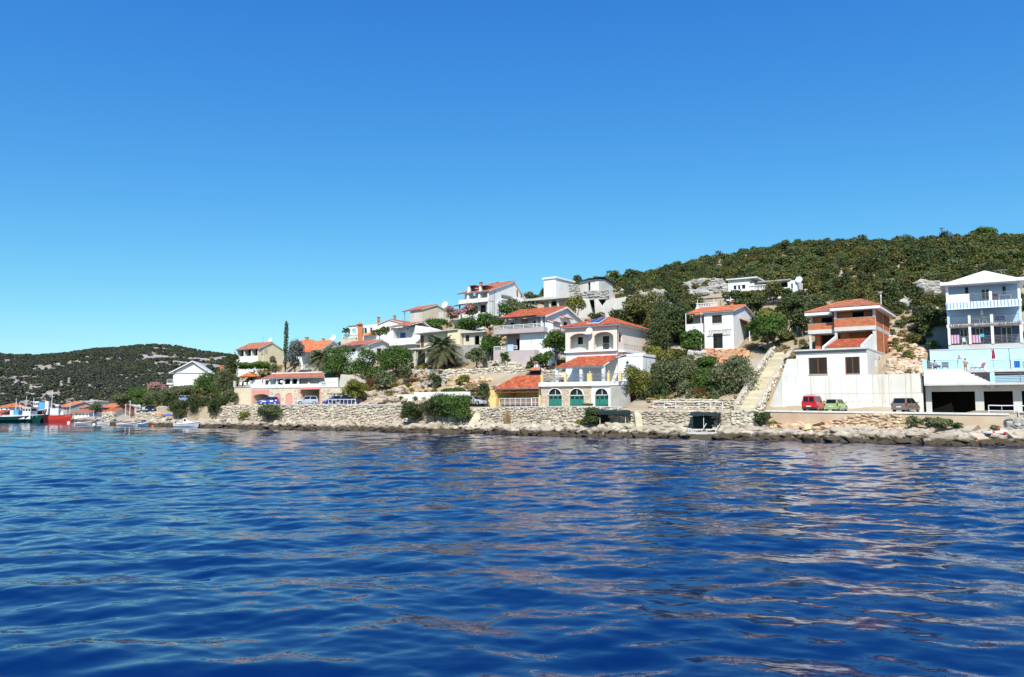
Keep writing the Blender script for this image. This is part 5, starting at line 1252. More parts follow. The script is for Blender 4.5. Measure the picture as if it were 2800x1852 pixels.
def mauve_house():
    b = B('white_gable_house', 'white gabled house with red roof and mauve balcony fronts', 'house', 1492, 990, 22, yaw=33)
    r = b.root; u0 = b.f(1363, 930)[0]; D = b.sd(1597, 900, 0)[0]; ze = b.f(1440, 866)[1]; vm = D / 2
    zr = b.sd(1545, 838, .3)[1]
    Fu = b.f(1420, 914)[1]; Fl = b.f(1420, 958)[1]                      # undersides / floors
    zu = b.f(1400, 909)[1]; zl = b.f(1400, 955)[1]
    ur = b.f(1421, 930)[0]
    # lower storey: right solid block with window, left open loggia
    w = b.R(1439, 925, 1454, 944); MB().wall(ur, 0, -1.5, zu, 0, .3, [w]).build('wall', WHITE, r); window(b, w, 0, frame=WPAINT, mull=1, shut=None); shutters(b, (w[0] + .05, w[1] - .05, w[2], w[3]), -.02, WPAINT, 2, deep=.0)
    MB(side_tf(0)).wall(.3, D, -1.5, ze, 0, .3, [b.S(1541, 880, 1552, 892)]).build('wall', WHITE, r); window(b, b.S(1541, 880, 1552, 892), 0, side_tf(0), frame=GREYMET, mull=1)
    MB(left_tf(u0)).wall(2.5, D, -1.5, ze, 0, .3).build('wall', WHITE, r); MB().wall(u0, 0, -1.5, ze, D - .3, .3).build('wall', WHITE, r); MB(left_tf(ur)).wall(.3, 2.5, zl - .5, zu, 0, .3).build('wall', WHITE2, r)
    MB().wall(u0 + .3, ur, zl - .5, zu, 2.5, .3, [(u0 + 2.2, u0 + 3.4, zl, zl + 2.0)]).build('loggia_wall', MAUVE, r); b.box('inner_wall', DARKIN, u0 + .3, -.3, 3.4, 3.5, -1, ze)
    # upper storey set back behind the balcony
    uq = b.f(1470, 890, 2.5)[0]
    hl = [b.R(1395, 882, 1406, 905, 2.5), b.R(1458, 878, 1466, 905, 2.5)]; hl = [(a, c, zu + .02, e) for a, c, d, e in hl]
    MB().wall(u0 + .3, -.3, zu - .1, ze, 2.5, .3, hl).build('wall', WHITE, r)
    for q in hl: door(b, q, 2.5, SHUT, panels=1)
    for px in (1385, 1421, 1466, 1480): u = b.f(px, 890)[0]; b.box('pillar', MAUVE if px < 1470 else WHITE, u - .14, u + .14, .1, .4, zu, ze - .1)
    b.box('partition', MAUVE, ur - .1, ur + .1, .4, 2.5, zu, ze - .2)
    # mauve parapets
    z1 = b.f(1400, 901)[1]; b.box('upper_balcony', MAUVE, u0 - .4, .25, -1.0, 2.5, zu - .32, zu); b.box('parapet', MAUVE, u0 - .4, .25, -1.0, -.8, zu + .002, z1); b.box('parapet', MAUVE, .05, .25, -.79, 2.4, zu + .002, z1)
    rail(b, (u0 - .35, -.9, z1), (.15, -.9, z1), .62, 2, 1.9, WPAINT, .04); rail(b, (u0 - .35, -.85, z1), (u0 - .35, 2.4, z1), .62, 2, 1.9, WPAINT, .04)
    z2 = b.f(1400, 957)[1]; ua, ub, uc = b.f(1352, 975, -1)[0], b.f(1391, 975, -1)[0], b.f(1395, 975, -1)[0]; uh = b.f(1443, 975, -1.6)[0]
    b.box('lower_parapet', MAUVE, u0 - .4, ub, -1.0, .8, -1.5, z2); b.box('lower_parapet', MAUVE, uc, uh + 1.4, -1.6, .0, -1.3, z2 - .25); b.box('plinth', CONC, uc, uh + 1.4, -1.55, 0, -2.6, -1.3)
    rail(b, (u0 - .35, -.9, z2), (ur, -.9, z2), .62, 2, 1.9, WPAINT, .04)
    tw = b.R(1388, 950, 1404, 960, -1.0); b.box('towel', M('pale_blue_towel', (.45, .6, .72)), tw[0], tw[1], -1.06, -1.02, tw[2], tw[3] + .5)
    # roof
    vv = .2; sf = (zr - ze) / (vm - vv)
    gable_roof(b, u0, 0, 0, D, ze, zr, TILE, .5); gable_wall(b, WHITE, .0, D, ze, zr - .25, -.0)
    for s0 in (0,): MB(lambda a, y, z: (y, a, z)).prism([(-.5, ze - .5 * sf - .28), (vm, zr - .3), (D + .5, ze - .5 * sf - .28), (D + .5, ze - .5 * sf + .02), (vm, zr + .02), (-.5, ze - .5 * sf + .02)], .32, .42).build('bargeboard', WPAINT, r)
    # side buttress chimneys with little tile caps and a side balcony
    va = b.sd(1521, 900)[0]; q = b.S(1497, 873, 1522, 1000, 1.2)
    za = b.sd(1508, 880, 1.0)[1]; b.box('side_wing', WHITE, .002, 1.2, .4, 3.0, -1.5, za); tile_roof([(1.5, .2, za - .1), (1.5, 3.2, za - .1), (0.02, 3.2, za + .35), (.02, .2, za + .35)], TILE, 'wing_roof', r)
    zb = b.sd(1500, 905, 1.6)[1]; b.box('side_wing', WHITE, 1.202, 2.2, -.4, 1.6, -1.5, zb); tile_roof([(2.5, -.6, zb), (2.5, 1.8, zb), (1.2, 1.8, zb + .35), (1.2, -.6, zb + .35)], TILE, 'wing_roof', r)
    zc = b.sd(1555, 869, .5)[1]; v3 = b.sd(1536, 870, .5)[0]; v4 = b.sd(1563, 870, .5)[0]; tile_roof([(.9, v3, zc - .25), (.9, v4, zc - .25), (.02, v4, zc + .05), (.02, v3, zc + .05)], TILE, 'canopy', r)
    zs = b.sd(1535, 893, 1.2)[1]; b.box('side_balcony', MAUVE, .0, 1.6, 3.4, D - .5, zs - 1.2, zs)
    # shade pergola over the upper balcony
    zp = b.f(1400, 868, -1.2)[1]; m = MB()
    for i in range(11): u = u0 - .8 + (-u0 - .5) * i / 10; m.bar((u, -1.4, zp - .12), (u, 1.2, zp + .25), .05, 4)
    m.bar((u0 - .9, -1.3, zp - .15), (-1.2, -1.3, zp + .05), .07); m.box(u0 - .8, -1.4, -1.2, 1.0, zp + .02, zp + .07); m.build('pergola', DMETAL, r)
    carve(b, u0 - .5, 1.5, -2, D, -1.6)
mauve_house()
def ruins():
    b = B('concrete_shell', 'roofless grey concrete shell with a flat slab over the red roofed house', 'ruin', 1548, 872, 42, yaw=33)
    r = b.root; u0 = b.f(1442, 830)[0]; zt = b.f(1500, 818)[1]; u1 = b.f(1560, 820)[0]
    b.box('slab_roof', CONC, u0, u1, -.5, 7, zt - .12, zt + .32)
    for px in (1461, 1502, 1524): u = b.f(px, 835)[0]; b.box('column', CONC, u - .18, u + .18, .2, .55, -1, zt - .12)
    ho = [b.R(1508, 823, 1521, 836, 2.2)]
    MB().wall(b.f(1488, 830, 2.2)[0], u1, -1, zt - .12, 2.2, .25, ho).build('wall', CONC, r); b.box('inner_wall', DARKIN, u0 + 2, u1, 4, 4.2, -1, zt - .12)
    b2 = B('ruined_wall', 'pale broken concrete walls with a dark gap above the pink villa', 'ruin', 1575, 868, 40, yaw=20)
    q = b2.root
    def pr(pts, v, th, mat): MB().prism([b2.f(x, y, v) for x, y in pts], v, v + th).build('wall_fragment', mat, q)
    pr([(1570, 870), (1624, 870), (1610, 818), (1572, 808)], 0, .3, CONC); pr([(1628, 870), (1650, 870), (1648, 838), (1634, 818), (1625, 820)], .25, .3, CONC)
    pr([(1646, 872), (1704, 872), (1712, 812), (1660, 820), (1648, 834)], -.1, .3, CONC)
    k = b2.R(1608, 818, 1655, 868, 1.6); b2.box('inner_wall', DARKIN, k[0], k[1], 1.6, 1.8, k[2], k[3]); b2.box('beam', CONCG, *b2.R(1600, 815, 1660, 818, .1)[:2], .32, 1.6, b2.f(1630, 819, .1)[1], b2.f(1630, 815, .1)[1])
    w = b2.R(1696, 843, 1706, 852, -.1); window(b2, w, -.26, frame=CONCG, pane=SHUTG, mull=0)
    c = B('white_cube_house', 'plain white flat roofed cube building on the skyline', 'house', 1520, 802, 50, yaw=36)
    u0 = c.f(1487, 780)[0]; D = c.sd(1569, 780)[0]; zt = c.f(1505, 763)[1]; c.box('wall', WHITE, u0, 0, 0, D, -1.5, zt); c.box('roof_slab', WPAINT, u0 - .25, .25, -.25, D + .25, zt + .002, zt + .38)
    c.box('step_block', WHITE, -1.2, -.4, -.8, -.01, -1.5, .3)
    wall_px('low_wall', 'low grey block wall beside the white cube building', [(1557,777,798),(1582,778,796)], 51, size=(.5, .3), mat=STONEG, limit=30, seed=44, cat='wall')
    h = B('stone_hut', 'grey stone hut with a dark sheet roof on the skyline', 'hut', 1638, 793, 52, yaw=38)
    u0 = h.f(1584, 780)[0]; D = h.sd(1676, 780)[0]; zt = h.f(1610, 766)[1]; zb = h.sd(1676, 768)[1]
    d = h.R(1608, 772, 1614, 790); w = h.R(1621, 769, 1629, 782); MB().wall(u0, 0, -1.5, zt, 0, .35, [(d[0], d[1], -.5, d[3]), w]).build('wall', CONC, h.root); window(h, w, .05, frame=SHUT, mull=0)
    h.box('inner_wall', DARKIN, u0 + .3, -.3, 1.5, 1.6, -1.5, zt); h.box('wall', WHITE2, d[1] + .1, -.0, -.03, -.003, -1.2, zt - .5)
    MB(side_tf(0)).wall(.35, D, -1.5, zt - .4, 0, .35).build('wall', CONC, h.root); MB(lambda a, y, z: (y, a, z)).prism([(0, zt - .4), (D, zt - .4), (D * .5, zt + .1), (0, zt - .0)], -.35, -.002).build('gable', CONC, h.root)
    zr = h.sd(1638, 754, 0)[1]; RS = M('dark_roof_sheet', (.07, .06, .055)); MB().add([(u0 - .5, -.6, zt - .05), (.4, -.6, zt + .35), (.4, D * .3, zr - .1), (u0 - .5, D * .3, zr - .5), (.4, D + .4, zt - .45), (u0 - .5, D + .4, zt - .7)] + [(u0 - .5, -.6, zt - .15), (.4, -.6, zt + .25), (.4, D * .3, zr - .2), (u0 - .5, D * .3, zr - .6), (.4, D + .4, zt - .55), (u0 - .5, D + .4, zt - .8)], [(0,1,2,3),(3,2,4,5),(9,8,7,6),(11,10,8,9),(0,6,7,1),(1,7,8,2),(2,8,10,4),(4,10,11,5),(5,11,9,3),(3,9,6,0)]).build('roof', RS, h.root)
ruins()
# ================================================================ left group
def skyline_house():
    b = B('white_skyline_house', 'large white house with red dormered roof on the skyline', 'house', 1336, 862, 42, yaw=33)
    r = b.root; u0 = b.f(1256, 840)[0]; D = b.sd(1437, 820)[0]; ze = b.f(1300, 803)[1]; zf = b.f(1300, 824)[1]
    hl = [b.R(1287, 836, 1306, 850, 2), b.R(1314, 834, 1328, 850, 2)]; hl = [(a, c, -.2, e) for a, c, d, e in hl]
    MB().wall(u0, 0, -2, zf, 2, .3, hl).build('wall', WHITE, r); b.box('inner_wall', DARKIN, u0, -.3, 3, 3.1, -2, ze)
    for q in hl: window(b, q, 2, frame=DARKWOOD, mull=1)
    b.box('balcony_slab', WHITE, u0 - .2, 0, -.1, 2, zf - .3, zf); b.box('parapet', WHITE, u0, 0, -.1, .05, zf, b.f(1300, 817)[1])
    MB().wall(u0, 0, zf, ze + .8, 2, .3, [b.R(1292, 792, 1300, 812, 2), b.R(1316, 790, 1324, 812, 2)]).build('wall', WHITE, r)
    for px in (1256, 1286, 1310, 1333): u = b.f(px, 840)[0]; b.box('pillar', WHITE, u - .15, u + .15, .0, .3, -2, zf - .3)
    b.box('terrace', WHITE, u0 - .5, 0, -1.0, 2, -3, -.6); b.box('parapet', WHITE, u0 + 1.5, -.2, -1.0, -.85, -.6, .5)
    MB().add([(u0 - .8, -1.3, zf - .9), (-.2, -1.3, zf - .55), (-.2, 0, zf - .3), (u0 - .8, 0, zf - .45)] + [(u0 - .8, -1.3, zf - .98), (-.2, -1.3, zf - .63), (-.2, 0, zf - .38), (u0 - .8, 0, zf - .53)], [(0,1,2,3),(7,6,5,4),(0,4,5,1),(1,5,6,2),(2,6,7,3),(3,7,4,0)]).build('canopy', DMETAL, r)
    zr = b.sd(1404, 770, 0)[1]; vm = b.sd(1404, 800)[0]
    zw = b.sd(1345, 795, 0)[1]
    L0 = b.S(1371, 794, 1398, 820); L0 = (L0[0], L0[1], L0[2], L0[3]); w1 = b.S(1410, 795, 1428, 812); w2 = b.S(1376, 832, 1384, 850)
    MB(side_tf(0)).wall(0, D, -2, ze, 0, .3, [(L0[0], L0[1], L0[2], ze - .05), w2]).build('wall', WHITE, r)
    MB(lambda a, y, z: (y, a, z)).prism([(0, ze), (D, ze), (vm, zr - .2)], -.3, 0).build('gable', WHITE, r)
    b.box('loggia_back', SHUT, -2, -1.9, L0[0], L0[1], L0[2] - .2, ze); rail(b, (.05, L0[0], L0[2]), (.05, L0[1], L0[2]), .9, 1, 1, GREYMET, .02, vertical=.2); b.box('loggia_floor', WHITE, -1.9, .5, L0[0] - .2, L0[1] + .2, L0[2] - .25, L0[2] - .003)
    rail(b, (.48, L0[0], L0[2]), (.48, L0[1], L0[2]), .9, 1, 1, GREYMET, .02, vertical=.2)
    W = (w1[0], w1[1], w1[2], w1[3]); ww = (W[1] - W[0]); window(b, (W[0] + ww * .3, W[1] - ww * .3, W[2], W[3]), -.05, side_tf(0), frame=WPAINT, mull=0, shut=M('wood_shutter', (.36, .17, .06))); shutters(b, w2, -.05, DARKWOOD, 1, side_tf(0))
    b.box('side_lean_to', WHITE, .003, 1.6, b.sd(1385, 850)[0], D, -2, b.sd(1400, 828, 1)[1])
    # roof: front slope runs down low over the balconies
    e = b.f(1250, 800, -.5); zfr = b.f(1300, 800, -.3)[1]; sl_ = (zr - zfr) / (vm + .3)
    tile_roof([(u0 - .5, -.3, zfr), (.35, -.3, zfr), (.35, vm, zr), (u0 + 1.5, vm, zr)], TILED, 'roof', r); sb = (zr - ze) / (D - vm)
    tile_roof([(.35, D + .4, ze - sb * .4), (u0 + 1, D + .4, ze - sb * .4), (u0 + 1.5, vm, zr), (.35, vm, zr)], TILED, 'roof', r); ridge_caps([(u0 + 1.5, vm, zr), (.35, vm, zr)], TILED, r)
    for px in (1279, 1310):
        u = b.f(px, 800)[0]; zt = b.f(px, 788, .6)[1]; MB(lambda a, y, z: (y, a, z)).prism([(-.2, zf + .2), (1.6, zf + .2), (1.6, zt + .5), (.4, zt + .35)], u - .2, u + .25).build('dormer_wall', WHITE, r)
        b.box('dormer_roof', TILED, u - .1, u + 1.6, .3, 3.2, zt + .35, zt + .5); b.box('dormer_window', GLASS, u + .3, u + 1.3, .8, .84, zt - .9, zt + .3)
    for px in (1315, 1361): c = b.f(px, 775, vm)[0]; chimney(b, c, vm, zr - 1.2, b.f(px, 776, vm)[1], .55)
    aircon(b, b.sd(1359, 822)[0], 0, b.sd(1359, 830)[1], side_tf(0)); MB().bar((.04, b.sd(1347, 840)[0], -2), (.04, b.sd(1347, 840)[0], ze), .04).build('down_pipe', GREYMET, r)
    carve(b, u0, 1, -1, D, -2)
skyline_house()
def beige_house():
    b = B('beige_house', 'beige gabled house with a covered porch and white shuttered window', 'house', 1154, 886, 42, yaw=42)
    r = b.root; u0 = b.f(1122, 860)[0]; D = b.sd(1230, 860)[0]; ze = b.f(1140, 847)[1]; zr = b.sd(1192, 835)[1]; w = b.S(1199, 853, 1212, 870)
    shell(b, BEIGE, u0, 0, 0, D, -1.8, ze, rh=[w]); shutters(b, w, -.05, WPAINT, 2, side_tf(0)); gable_wall(b, BEIGE, 0, D, ze, zr, 0); gable_wall(b, BEIGE, 0, D, ze, zr, u0 + .25)
    sh = b.R(1133, 853, 1144, 872); shutters(b, sh, -.08, WPAINT, 3)
    ul = b.f(1104, 855)[0]; gable_roof(b, ul, 0, 0, D, ze, zr + .1, TILED, .4)
    MB().bar((ul + .2, .1, -1), (ul + .2, .1, ze), .1).build('post', GREYMET, r); b.box('terrace', CONC, ul - .3, -.5, -.8, D - .5, -1.8, -.3); rail(b, (ul - .2, -.7, -.3), (u0, -.7, -.3), .9, 2, 1.2, GREYMET, .025)
    b.box('porch_table', M('rust_red_chairs', (.4, .12, .08)), u0 - 1.3, u0 - .5, .4, 1.1, -.28, .45); chimney(b, u0 + 1.5, D * .55, zr - .7, zr + .25, .4, WHITE, WHITE)
    b.box('grill_chimney', BRICK, b.f(1157, 885, -2)[0], b.f(1166, 885, -2)[0], -2, -1.2, -2.2, b.f(1160, 880, -2)[1])
    p = b.w(0, b.sd(1216, 838)[0], b.sd(1216, 845)[1]); dish('white satellite dish behind the beige gabled house', p, .8, mast=1.0)
    carve(b, ul, .5, -1, D, -1.5)
beige_house()
def palm_bungalow():
    b = B('carport_bungalow', 'beige flat roofed bungalow over a carport behind the date palm', 'house', 1251, 992, 24, yaw=33)
    r = b.root; u0 = b.f(1138, 930)[0]; zr = b.f(1180, 908)[1]; zf = b.f(1180, 947)[1]
    d = b.R(1150, 918, 1159, 946, 1.2); w = b.R(1171, 917, 1184, 935, 1.2); d = (d[0], d[1], zf, d[3])
    MB().wall(u0, 0, zf - .2, zr, 1.2, .3, [d, w]).build('wall', BEIGE, r); door(b, d, 1.2, DARKWOOD, panels=1); window(b, w, 1.2, frame=DARKWOOD, mull=1); b.box('inner_wall', DARKIN, u0, 0, 2.4, 2.5, -2, zr)
    b.box('floor_slab', CONC, b.f(1113, 950)[0], .2, -.3, 8, zf - .5, zf - .21); MB(left_tf(b.f(1113, 980)[0] + .2)).wall(3, 8, -2, zf - .5, 0, .3).build('wall', BEIGE, r)
    for px in (1117, 1135, 1165): u = b.f(px, 970)[0]; b.box('column', CONC, u - .22, u + .22, 0, .4, -2, zf - .5)
    b.box('back_wall', DARKIN, u0, 0, 4.5, 4.6, -2, zf - .5); MB().add([(u0 - .8, -.2, zr - .05), (.0, -.2, zr + .25), (0, 8, zr + .3), (u0 - .8, 8, zr)] + [(u0 - .8, -.2, zr - .2), (.0, -.2, zr + .1), (0, 8, zr + .15), (u0 - .8, 8, zr - .15)], [(0,1,2,3),(7,6,5,4),(0,4,5,1),(1,5,6,2),(2,6,7,3),(3,7,4,0)]).build('roof', CONC, r)
    # right beige block with curved wall and arch
    uA = b.f(1222, 930)[0]; uB = b.f(1256, 930)[0]; b.box('wall', CREAM, uA, uB, .2, 7, zf - .2, b.f(1235, 903)[1])
    c = b.f(1256, 930)[0]; e = b.f(1316, 930)[0]; d2 = b.R(1257, 918, 1267, 948, 1); w2 = b.R(1273, 917, 1283, 934, 1); ar = b.R(1297, 917, 1311, 948, 1)
    z2 = b.f(1280, 910)[1]; hl = [(d2[0], d2[1], zf - .1, d2[3]), w2, (ar[0], ar[1], zf - .1, ar[3], .6)]
    MB().wall(c, e, zf - .2, z2, 1, .25, hl).build('wall', BEIGE, r); window(b, w2, 1, frame=SHUT, mull=1); door(b, (d2[0], d2[1], zf - .1, d2[3]), 1, SHUT, panels=1); b.box('inner_wall', DARKIN, c, e, 2.2, 2.3, -1, z2)
    b.box('roof', CONC, c - .3, e + .6, .3, 7, z2 + .002, z2 + .22); b.box('terrace', CONCG, c - .5, e + .2, -.6, 1, -2, zf - .22); m = b.f(1320, 935)[0]; b.box('wall', CONCG, e + .02, b.f(1350, 930)[0], .8, 1.1, -1.5, b.f(1335, 912)[1])
    ch = b.R(1332, 908, 1340, 932, .4); b.box('chimney', BRICK, ch[0], ch[1], .2, .7, ch[2] - 1, ch[3]); rail(b, (b.f(1112, 945)[0], -.2, zf - .2), (b.f(1138, 945)[0], -.2, zf - .2), .8, 2, 1, GREYMET, .02)
    carve(b, u0 - 1, e + 2, -.5, 7, -1.8)
palm_bungalow()
def white_terraces():
    # house with a blue window and a curved white balcony
    b = B('blue_window_house', 'white house with blue balcony door and rounded white parapet', 'house', 1140, 972, 27, yaw=33)
    r = b.root; u0 = b.f(1068, 930)[0]; zt = b.f(1100, 897)[1]; zb = b.f(1100, 940)[1]
    k = b.R(1094, 910, 1109, 925, 1.5); MB().wall(u0 + .6, 0, zb - .1, zt + .3, 1.5, .3, [(k[0], k[1], zb + .2, k[3])]).build('wall', WHITE2, r); BP_ = M('blue_shutter_paint', (.05, .12, .42)); shutters(b, (k[0], k[1], zb + .2, k[3]), 1.5, BP_, 2)
    b.box('wall', WHITE, u0, u0 + .7, 0, 6, -2, zt + .2); b.box('lower_wall', BEIGE, u0 + .1, b.f(1135, 950)[0], 1.0, 6, -2, zb - .35); b.box('balcony_slab', WHITE, u0, 0, -.4, 1.5, zb - .35, zb - .1); b.box('parapet', WHITE, u0 + .2, 0, -.45, -.25, zb - .3, b.f(1110, 925)[1])
    wq = b.f(1127, 920, .5)[0]; MB().prism([b.f(1128, 936, .6), b.f(1138, 936, .6), b.f(1172, 907, .6), b.f(1172, 900, .6), b.f(1136, 890, .6)], .6, 6).build('side_wall', WHITE, r)
    aircon(b, k[1] + .6, 1.5, zt - .5)
    tile_roof([(u0 - .3, -.5, zt + .25), (wq, -.5, zt + .35), (wq + 1, 3, zt + 1.4), (u0 + .5, 3, zt + 1.2)], TILED, 'roof', r); tile_roof([(wq + 1, 6.5, zt), (u0 - .3, 6.5, zt), (u0 + .5, 3, zt + 1.2), (wq + 1, 3, zt + 1.4)], TILED, 'roof', r)
    carve(b, u0, 1, -1, 6, -1.5)
    # lower white house with balustrade
    c = B('balustrade_house', 'white gabled house with a long white balustraded terrace', 'house', 1008, 978, 25, yaw=33)
    q = c.root; u0 = c.f(935, 960)[0]; zf = c.f(960, 976)[1]; D = c.sd(1072, 960)[0]; ze = c.f(970, 943)[1]; zr = c.sd(1046, 931)[1]
    hl = [c.R(941, 957, 951, 970), c.R(962, 953, 972, 968), c.R(987, 951, 994, 966)]; w3, w4 = c.S(1031, 953, 1043, 968), c.S(1051, 954, 1064, 968)
    shell(c, WHITE, u0, 0, 0, D, -2.5, ze, hl, [w3, w4]); 
    for a in hl: shutters(c, a, 0, SHUT, 2, deep=.08)
    for a in (w3, w4): shutters(c, a, 0, SHUT, 2, side_tf(0), deep=.08)
    gable_wall(c, WHITE, 0, D, ze, zr - .1, 0); gable_roof(c, u0, 0, 0, D, ze, zr, TILED, .6)
    c.box('terrace', WHITE, u0 - 3.2, .2, -2.4, 0, -3, zf - .1); balustrade(c, (u0 - 3.1, -2.3, zf - .1), (0.1, -2.3, zf - .1), .85); balustrade(c, (.1, -2.3, zf - .1), (.1, 0, zf - .1), .85)
    for px in (905, 927, 975): u = c.f(px, 975, -2.3)[0]; c.box('pier', WPAINT, u - .15, u + .15, -2.45, -2.15, zf - .1, zf + .85)
    zc = c.f(930, 952, -1.5)[1]; MB().add([(u0 - 2, -2.2, zc - .15), (-1.5, -2.2, zc + .2), (-1.5, 0, ze - .05), (u0 - 2, 0, ze - .3)] + [(u0 - 2, -2.2, zc - .21), (-1.5, -2.2, zc + .14), (-1.5, 0, ze - .11), (u0 - 2, 0, ze - .36)], [(0,1,2,3),(7,6,5,4),(0,4,5,1),(1,5,6,2),(2,6,7,3),(3,7,4,0)]).build('awning', DMETAL, q)
    carve(c, u0 - 3, .5, -2, D, -2)
    # upper white house with arches and chimneys
    d = B('arched_terrace_house', 'white house with arched roof terrace and orange brick chimney', 'house', 1030, 926, 37, yaw=33)
    s_ = d.root; u0 = d.f(937, 915)[0]; zt = d.f(990, 890)[1]; zf = d.f(960, 918)[1]
    a1, a2 = d.R(963, 898, 975, 912), d.R(991, 896, 1003, 914); w1 = d.R(1012, 896, 1018, 908); 
    ua = d.f(953, 900)[0]; MB().wall(ua, 0, -2.5, zt, 0, .3, [(a1[0], a1[1], a1[2], a1[3], .5), (a2[0], a2[1], a2[2], a2[3], .5), w1]).build('wall', WHITE, s_); shutters(d, w1, 0, DARKWOOD, 1); d.box('inner_wall', DARKIN, d.f(985, 900)[0], -.3, 1.5, 1.6, -2, zt)
    d.box('terrace', WHITE2, u0, ua, -.2, 4, -2.5, zf - .6); balustrade(d, (u0 + .1, -.2, zf - .6), (d.f(978, 915)[0], -.3, zf - .6), .9); d.box('lower_wall', BEIGE, u0 - .2, d.f(975, 930)[0], -.3, -.02, -2.5, zf - .62); d.box('roof_slab', CONCG, ua - .4, d.f(978, 890)[0], -.2, 3.5, zt + .002, zt + .2)
    k = d.R(978, 888, 990, 925, -.3); d.box('chimney', BRICK, k[0], k[1], -.3, .3, k[2] - 1, k[3]); tile_roof([(k[0] - .3, -.6, k[3]), (k[1] + .3, -.6, k[3]), ((k[0] + k[1]) / 2, 0, k[3] + .5)], TILED, 'chimney_roof', s_)
    tile_roof([(d.f(992, 919, -.8)[0], -.8, d.f(1000, 919, -.8)[1]), (d.f(1026, 915, -.8)[0], -.8, d.f(1026, 915, -.8)[1]), (d.f(1030, 908)[0], 0, d.f(1030, 908)[1]), (d.f(995, 912)[0], 0, d.f(1000, 912)[1])], TILEO, 'porch_roof', s_)
    # gable wing to the right
    e0, e1 = d.f(1030, 900, .5)[0], d.f(1100, 900, .5)[0]; ze = d.f(1060, 886, .5)[1]; zr = d.f(1078, 874, .5)[1]
    w2 = d.R(1056, 893, 1066, 908, .5); MB().wall(e0, e1, -2.5, ze, .5, .3, [w2]).build('wall', WHITE, s_); window(d, w2, .5, frame=DARKWOOD, mull=1); gable_front(d, WHITE, e0, e1, ze, zr, .5); gable_roof(d, e0, e1, .5, 7, ze, zr + .1, TILED, .4, 'v'); d.box('inner_wall', DARKIN, e0, e1, 2, 2.1, -2, ze)
    for px, py in ((1035, 871), (1079, 867)): u, z = d.f(px, py, 3); chimney(d, u, 3, z - 2, z, .45)
    carve(d, u0, e1, 0, 7, -2)
    p = d.w(d.f(1018, 900, -2)[0], -2, d.f(1018, 905, -2)[1])
white_terraces()
def orange_houses():
    b = B('orange_roof_house', 'low white house with faded orange gable roof and satellite dish', 'house', 880, 985, 27, yaw=33)
    r = b.root; u0 = b.f(824, 965)[0]; D = b.sd(936, 965)[0]; ze = b.f(850, 955)[1]; zr = b.sd(908, 933)[1]; w = b.S(907, 946, 912, 956)
    shell(b, WHITE, u0, 0, 0, D, -2.5, ze, rh=[w]); window(b, w, 0, side_tf(0), mull=0, frame=GREYMET); gable_wall(b, WHITE, 0, D, ze, zr, 0); gable_roof(b, u0, 0, 0, D, ze, zr + .1, TILEO, .6)
    chimney(b, b.f(884, 935, D / 2)[0], D / 2, zr - .3, zr + .4, .5); carve(b, u0, .5, -1, D, -2)
    o_ = b.f(840, 965, -2)[0]; tile_roof([(b.f(820, 962, -2)[0], -2, b.f(835, 964, -2)[1]), (b.f(850, 962, -2)[0], -2, b.f(835, 964, -2)[1]), (b.f(850, 955)[0], -.1, b.f(850, 957)[1]), (b.f(822, 955)[0], -.1, b.f(822, 957)[1])], M('bright_orange_awning', (.70, .15, .03)), 'awning', r); 
    for px in (822, 849): u = b.f(px, 970, -1.9)[0]; MB().bar((u, -1.9, -1), (u, -1.9, b.f(835, 966, -2)[1]), .06).build('post', WPAINT, r)
    p = b.w(b.f(911, 925, 1)[0], 1, b.f(911, 932, 1)[1]); dish('large white satellite dish above the faded orange roof', p - Vector((0, 0, .6)), .72, mast=1.3)
    c = B('low_orange_roof_house', 'orange roofed house with brick chimney behind the conifers', 'house', 838, 975, 33, yaw=33)
    u0 = c.f(806, 960)[0]; D = c.sd(870, 955)[0]; ze = c.f(820, 948)[1]; zr = c.sd(858, 932)[1]; shell(c, WHITE, u0, 0, 0, D, -3, ze); gable_wall(c, WHITE, 0, D, ze, zr, 0); gable_roof(c, u0, 0, 0, D, ze, zr + .1, TILEO, .5); chimney(c, c.f(839, 930, D / 2)[0], D / 2, zr - .4, c.f(839, 926, D / 2)[1], .6)
    y = B('cream_house', 'cream gabled house with three dark balcony bays beside the cypress', 'house', 706, 1006, 27, yaw=33)
    q = y.root; u0 = y.f(647, 980)[0]; D = y.sd(774, 980)[0]; ze = y.f(680, 954)[1]; zr = y.sd(740, 938)[1]; w = y.S(714, 954, 733, 970)
    shell(y, CREAM, u0 + 1.6, 0, 1.4, D, -3, ze, rh=[(w[0], w[1], w[2], w[3])]); shutters(y, w, -.05, BEIGE, 2, side_tf(0)); MB(lambda a, y_, z: (y_, a, z)).prism([(0, ze), (D, ze), (D / 2, zr)], -.25, 0).build('gable', CREAM, q)
    for px in (649, 668, 688, 706):
        u = y.f(px, 975)[0]; y.box('bay_wall', WHITE if px < 700 else CREAM, u - .25, u + .0, 0, 1.4, -3, ze)
    y.box('shaded_wall', M('bay_shade_brown', (.09, .05, .03)), u0 + .2, -.3, 1.3, 1.39, -2.5, ze); y.box('balcony', WHITE, u0, -.26, -.02, .1, -3, y.f(680, 974)[1])  # dark brown sheet stands in for the shade inside the bays
    gable_roof(y, u0, 0, 0, D, ze, zr + .15, TILED, .35); p = y.w(y.f(739, 930, D / 2)[0], D / 2, zr); dish('white satellite dish on the ridge of the cream house', p, .55, mast=.8)
    a = y.f(720, 922, D / 2); MB().bar((a[0], D / 2, zr), (a[0], D / 2, a[1]), .03).bar((a[0] - .1, D / 2, a[1]), (a[0] + .5, D / 2, a[1] - .05), .02).build('antenna', GREYMET, q); carve(y, u0, .5, -1, D, -2)
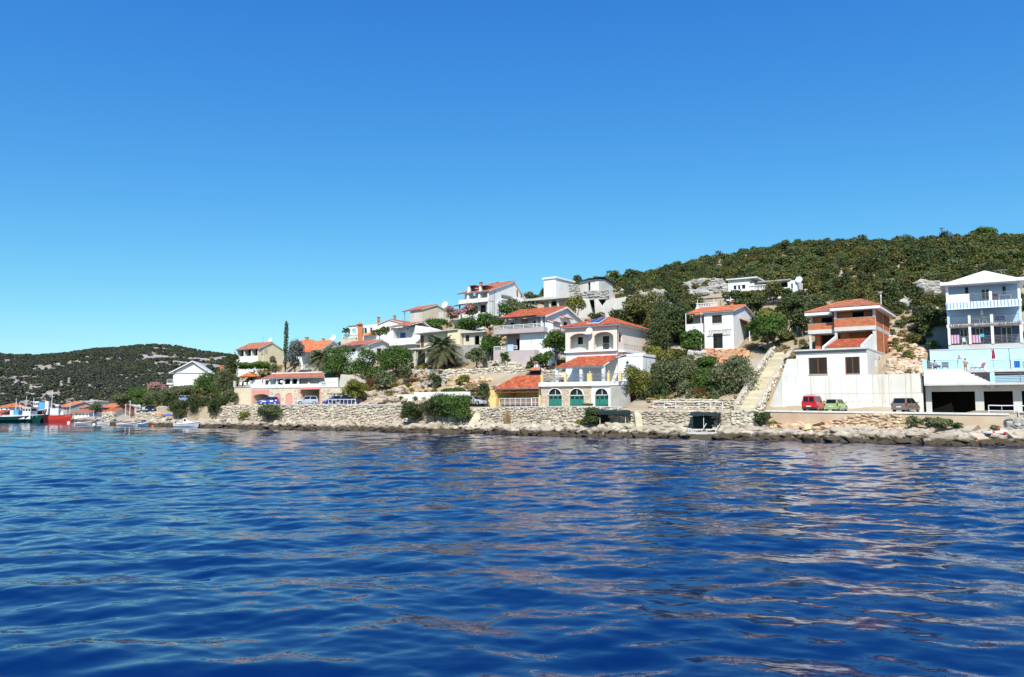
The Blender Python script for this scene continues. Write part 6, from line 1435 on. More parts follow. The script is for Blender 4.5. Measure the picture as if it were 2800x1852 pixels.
    g = B('white_gable_house', 'plain white house with broad gable end above the shore trees', 'house', 473, 1050, 20, yaw=-12)
    h = g.root; u1 = g.f(567, 1035)[0]; ze = g.f(520, 1018)[1]; zr = g.f(527, 991)[1]; shell(g, WHITE, 0, u1, 0, 9, -3, ze); um = g.f(527, 1000)[0]
    MB().prism([(0, ze), (u1, ze), (um, zr - .1)], 0, .25).build('gable', WHITE, h)
    for a_, c_ in (((-.9, ze - .45), (um, zr + .1)), ((um, zr + .1), (u1 + .9, ze - .45))): MB().prism([a_, c_, (c_[0], c_[1] + .28), (a_[0], a_[1] + .28)], -.7, 9.4).build('roof', M('white_roof_edge', (.74, .73, .71)), h)
    g.box('ledge', WPAINT, -.3, u1 + .3, -.25, -.002, ze - .15, ze); g.box('balcony', WHITE, g.f(457, 1045)[0], 0, -.5, 2.5, g.f(465, 1052)[1], g.f(465, 1048)[1]); rail(g, (g.f(458, 1045)[0], -.4, g.f(465, 1048)[1]), (0, -.4, g.f(465, 1048)[1]), .9, 2, 1, WPAINT, .03); g.box('balcony_base', WHITE2, g.f(462, 1058)[0], 0, -.2, 2.5, -2.5, g.f(465, 1053)[1])
    st_ = g.R(602, 1000, 612, 1014, 6); s2 = thing('brick_chimney_stack', 'lone red brick chimney among the trees', 'chimney', g.w((st_[0] + st_[1]) / 2, 6, st_[2] - 3), g.root.rotation_euler.z)
    MB().box(-.45, .45, -.4, .4, 0, st_[3] - st_[2] + 2.8).build('stack', BRICK, s2); MB().box(-.55, .55, -.5, .5, st_[3] - st_[2] + 2.801, st_[3] - st_[2] + 3.1).build('cap', TILE, s2)
orange_houses()
def arches_building():
    b = B('stone_arcade_building', 'long stone building with rose pink arches and white terrace balustrade', 'building', 876, 1106, 9.5, yaw=30)
    r = b.root; u0 = b.f(637, 1080)[0]; uA = b.f(686, 1080)[0]; uE = b.f(876, 1080)[0]; zf = b.f(780, 1062)[1]
    STW = M('pale_stone_facing', (.66, .57, .42), (.56, .47, .33), 1.6, .9, .5, 5)
    o1 = b.R(693, 1078, 735, 1104); o2 = b.R(824, 1066, 874, 1104); d1, d2, d3 = b.R(750, 1076, 768, 1106), b.R(780, 1075, 801, 1106), b.R(815, 1073, 822, 1090)
    z0 = -.4
    hl = [(o1[0], o1[1], z0, o1[3], .5), (d1[0], d1[1], z0, d1[3], (d1[1] - d1[0]) / 2), (d2[0], d2[1], z0, d2[3], (d2[1] - d2[0]) / 2), (o2[0], o2[1], z0, o2[3])]
    MB().wall(uA, uE, z0, zf, 0, .35, hl).build('wall', STW, r)
    rng = random.Random(9); items = []
    for i in range(420):
        u = rng.uniform(uA + .2, uE + 3.5); z = rng.uniform(.1, zf - .3)
        if any(h[0] - .5 < u < h[1] + .4 and z < h[3] + .9 for h in hl): continue
        items.append((Vector((u, .01, z)), Matrix.Rotation(rng.uniform(-.3, .3), 3, 'Y'), (rng.uniform(.35, .7), .09, rng.uniform(.22, .42)), b.o.y))
    lay(r, items, STONE, STONE_RAW, 'stone', 200)
    for d_ in (d1, d2): 
        n = 10; hw = (d_[1] - d_[0]) / 2; arc = [(d_[1], z0), *[((d_[0] + d_[1]) / 2 + hw * math.cos(math.pi * k / n), d_[3] - hw + hw * math.sin(math.pi * k / n)) for k in range(n + 1)], (d_[0], z0)]
        dd = MB().prism(arc, .08, .14).build('arched_door', ROSE, r); MB().box((d_[0] + d_[1]) / 2 - .03, (d_[0] + d_[1]) / 2 + .03, .05, .079, z0, d_[3]).build('batten', ROSE, dd)
    # rose frames round the two car bays
    MB().wall(o1[0] - .55, o1[1] + .1, z0, b.f(710, 1067)[1], -.06, .057, [(o1[0], o1[1], z0 - 1, o1[3], .5)]).build('rose_surround', ROSE, r)
    MB().wall(o2[0] - .6, o2[1] + .25, z0, b.f(850, 1058)[1], -.06, .057, [(o2[0], o2[1], z0 - 1, o2[3]), (d3[0], d3[1], d3[2], d3[3], .3)]).build('rose_surround', ROSE, r)
    b.box('bay_canopy', ROSE, o2[0], o2[1], -.7, -.07, o2[3] + .05, o2[3] + .15)
    CRM = M('cream_bay_wall', (.66, .60, .48)); b.box('bay_back', CRM, o1[0] - .3, o1[1] + .3, 3.6, 3.8, z0, zf); b.box('bay_back', CRM, o2[0] - .3, o2[1] + .3, 4.4, 4.6, z0, zf); b.box('bay_side', CRM, o2[0] - .3, o2[0] - .05, .36, 4.4, z0, zf); b.box('bay_side', CRM, o1[0] - .3, o1[0] - .05, .36, 3.6, z0, zf); b.box('bay_dark', DARKIN, o1[1] + .05, o1[1] + .2, .36, 3.6, z0, zf); b.box('bay_dark', SHUT, o2[1] + .05, o2[1] + .2, .36, 4.4, z0, zf)
    b.box('terrace_slab', CONC, uA - .1, uE + 6, -.1, 7, zf + .002, zf + .15); zb = zf + .15
    # white parapet, columns, red pent roof
    uB = b.f(876, 1050)[0]; MB().box(uA, uB, -.12, .08, zb, zb + .62).build('parapet', WPAINT, r)
    balustrade(b, (uB + .2, -.0, zb), (b.f(925, 1050)[0], 0, zb), .95)
    for i, px in enumerate((689, 715, 737, 757, 776, 796, 815, 845, 876)):
        u = b.f(px, 1050)[0]; b.box('parapet_pier', WPAINT, u - .17, u + .17, -.16, .12, zb, zb + .85)
        if 1 <= i <= 6: b.box('column', WHITE, u - .15, u + .15, -.05, .25, zb + .851, b.f(760, 1036)[1])
    zE = b.f(760, 1035)[1]; a, c = b.f(714, 1036, -.5)[0], b.f(888, 1031, -.5)[0]; zR = b.f(800, 1022, 3.5)[1]; ra, rc = b.f(748, 1024, 3.5)[0], b.f(880, 1022, 3.5)[0]
    tile_roof([(a, -.5, zE), (c, -.5, zE), (rc, 3.5, zR), (ra, 3.5, zR)], TILED, 'roof', r); tile_roof([(a, 3.5, zE + .1), (a, -.5, zE), (ra, 3.5, zR)], TILED, 'roof', r); b.box('parapet', WHITE, b.f(745, 1022, 3.6)[0], rc, 3.55, 3.8, zR - 1.2, zR + .25)
    hl2 = [b.R(725, 1040, 737, 1055, 3), b.R(760, 1038, 770, 1056, 3), b.R(780, 1038, 795, 1056, 3), b.R(800, 1034, 822, 1056, 3)]; hl2 = [(x0, x1, zb, z1) for x0, x1, q, z1 in hl2]
    MB().wall(b.f(690, 1045, 3)[0], c, zb, zE, 3, .25, hl2).build('house_wall', WHITE2, r); b.box('inner_wall', DARKIN, b.f(690, 1045, 3)[0], c, 3.8, 3.9, zb, zE); door(b, hl2[1], 3, SHUT); door(b, hl2[2], 3, SHUT); door(b, hl2[0], 3, SHUT, panels=1)
    # left lower stone terrace
    zl = b.f(660, 1060, .4)[1]; b.box('terrace_wall', STW, u0, uA - .003, .3, 7, z0 - 1, zl); b.box('coping', CONCG, u0 - .1, uA - .003, .2, 7, zl + .002, zl + .18); 
    for px in (641, 684): u = b.f(px, 1050, .4)[0]; b.box('pier', CONC, u - .2, u + .2, .3, .7, zl + .18, zl + 1.35)
    # right stone wing with two garage shutters
    uF = b.f(948, 1085)[0]; zw = b.f(915, 1056)[1]; g1, g2 = b.R(898, 1077, 917, 1104), b.R(921, 1077, 942, 1104); MB().wall(uE, uF, z0, zf, .0, .35, [(g1[0], g1[1], z0, g1[3]), (g2[0], g2[1], z0, g2[3])]).build('wall', STW, r)
    b.box('lintel', CONCG, g1[0] - .3, g2[1] + .3, -.12, -.002, g1[3] + .02, g1[3] + .2)
    for q in (g1, g2): louver(q[0], q[1], z0, q[3], .12).build('garage_shutter', SHUTG, r)
    MB().prism([b.f(926, 1052, .4), b.f(948, 1085, .4), b.f(955, 1045, .4), b.f(932, 1024, .4)], .4, 6).build('wing_wall', M('old_plaster', (.55, .5, .42)), r)
    # round wall light and lamp
    lp = b.R(766, 1040, 776, 1049, -.2); m = MB().lathe([(.02, -.3), (.25, -.2), (.35, 0), (.25, .2), (.02, .3)], ((lp[0] + lp[1]) / 2, -.3, (lp[2] + lp[3]) / 2), 10).build('round_sign', WPAINT, r, smooth=True)
    carve(b, u0, uF, -1, 7, z0)
    return b, zb, zl
AB, AZB, AZL = arches_building()
build_hill()
# ================================================================ hillside scrub: thousands of shrubs, one mass
HID = bpy.data.collections.new('shrub_kinds')          # shrub shapes that are scattered; not linked to the scene itself
LEAF['scrubg'] = leafm('green_scrub_leaves', (0.095, 0.128, 0.030), (0.135, 0.160, 0.044))
def shrub_kind(name, kind, w_, h, seed, leaf, lobes=7, dens=.8, spread=.55):
    o = bpy.data.objects.new(name, crown_mesh(kind, w_, h, seed, leaf, dens, lobes, 0, spread, .5)); HID.objects.link(o); return o
for i, (k, w_, h) in enumerate((('maquis', 1.5, 1.9), ('maquis', 1.2, 2.4), ('dark', 1.5, 2.2), ('dark', 1.1, 2.7), ('maquis', 1.8, 1.7), ('scrubg', 1.3, 1.9), ('olive', 1.3, 1.6), ('lime', 1.1, 1.4))):
    shrub_kind('shrub_%s_%d' % (k, i), k, w_, h, 200 + i, .15, 8, .55)
FARK = bpy.data.collections.new('far_shrub_kinds')
LEAF['far'] = leafm('far_scrub_leaves', (0.062, 0.072, 0.052), (0.100, 0.105, 0.072))
LEAF['farg'] = leafm('far_green_leaves', (0.085, 0.115, 0.045), (0.12, 0.14, 0.06))
for i, (k, w_, h) in enumerate((('far', 2.2, 3.0), ('far', 1.8, 2.4), ('far', 2.6, 2.6), ('farg', 2.0, 2.6))):
    o = bpy.data.objects.new('far_shrub_%d' % i, crown_mesh(k, w_, h, 300 + i, .55, .5, 6, 0, .5, .55)); FARK.objects.link(o)
def scatter(name, label, P, scl, rot, idx, coll):
    me = bpy.data.meshes.new(name); me.vertices.add(len(P)); me.vertices.foreach_set('co', np.asarray(P, np.float32).ravel())
    for nm, typ, data in (('scl', 'FLOAT', scl), ('rot', 'FLOAT', rot), ('kind_index', 'INT', idx)):
        a = me.attributes.new(nm, typ, 'POINT'); a.data.foreach_set('value', np.asarray(data, np.int32 if typ == 'INT' else np.float32))
    o = link(name, me); tag(o, label, kind='stuff')
    ng = bpy.data.node_groups.new(name, 'GeometryNodeTree'); N = ng.nodes; Lk = ng.links
    ng.interface.new_socket('Geometry', in_out='INPUT', socket_type='NodeSocketGeometry'); ng.interface.new_socket('Geometry', in_out='OUTPUT', socket_type='NodeSocketGeometry')
    gi = N.new('NodeGroupInput'); go = N.new('NodeGroupOutput'); ip = N.new('GeometryNodeInstanceOnPoints'); ci = N.new('GeometryNodeCollectionInfo')
    ci.inputs['Collection'].default_value = coll; ci.inputs['Separate Children'].default_value = True; ci.inputs['Reset Children'].default_value = True
    def att(nm, typ):
        n = N.new('GeometryNodeInputNamedAttribute'); n.data_type = typ; n.inputs['Name'].default_value = nm; return n.outputs['Attribute']
    Lk.new(gi.outputs[0], ip.inputs['Points']); Lk.new(ci.outputs[0], ip.inputs['Instance']); ip.inputs['Pick Instance'].default_value = True
    Lk.new(att('kind_index', 'INT'), ip.inputs['Instance Index'])
    cx = N.new('ShaderNodeCombineXYZ'); Lk.new(att('rot', 'FLOAT'), cx.inputs['Z']); Lk.new(cx.outputs[0], ip.inputs['Rotation'])
    c2 = N.new('ShaderNodeCombineXYZ'); sc_ = att('scl', 'FLOAT')
    for k in 'XYZ': Lk.new(sc_, c2.inputs[k])
    Lk.new(c2.outputs[0], ip.inputs['Scale']); Lk.new(ip.outputs[0], go.inputs[0])
    md = o.modifiers.new('scatter', 'NODES'); md.node_group = ng
    return o
def scrub():
    rng = np.random.default_rng(77); n = 30000
    S = rng.uniform(-150, 150, n); T = rng.uniform(9, 235, n)
    X = P0[0] + S * D2[0] + T * N2[0]; Y = P0[1] + S * D2[1] + T * N2[1]; PX = CX + FPX * X / Y
    nz = fbm(S * .08, T * .08, 4, 40)
    tmin = np.interp(PX, [300, 620, 700, 1000, 1250, 1440, 1600, 1680, 1760, 2090, 2100, 2440, 2500, 2600, 2900], [26, 30, 46, 52, 58, 60, 62, 56, 34, 31, 31, 33, 29, 34, 34])
    dens = np.where(PX > 1640, .93, .5)
    hole = (nz < .33)
    ok = (PX > 250) & (PX < 2960) & (T > tmin) & (rng.random(n) < dens) & ~hole
    for o_, U_, V_, a, c, d, e, zc in CARVE:
        uu = (X - o_.x) * U_.x + (Y - o_.y) * U_.y; vv = (X - o_.x) * V_.x + (Y - o_.y) * V_.y
        ok &= ~((uu > a - 1.5) & (uu < c + 1.5) & (vv > d - 2.5) & (vv < e + 1.5))
    for x0, x1, t0, t1, lim in ((1780, 1990, 120, 150, .55), (1860, 1980, 66, 80, .8), (1735, 1830, 52, 64, .75), (2470, 2600, 52, 64, .8), (1660, 1760, 56, 70, .5), (2430, 2535, 14, 30, 1.0)):
        ok &= ~((PX > x0) & (PX < x1) & (T > t0) & (T < t1) & (rng.random(n) < lim))
    S, T, X, Y, nz, PX = [q[ok] for q in (S, T, X, Y, nz, PX)]
    Z = zsurf(S, T) - .25
    u = rng.random(len(S)); idx = np.where(nz > .56, np.where(u < .55, 5, np.where(u < .8, 4, 6)), np.where(u < .24, 0, np.where(u < .42, 1, np.where(u < .62, 2, np.where(u < .78, 3, np.where(u < .9, 4, np.where(u < .965, 6, 7)))))))
    scl = np.clip(np.exp(rng.normal(-.22, .30, len(S))), .4, 1.6) * np.interp(T, [30, 60, 160], [.8, 1.0, 1.15]); 
    # shrubs lower near the houses
    names = sorted(o.name for o in HID.objects); order = {nm: i for i, nm in enumerate(names)}; mapk = [order[o.name] for o in HID.objects]
    idx = np.array(mapk)[idx]
    scatter('hillside_scrub', 'dense olive green maquis scrub covering the hill', np.stack([X, Y, Z], -1), scl, rng.uniform(0, 6.28, len(S)), idx, HID)
    # far hill
    n = 42000; PX = rng.uniform(-60, 760, n); Y = 345 + 520 * rng.random(n) ** .9; X = (PX - CX) / FPX * Y; Z = far_height(X, Y)
    PY = 1115 - (Z - CAMH) / Y * FPX; nz = fbm(X * .045, Y * .05, 4, 15)
    rocky = np.clip((PX - 360) / 120, 0, 1) * np.clip((1020 - PY) / 30, 0, 1)
    ok = (rng.random(n) < .66 - rocky * .30 - np.clip((.52 - nz) * 4.0, 0, .5))
    X, Y, Z, nz = X[ok], Y[ok], Z[ok], nz[ok]
    scatter('far_hill_scrub', 'dark scrub scattered over the hill across the bay', np.stack([X, Y, Z - .3], -1), rng.uniform(.3, 1.0, len(X)), rng.uniform(0, 6.28, len(X)), np.where((rng.random(len(X)) < .1 + (nz > .57) * .35), 3, rng.integers(0, 3, len(X))), FARK)
scrub()
# ================================================================ trees and bushes one can tell apart
TREES = [  # name, label, px, py, t, width, height (px), kind, trunk share, category
 ('shore_bush','dark round bush at the left end of the shore bush clump',1135,1160,1.9,76,60,'dark',.04,'bush'),
 ('shore_bush','tall dark bush with spiky top in the shore bush clump',1188,1154,2.4,84,84,'dark',.06,'bush'),
 ('shore_bush','broad bright green bush in the shore bush clump',1250,1154,2.5,112,80,'green',.05,'bush'),
 ('shore_bush','broad grey green bush below the stone arcade building',735,1150,2.0,84,50,'olive',.05,'bush'),
 ('shore_bush','small yellow green shrub at the quay below the arcade',668,1156,1.8,32,32,'lime',.03,'shrub'),
 ('shore_bush','dark bush on the bank left of the cabin boat',492,1140,3.4,64,48,'dark',.04,'bush'),
 ('shore_bush','dark evergreen bush behind the cabin boat',545,1140,4.2,76,66,'dark',.05,'bush'),
 ('shore_bush','large dark green bush right of the cabin boat',590,1143,3.6,66,64,'dark',.05,'bush'),
 ('shore_bush','dark shrub on the rocks at the foot of the stairs',2082,1162,2.6,52,38,'dark',.04,'shrub'),
 ('shore_bush','low yellow green shrub on the rocks under the road wall',2118,1167,2.2,46,20,'lime',.02,'shrub'),
 ('shore_bush','small green weed clump below the green car',2240,1166,2.4,34,16,'olive',.02,'weeds'),
 ('shore_bush','weedy shrub beside the fitted stone bank',2498,1168,2.5,52,34,'olive',.02,'weeds'),
 ('shore_bush','long weed patch under the garage road wall',2568,1170,2.4,76,32,'olive',.02,'weeds'),
 ('shore_bush','low green weeds on the rocks below the garages',2622,1171,2.2,54,20,'green',.02,'weeds'),
 ('shore_bush','small weed tuft near the inflatable boat',2722,1176,2.2,34,18,'olive',.02,'weeds'),
 ('shore_bush','dark bush behind the first green sun shelter',1622,1165,2.2,70,50,'dark',.05,'bush'),
 ('shore_bush','yellow green bush left of the green sun shelter',1588,1164,2.0,40,26,'lime',.03,'bush'),
 ('dry_grass_tuft','tawny dry grass tuft against the stone sea wall',1386,1166,2.6,26,52,'tawny',.01,'grass tuft'),
 ('door_shrub','low dark shrub between the green garage doors',1608,1112,5.6,30,12,'dark',.02,'shrub'),
 ('slope_bush','drooping yellow green tree beside the grey garage wall',1752,1110,8.8,104,116,'lime',.04,'tree'),
 ('slope_bush','dark bush behind the drooping yellow green tree',1800,1106,9.5,88,84,'dark',.03,'bush'),
 ('slope_bush','tall grey green bush above the white shore railing',1850,1100,10.2,128,132,'olive',.03,'bush'),
 ('slope_bush','yellow green bush on the slope right of the pink villa',1800,1046,17,92,90,'lime',.1,'bush'),
 ('slope_bush','bright green bush between the two grey bushes',1926,1096,11,98,100,'green',.03,'bush'),
 ('slope_bush','low green bush under the red earth bank',1925,1022,20,80,52,'green',.06,'bush'),
 ('slope_bush','large grey green bush beside the long stairs',2004,1098,11,140,128,'olive',.03,'bush'),
 ('slope_bush','small grey bush at the right end of the white railing',1958,1096,10,60,44,'olive',.05,'bush'),
 ('slope_bush','dark green bush filling the slope left of the tall grey bush',1822,1070,14,90,80,'dark',.03,'bush'),
 ('slope_bush','olive bush under the grey slab wall',1880,1052,17,80,60,'maquis',.03,'bush'),
 ('slope_bush','olive scrub between the villa and the garden tree',1846,1016,21,100,66,'maquis',.03,'bush'),
 ('dead_shrub','brown leafless shrub under the grey green bushes',1912,1096,9.4,44,42,'rust',.1,'shrub'),
 ('garden_tree','dark blue green tree left of the white shuttered house',1836,958,31,120,150,'dark',.12,'tree'),
 ('garden_vine','green vine hanging by the white house balcony',1884,968,25.5,74,72,'green',.1,'vine'),
 ('garden_tree','light green tree between the stairs and the brick house',2100,968,27,118,110,'green',.35,'tree'),
 ('garden_tree','yellow leaved tree behind the white shuttered house',2110,910,36,90,64,'lime',.15,'tree'),
 ('garden_tree','dark tree behind the brick house left corner',2195,930,33,70,92,'dark',.1,'tree'),
 ('garden_tree','dense green tree above the long stairs',2160,890,40,104,90,'dark',.08,'tree'),
 ('garden_tree','dark cypress like tree right of the pink villa',1808,990,23,74,140,'dark',.08,'tree'),
 ('garden_bush','lime green bush below the dark tree by the villa',1784,996,20,60,60,'lime',.06,'bush'),
 ('garden_tree','fresh green tree between the two red roofed houses',1520,1000,18,90,96,'green',.2,'tree'),
 ('garden_bush','leafy green bush behind the outdoor grill',1484,1016,15,66,62,'green',.1,'bush'),
 ('garden_bush','green creeper left of the outdoor grill',1452,1020,15.5,36,34,'green',.05,'bush'),
 ('garden_bush','small green bush between the mauve parapets',1382,992,19.8,30,32,'green',.05,'bush'),
 ('terrace_bush','spindly olive bush on the stone terrace right of the palm',1302,1010,17.8,64,62,'olive',.15,'bush'),
 ('terrace_bush','little round shrub at the terrace wall edge',1356,1008,18.4,26,18,'olive',.03,'shrub'),
 ('terrace_bush','round dark green bush below the terrace wall',1192,1064,12.5,54,40,'dark',.03,'bush'),
 ('terrace_bush','yellow dry bush below the terrace wall',1262,1050,14,56,26,'lime',.03,'bush'),
 ('terrace_bush','clipped green hedge above the plain white wall',1234,1076,9.6,74,18,'green',.02,'hedge'),
 ('terrace_bush','dark green bush beside the yellow carport',1322,1102,7.2,54,58,'dark',.05,'bush'),
 ('terrace_bush','dry tawny bush on the bank behind the white wall',1285,1072,10.5,40,28,'tawny',.03,'bush'),
 ('garden_tree','leafy fruit tree beside the orange brick chimney',1340,992,22,62,84,'green',.2,'tree'),
 ('hedge','green hedge below the beige gabled house',1188,912,35,86,46,'green',.05,'hedge'),
 ('hedge','thick green hedge below the skyline house',1284,916,35,90,54,'green',.05,'hedge'),
 ('hedge','bright green hedge right of the oleanders',1340,908,35,96,56,'green',.05,'hedge'),
 ('garden_tree','green tree at the corner of the skyline house',1386,882,39,58,56,'green',.1,'tree'),
 ('garden_tree','silvery olive tree right of the skyline house',1412,872,40,64,60,'olive',.15,'tree'),
 ('garden_tree','dark bush above the red gabled roof',1446,862,42,60,44,'dark',.1,'bush'),
 ('oleander','pink flowering oleander left of the skyline house terrace',1238,872,38.5,52,36,'flower',.1,'oleander'),
 ('oleander','larger pink oleander before the skyline house terrace',1284,868,38,56,42,'flower',.1,'oleander'),
 ('garden_tree','yellow green poplar beside the roofless ruin',1574,892,36,58,92,'lime',.1,'tree'),
 ('garden_bush','dark bush before the broken concrete wall',1634,892,36.5,66,40,'dark',.05,'bush'),
 ('garden_bush','dark bush at the right end of the broken wall',1688,890,36.5,66,44,'dark',.05,'bush'),
 ('hill_tree','large olive brown tree mass behind the pink villa roof',1752,905,42,130,112,'maquis',.06,'tree'),
 ('hill_tree','dark tree on the slope above the villa',1716,912,40,70,60,'maquis',.06,'tree'),
 ('hill_tree','olive green tree left of the dark garden tree',1790,940,37,84,96,'maquis',.06,'tree'),
 ('garden_tree','green fig tree above the stone arcade wing',930,1048,16,104,100,'green',.03,'tree'),
 ('garden_tree','broad green fig tree below the balustrade house',1010,1056,16.5,124,108,'green',.03,'tree'),
 ('garden_tree','green fruit tree left of the carport columns',1084,1036,20,104,98,'green',.03,'tree'),
 ('slope_bush','grey olive bush below the fig trees',1054,1066,13.5,60,62,'olive',.03,'bush'),
 ('slope_bush','thin dry olive shrub left of the long terrace wall',1106,1058,14,54,62,'olive',.2,'shrub'),
 ('slope_bush','round yellow green bush beside the parked pickup',966,1100,8.6,78,66,'lime',.08,'bush'),
 ('dead_shrub','brown dry brush next to the round yellow green bush',1012,1062,13,34,30,'rust',.05,'shrub'),
 ('dead_shrub','brown dry brush under the terrace wall',1136,1050,14.6,66,22,'rust',.03,'shrub'),
 ('garden_bush','green vine on the terrace of the arched house',1038,925,32,56,40,'green',.1,'vine'),
 ('garden_bush','small dark pine beside the arched roof terrace',946,915,36,22,22,'dark',.1,'shrub'),
 ('grey_conifer','grey blue cedar right of the cypress',806,1022,20,62,98,'grey',.06,'tree'),
 ('umbrella_pine','bright green umbrella pine before the cream house',694,1030,19,112,58,'pine',.3,'pine'),
 ('garden_bush','thin olive shrub right of the umbrella pine',752,1032,20,34,62,'olive',.1,'shrub'),
 ('dark_tree','tall dark tree left of the umbrella pine',632,1072,15,48,118,'dark',.1,'tree'),
 ('olive_tree','grey green olive tree above the blue grey parked car',496,1096,12,96,44,'olive',.1,'olive tree'),
 ('olive_tree','olive tree at the left end of the slope',436,1112,9.5,84,52,'olive',.1,'olive tree'),
 ('slope_tree','dense green tree below the plain white gable house',578,1090,13.5,92,70,'green',.05,'tree'),
 ('slope_tree','dry looking olive tree beside the arcade terrace',612,1092,11.5,76,84,'olive',.05,'olive tree'),
 ('oleander','pink oleander below the white gable house balcony',430,1090,17,54,46,'flower',.05,'oleander'),
 ('slope_tree','green bush above the parked dark car',386,1116,11,70,52,'green',.06,'bush'),
 ('slope_tree','olive bush at the end of the far quay',338,1122,9,76,46,'olive',.06,'bush'),
 ('slope_tree','green tree behind the far village houses',392,1100,24,90,46,'green',.08,'tree'),
 ('slope_tree','green tree among the far village roofs',262,1140,9,44,44,'olive',.08,'tree'),
 ('hill_tree','dark bush below the left end of the white bungalow',2012,826,55,70,34,'dark',.05,'bush'),
 ('hill_tree','olive bush hiding the foot of the white bungalow',2068,826,55,84,34,'maquis',.05,'bush'),
 ('hill_tree','reddish olive tree before the bungalow porch',2116,828,55,78,62,'maquis',.08,'tree'),
 ('hill_tree','green bush at the right end of the bungalow',2166,818,55,60,32,'green',.05,'bush'),
 ('hill_tree','green tree between the bungalow and the shuttered house',2060,870,44,90,64,'dark',.05,'tree'),
 ('slope_tree','dark green bush under the olive trees by the track',466,1120,7.5,60,44,'dark',.05,'bush'),
 ('slope_tree','pale olive shrub left of the arcade stone terrace',630,1104,7,46,40,'olive',.05,'shrub'),
 ('slope_tree','dry olive shrub on the bank under the dark tree',596,1108,7,56,36,'maquis',.05,'shrub'),
 ('ridge_pine','tall pine rising above the hill ridge',2690,676,158,86,58,'pine',.15,'pine'),
 ('ridge_pine','smaller pine beside the tall ridge pine',2735,676,158,60,36,'pine',.15,'pine'),
 ('hill_tree','dark tree left of the blue house',2545,915,34,90,90,'dark',.05,'tree'),
 ('hill_tree','green bush on the pink rubble slope',2552,952,26,46,24,'green',.03,'bush'),
 ('hill_tree','dry olive bush above the pink rubble slope',2500,950,28,70,40,'maquis',.04,'bush'),
]
def plant_all():
    for i, (nm, lab, px, py, t, w_, h, kind, tr, cat) in enumerate(TREES):
        far = t > 30; leaf = .13 if t < 12 else .16 if t < 30 else .19
        if kind == 'tawny' and nm == 'dry_grass_tuft':
            p = at_t(px, py, t); m_ = mpp(p); o = thing(nm, lab, cat, p); rng = random.Random(i); m = MB()
            for k in range(160):
                a = rng.random() * 6.28; r_ = rng.random() * w_ * m_ * .25; q = Vector((r_ * math.cos(a), r_ * math.sin(a), 0)); e = q * 2.2 + Vector((0, 0, h * m_ * rng.uniform(.5, 1))); s_ = Vector((rng.uniform(-1, 1), rng.uniform(-1, 1), 0)) * .03
                m.add([tuple(q - s_), tuple(q + s_), tuple(q.lerp(e, .6) + s_ * .8), tuple(e)], [(0, 1, 2, 3)])
            m.build('blades', LEAF['tawny'], o); continue
        if nm == 'dead_shrub':
            p = at_t(px, py, t); m_ = mpp(p); o = thing(nm, lab, cat, p); rng = random.Random(i); m = MB()
            for k in range(90):
                a = rng.random() * 6.28; e = Vector((math.cos(a) * w_ * m_ * .5 * rng.random() ** .5, math.sin(a) * w_ * m_ * .5 * rng.random() ** .5, h * m_ * rng.uniform(.45, 1)))
                md = e * .5 + Vector((rng.uniform(-.2, .2), rng.uniform(-.2, .2), .1)); m.tube([(0, 0, -.1), md, e], [.035, .022, .008], 4)
                for j in range(3): m.tube([md, md.lerp(e, .5) + Vector((rng.uniform(-.4, .4), rng.uniform(-.4, .4), rng.uniform(0, .4)))], [.016, .006], 3)
            m.build('twigs', LEAF['rust'], o); continue
        if nm == 'umbrella_pine':
            p = at_t(px, py, t); m_ = mpp(p); o = tree(nm, lab, cat, p, w_ * m_ / 2, h * m_ * .75, kind, 500 + i, tr, .17, 1.3, 16, spread=.8, lobe=.34); continue
        k = bush(nm, lab, px, py, t, w_, h, kind, 500 + i, leaf, 1.0 if not far else .8, 11 if w_ > 60 else 7, tr, None, cat)
        if kind == 'flower':
            g = crown_mesh('oleander', w_ * mpp(k.location) / 2 * .9, h * mpp(k.location) * .8, 900 + i, .16, .5, 8); link('leaves', g, k)
plant_all()
def cypress():
    p = at_t(780, 1016, 23); m_ = mpp(p); h = 134 * m_; r_ = 5.2 * m_
    t = thing('cypress', 'slender dark cypress rising above the cream house', 'cypress', p); rng = np.random.default_rng(3)
    lob = [((0, 0, h * f_), (r_ * math.sin(math.pi * min(1, .16 + .84 * (1 - f_))) ** .6 * 1.05 + .08,) * 2 + (h * .07,)) for f_ in np.linspace(.05, .97, 22)]
    V, F = leaf_cloud(rng, lob, 2600, .12); link('crown', np_mesh('crown', V, F, LEAF['dark']), t); MB().tube([(0, 0, -.5), (0, 0, h * .9)], [.16, .03]).build('trunk', BARK, t)
cypress()
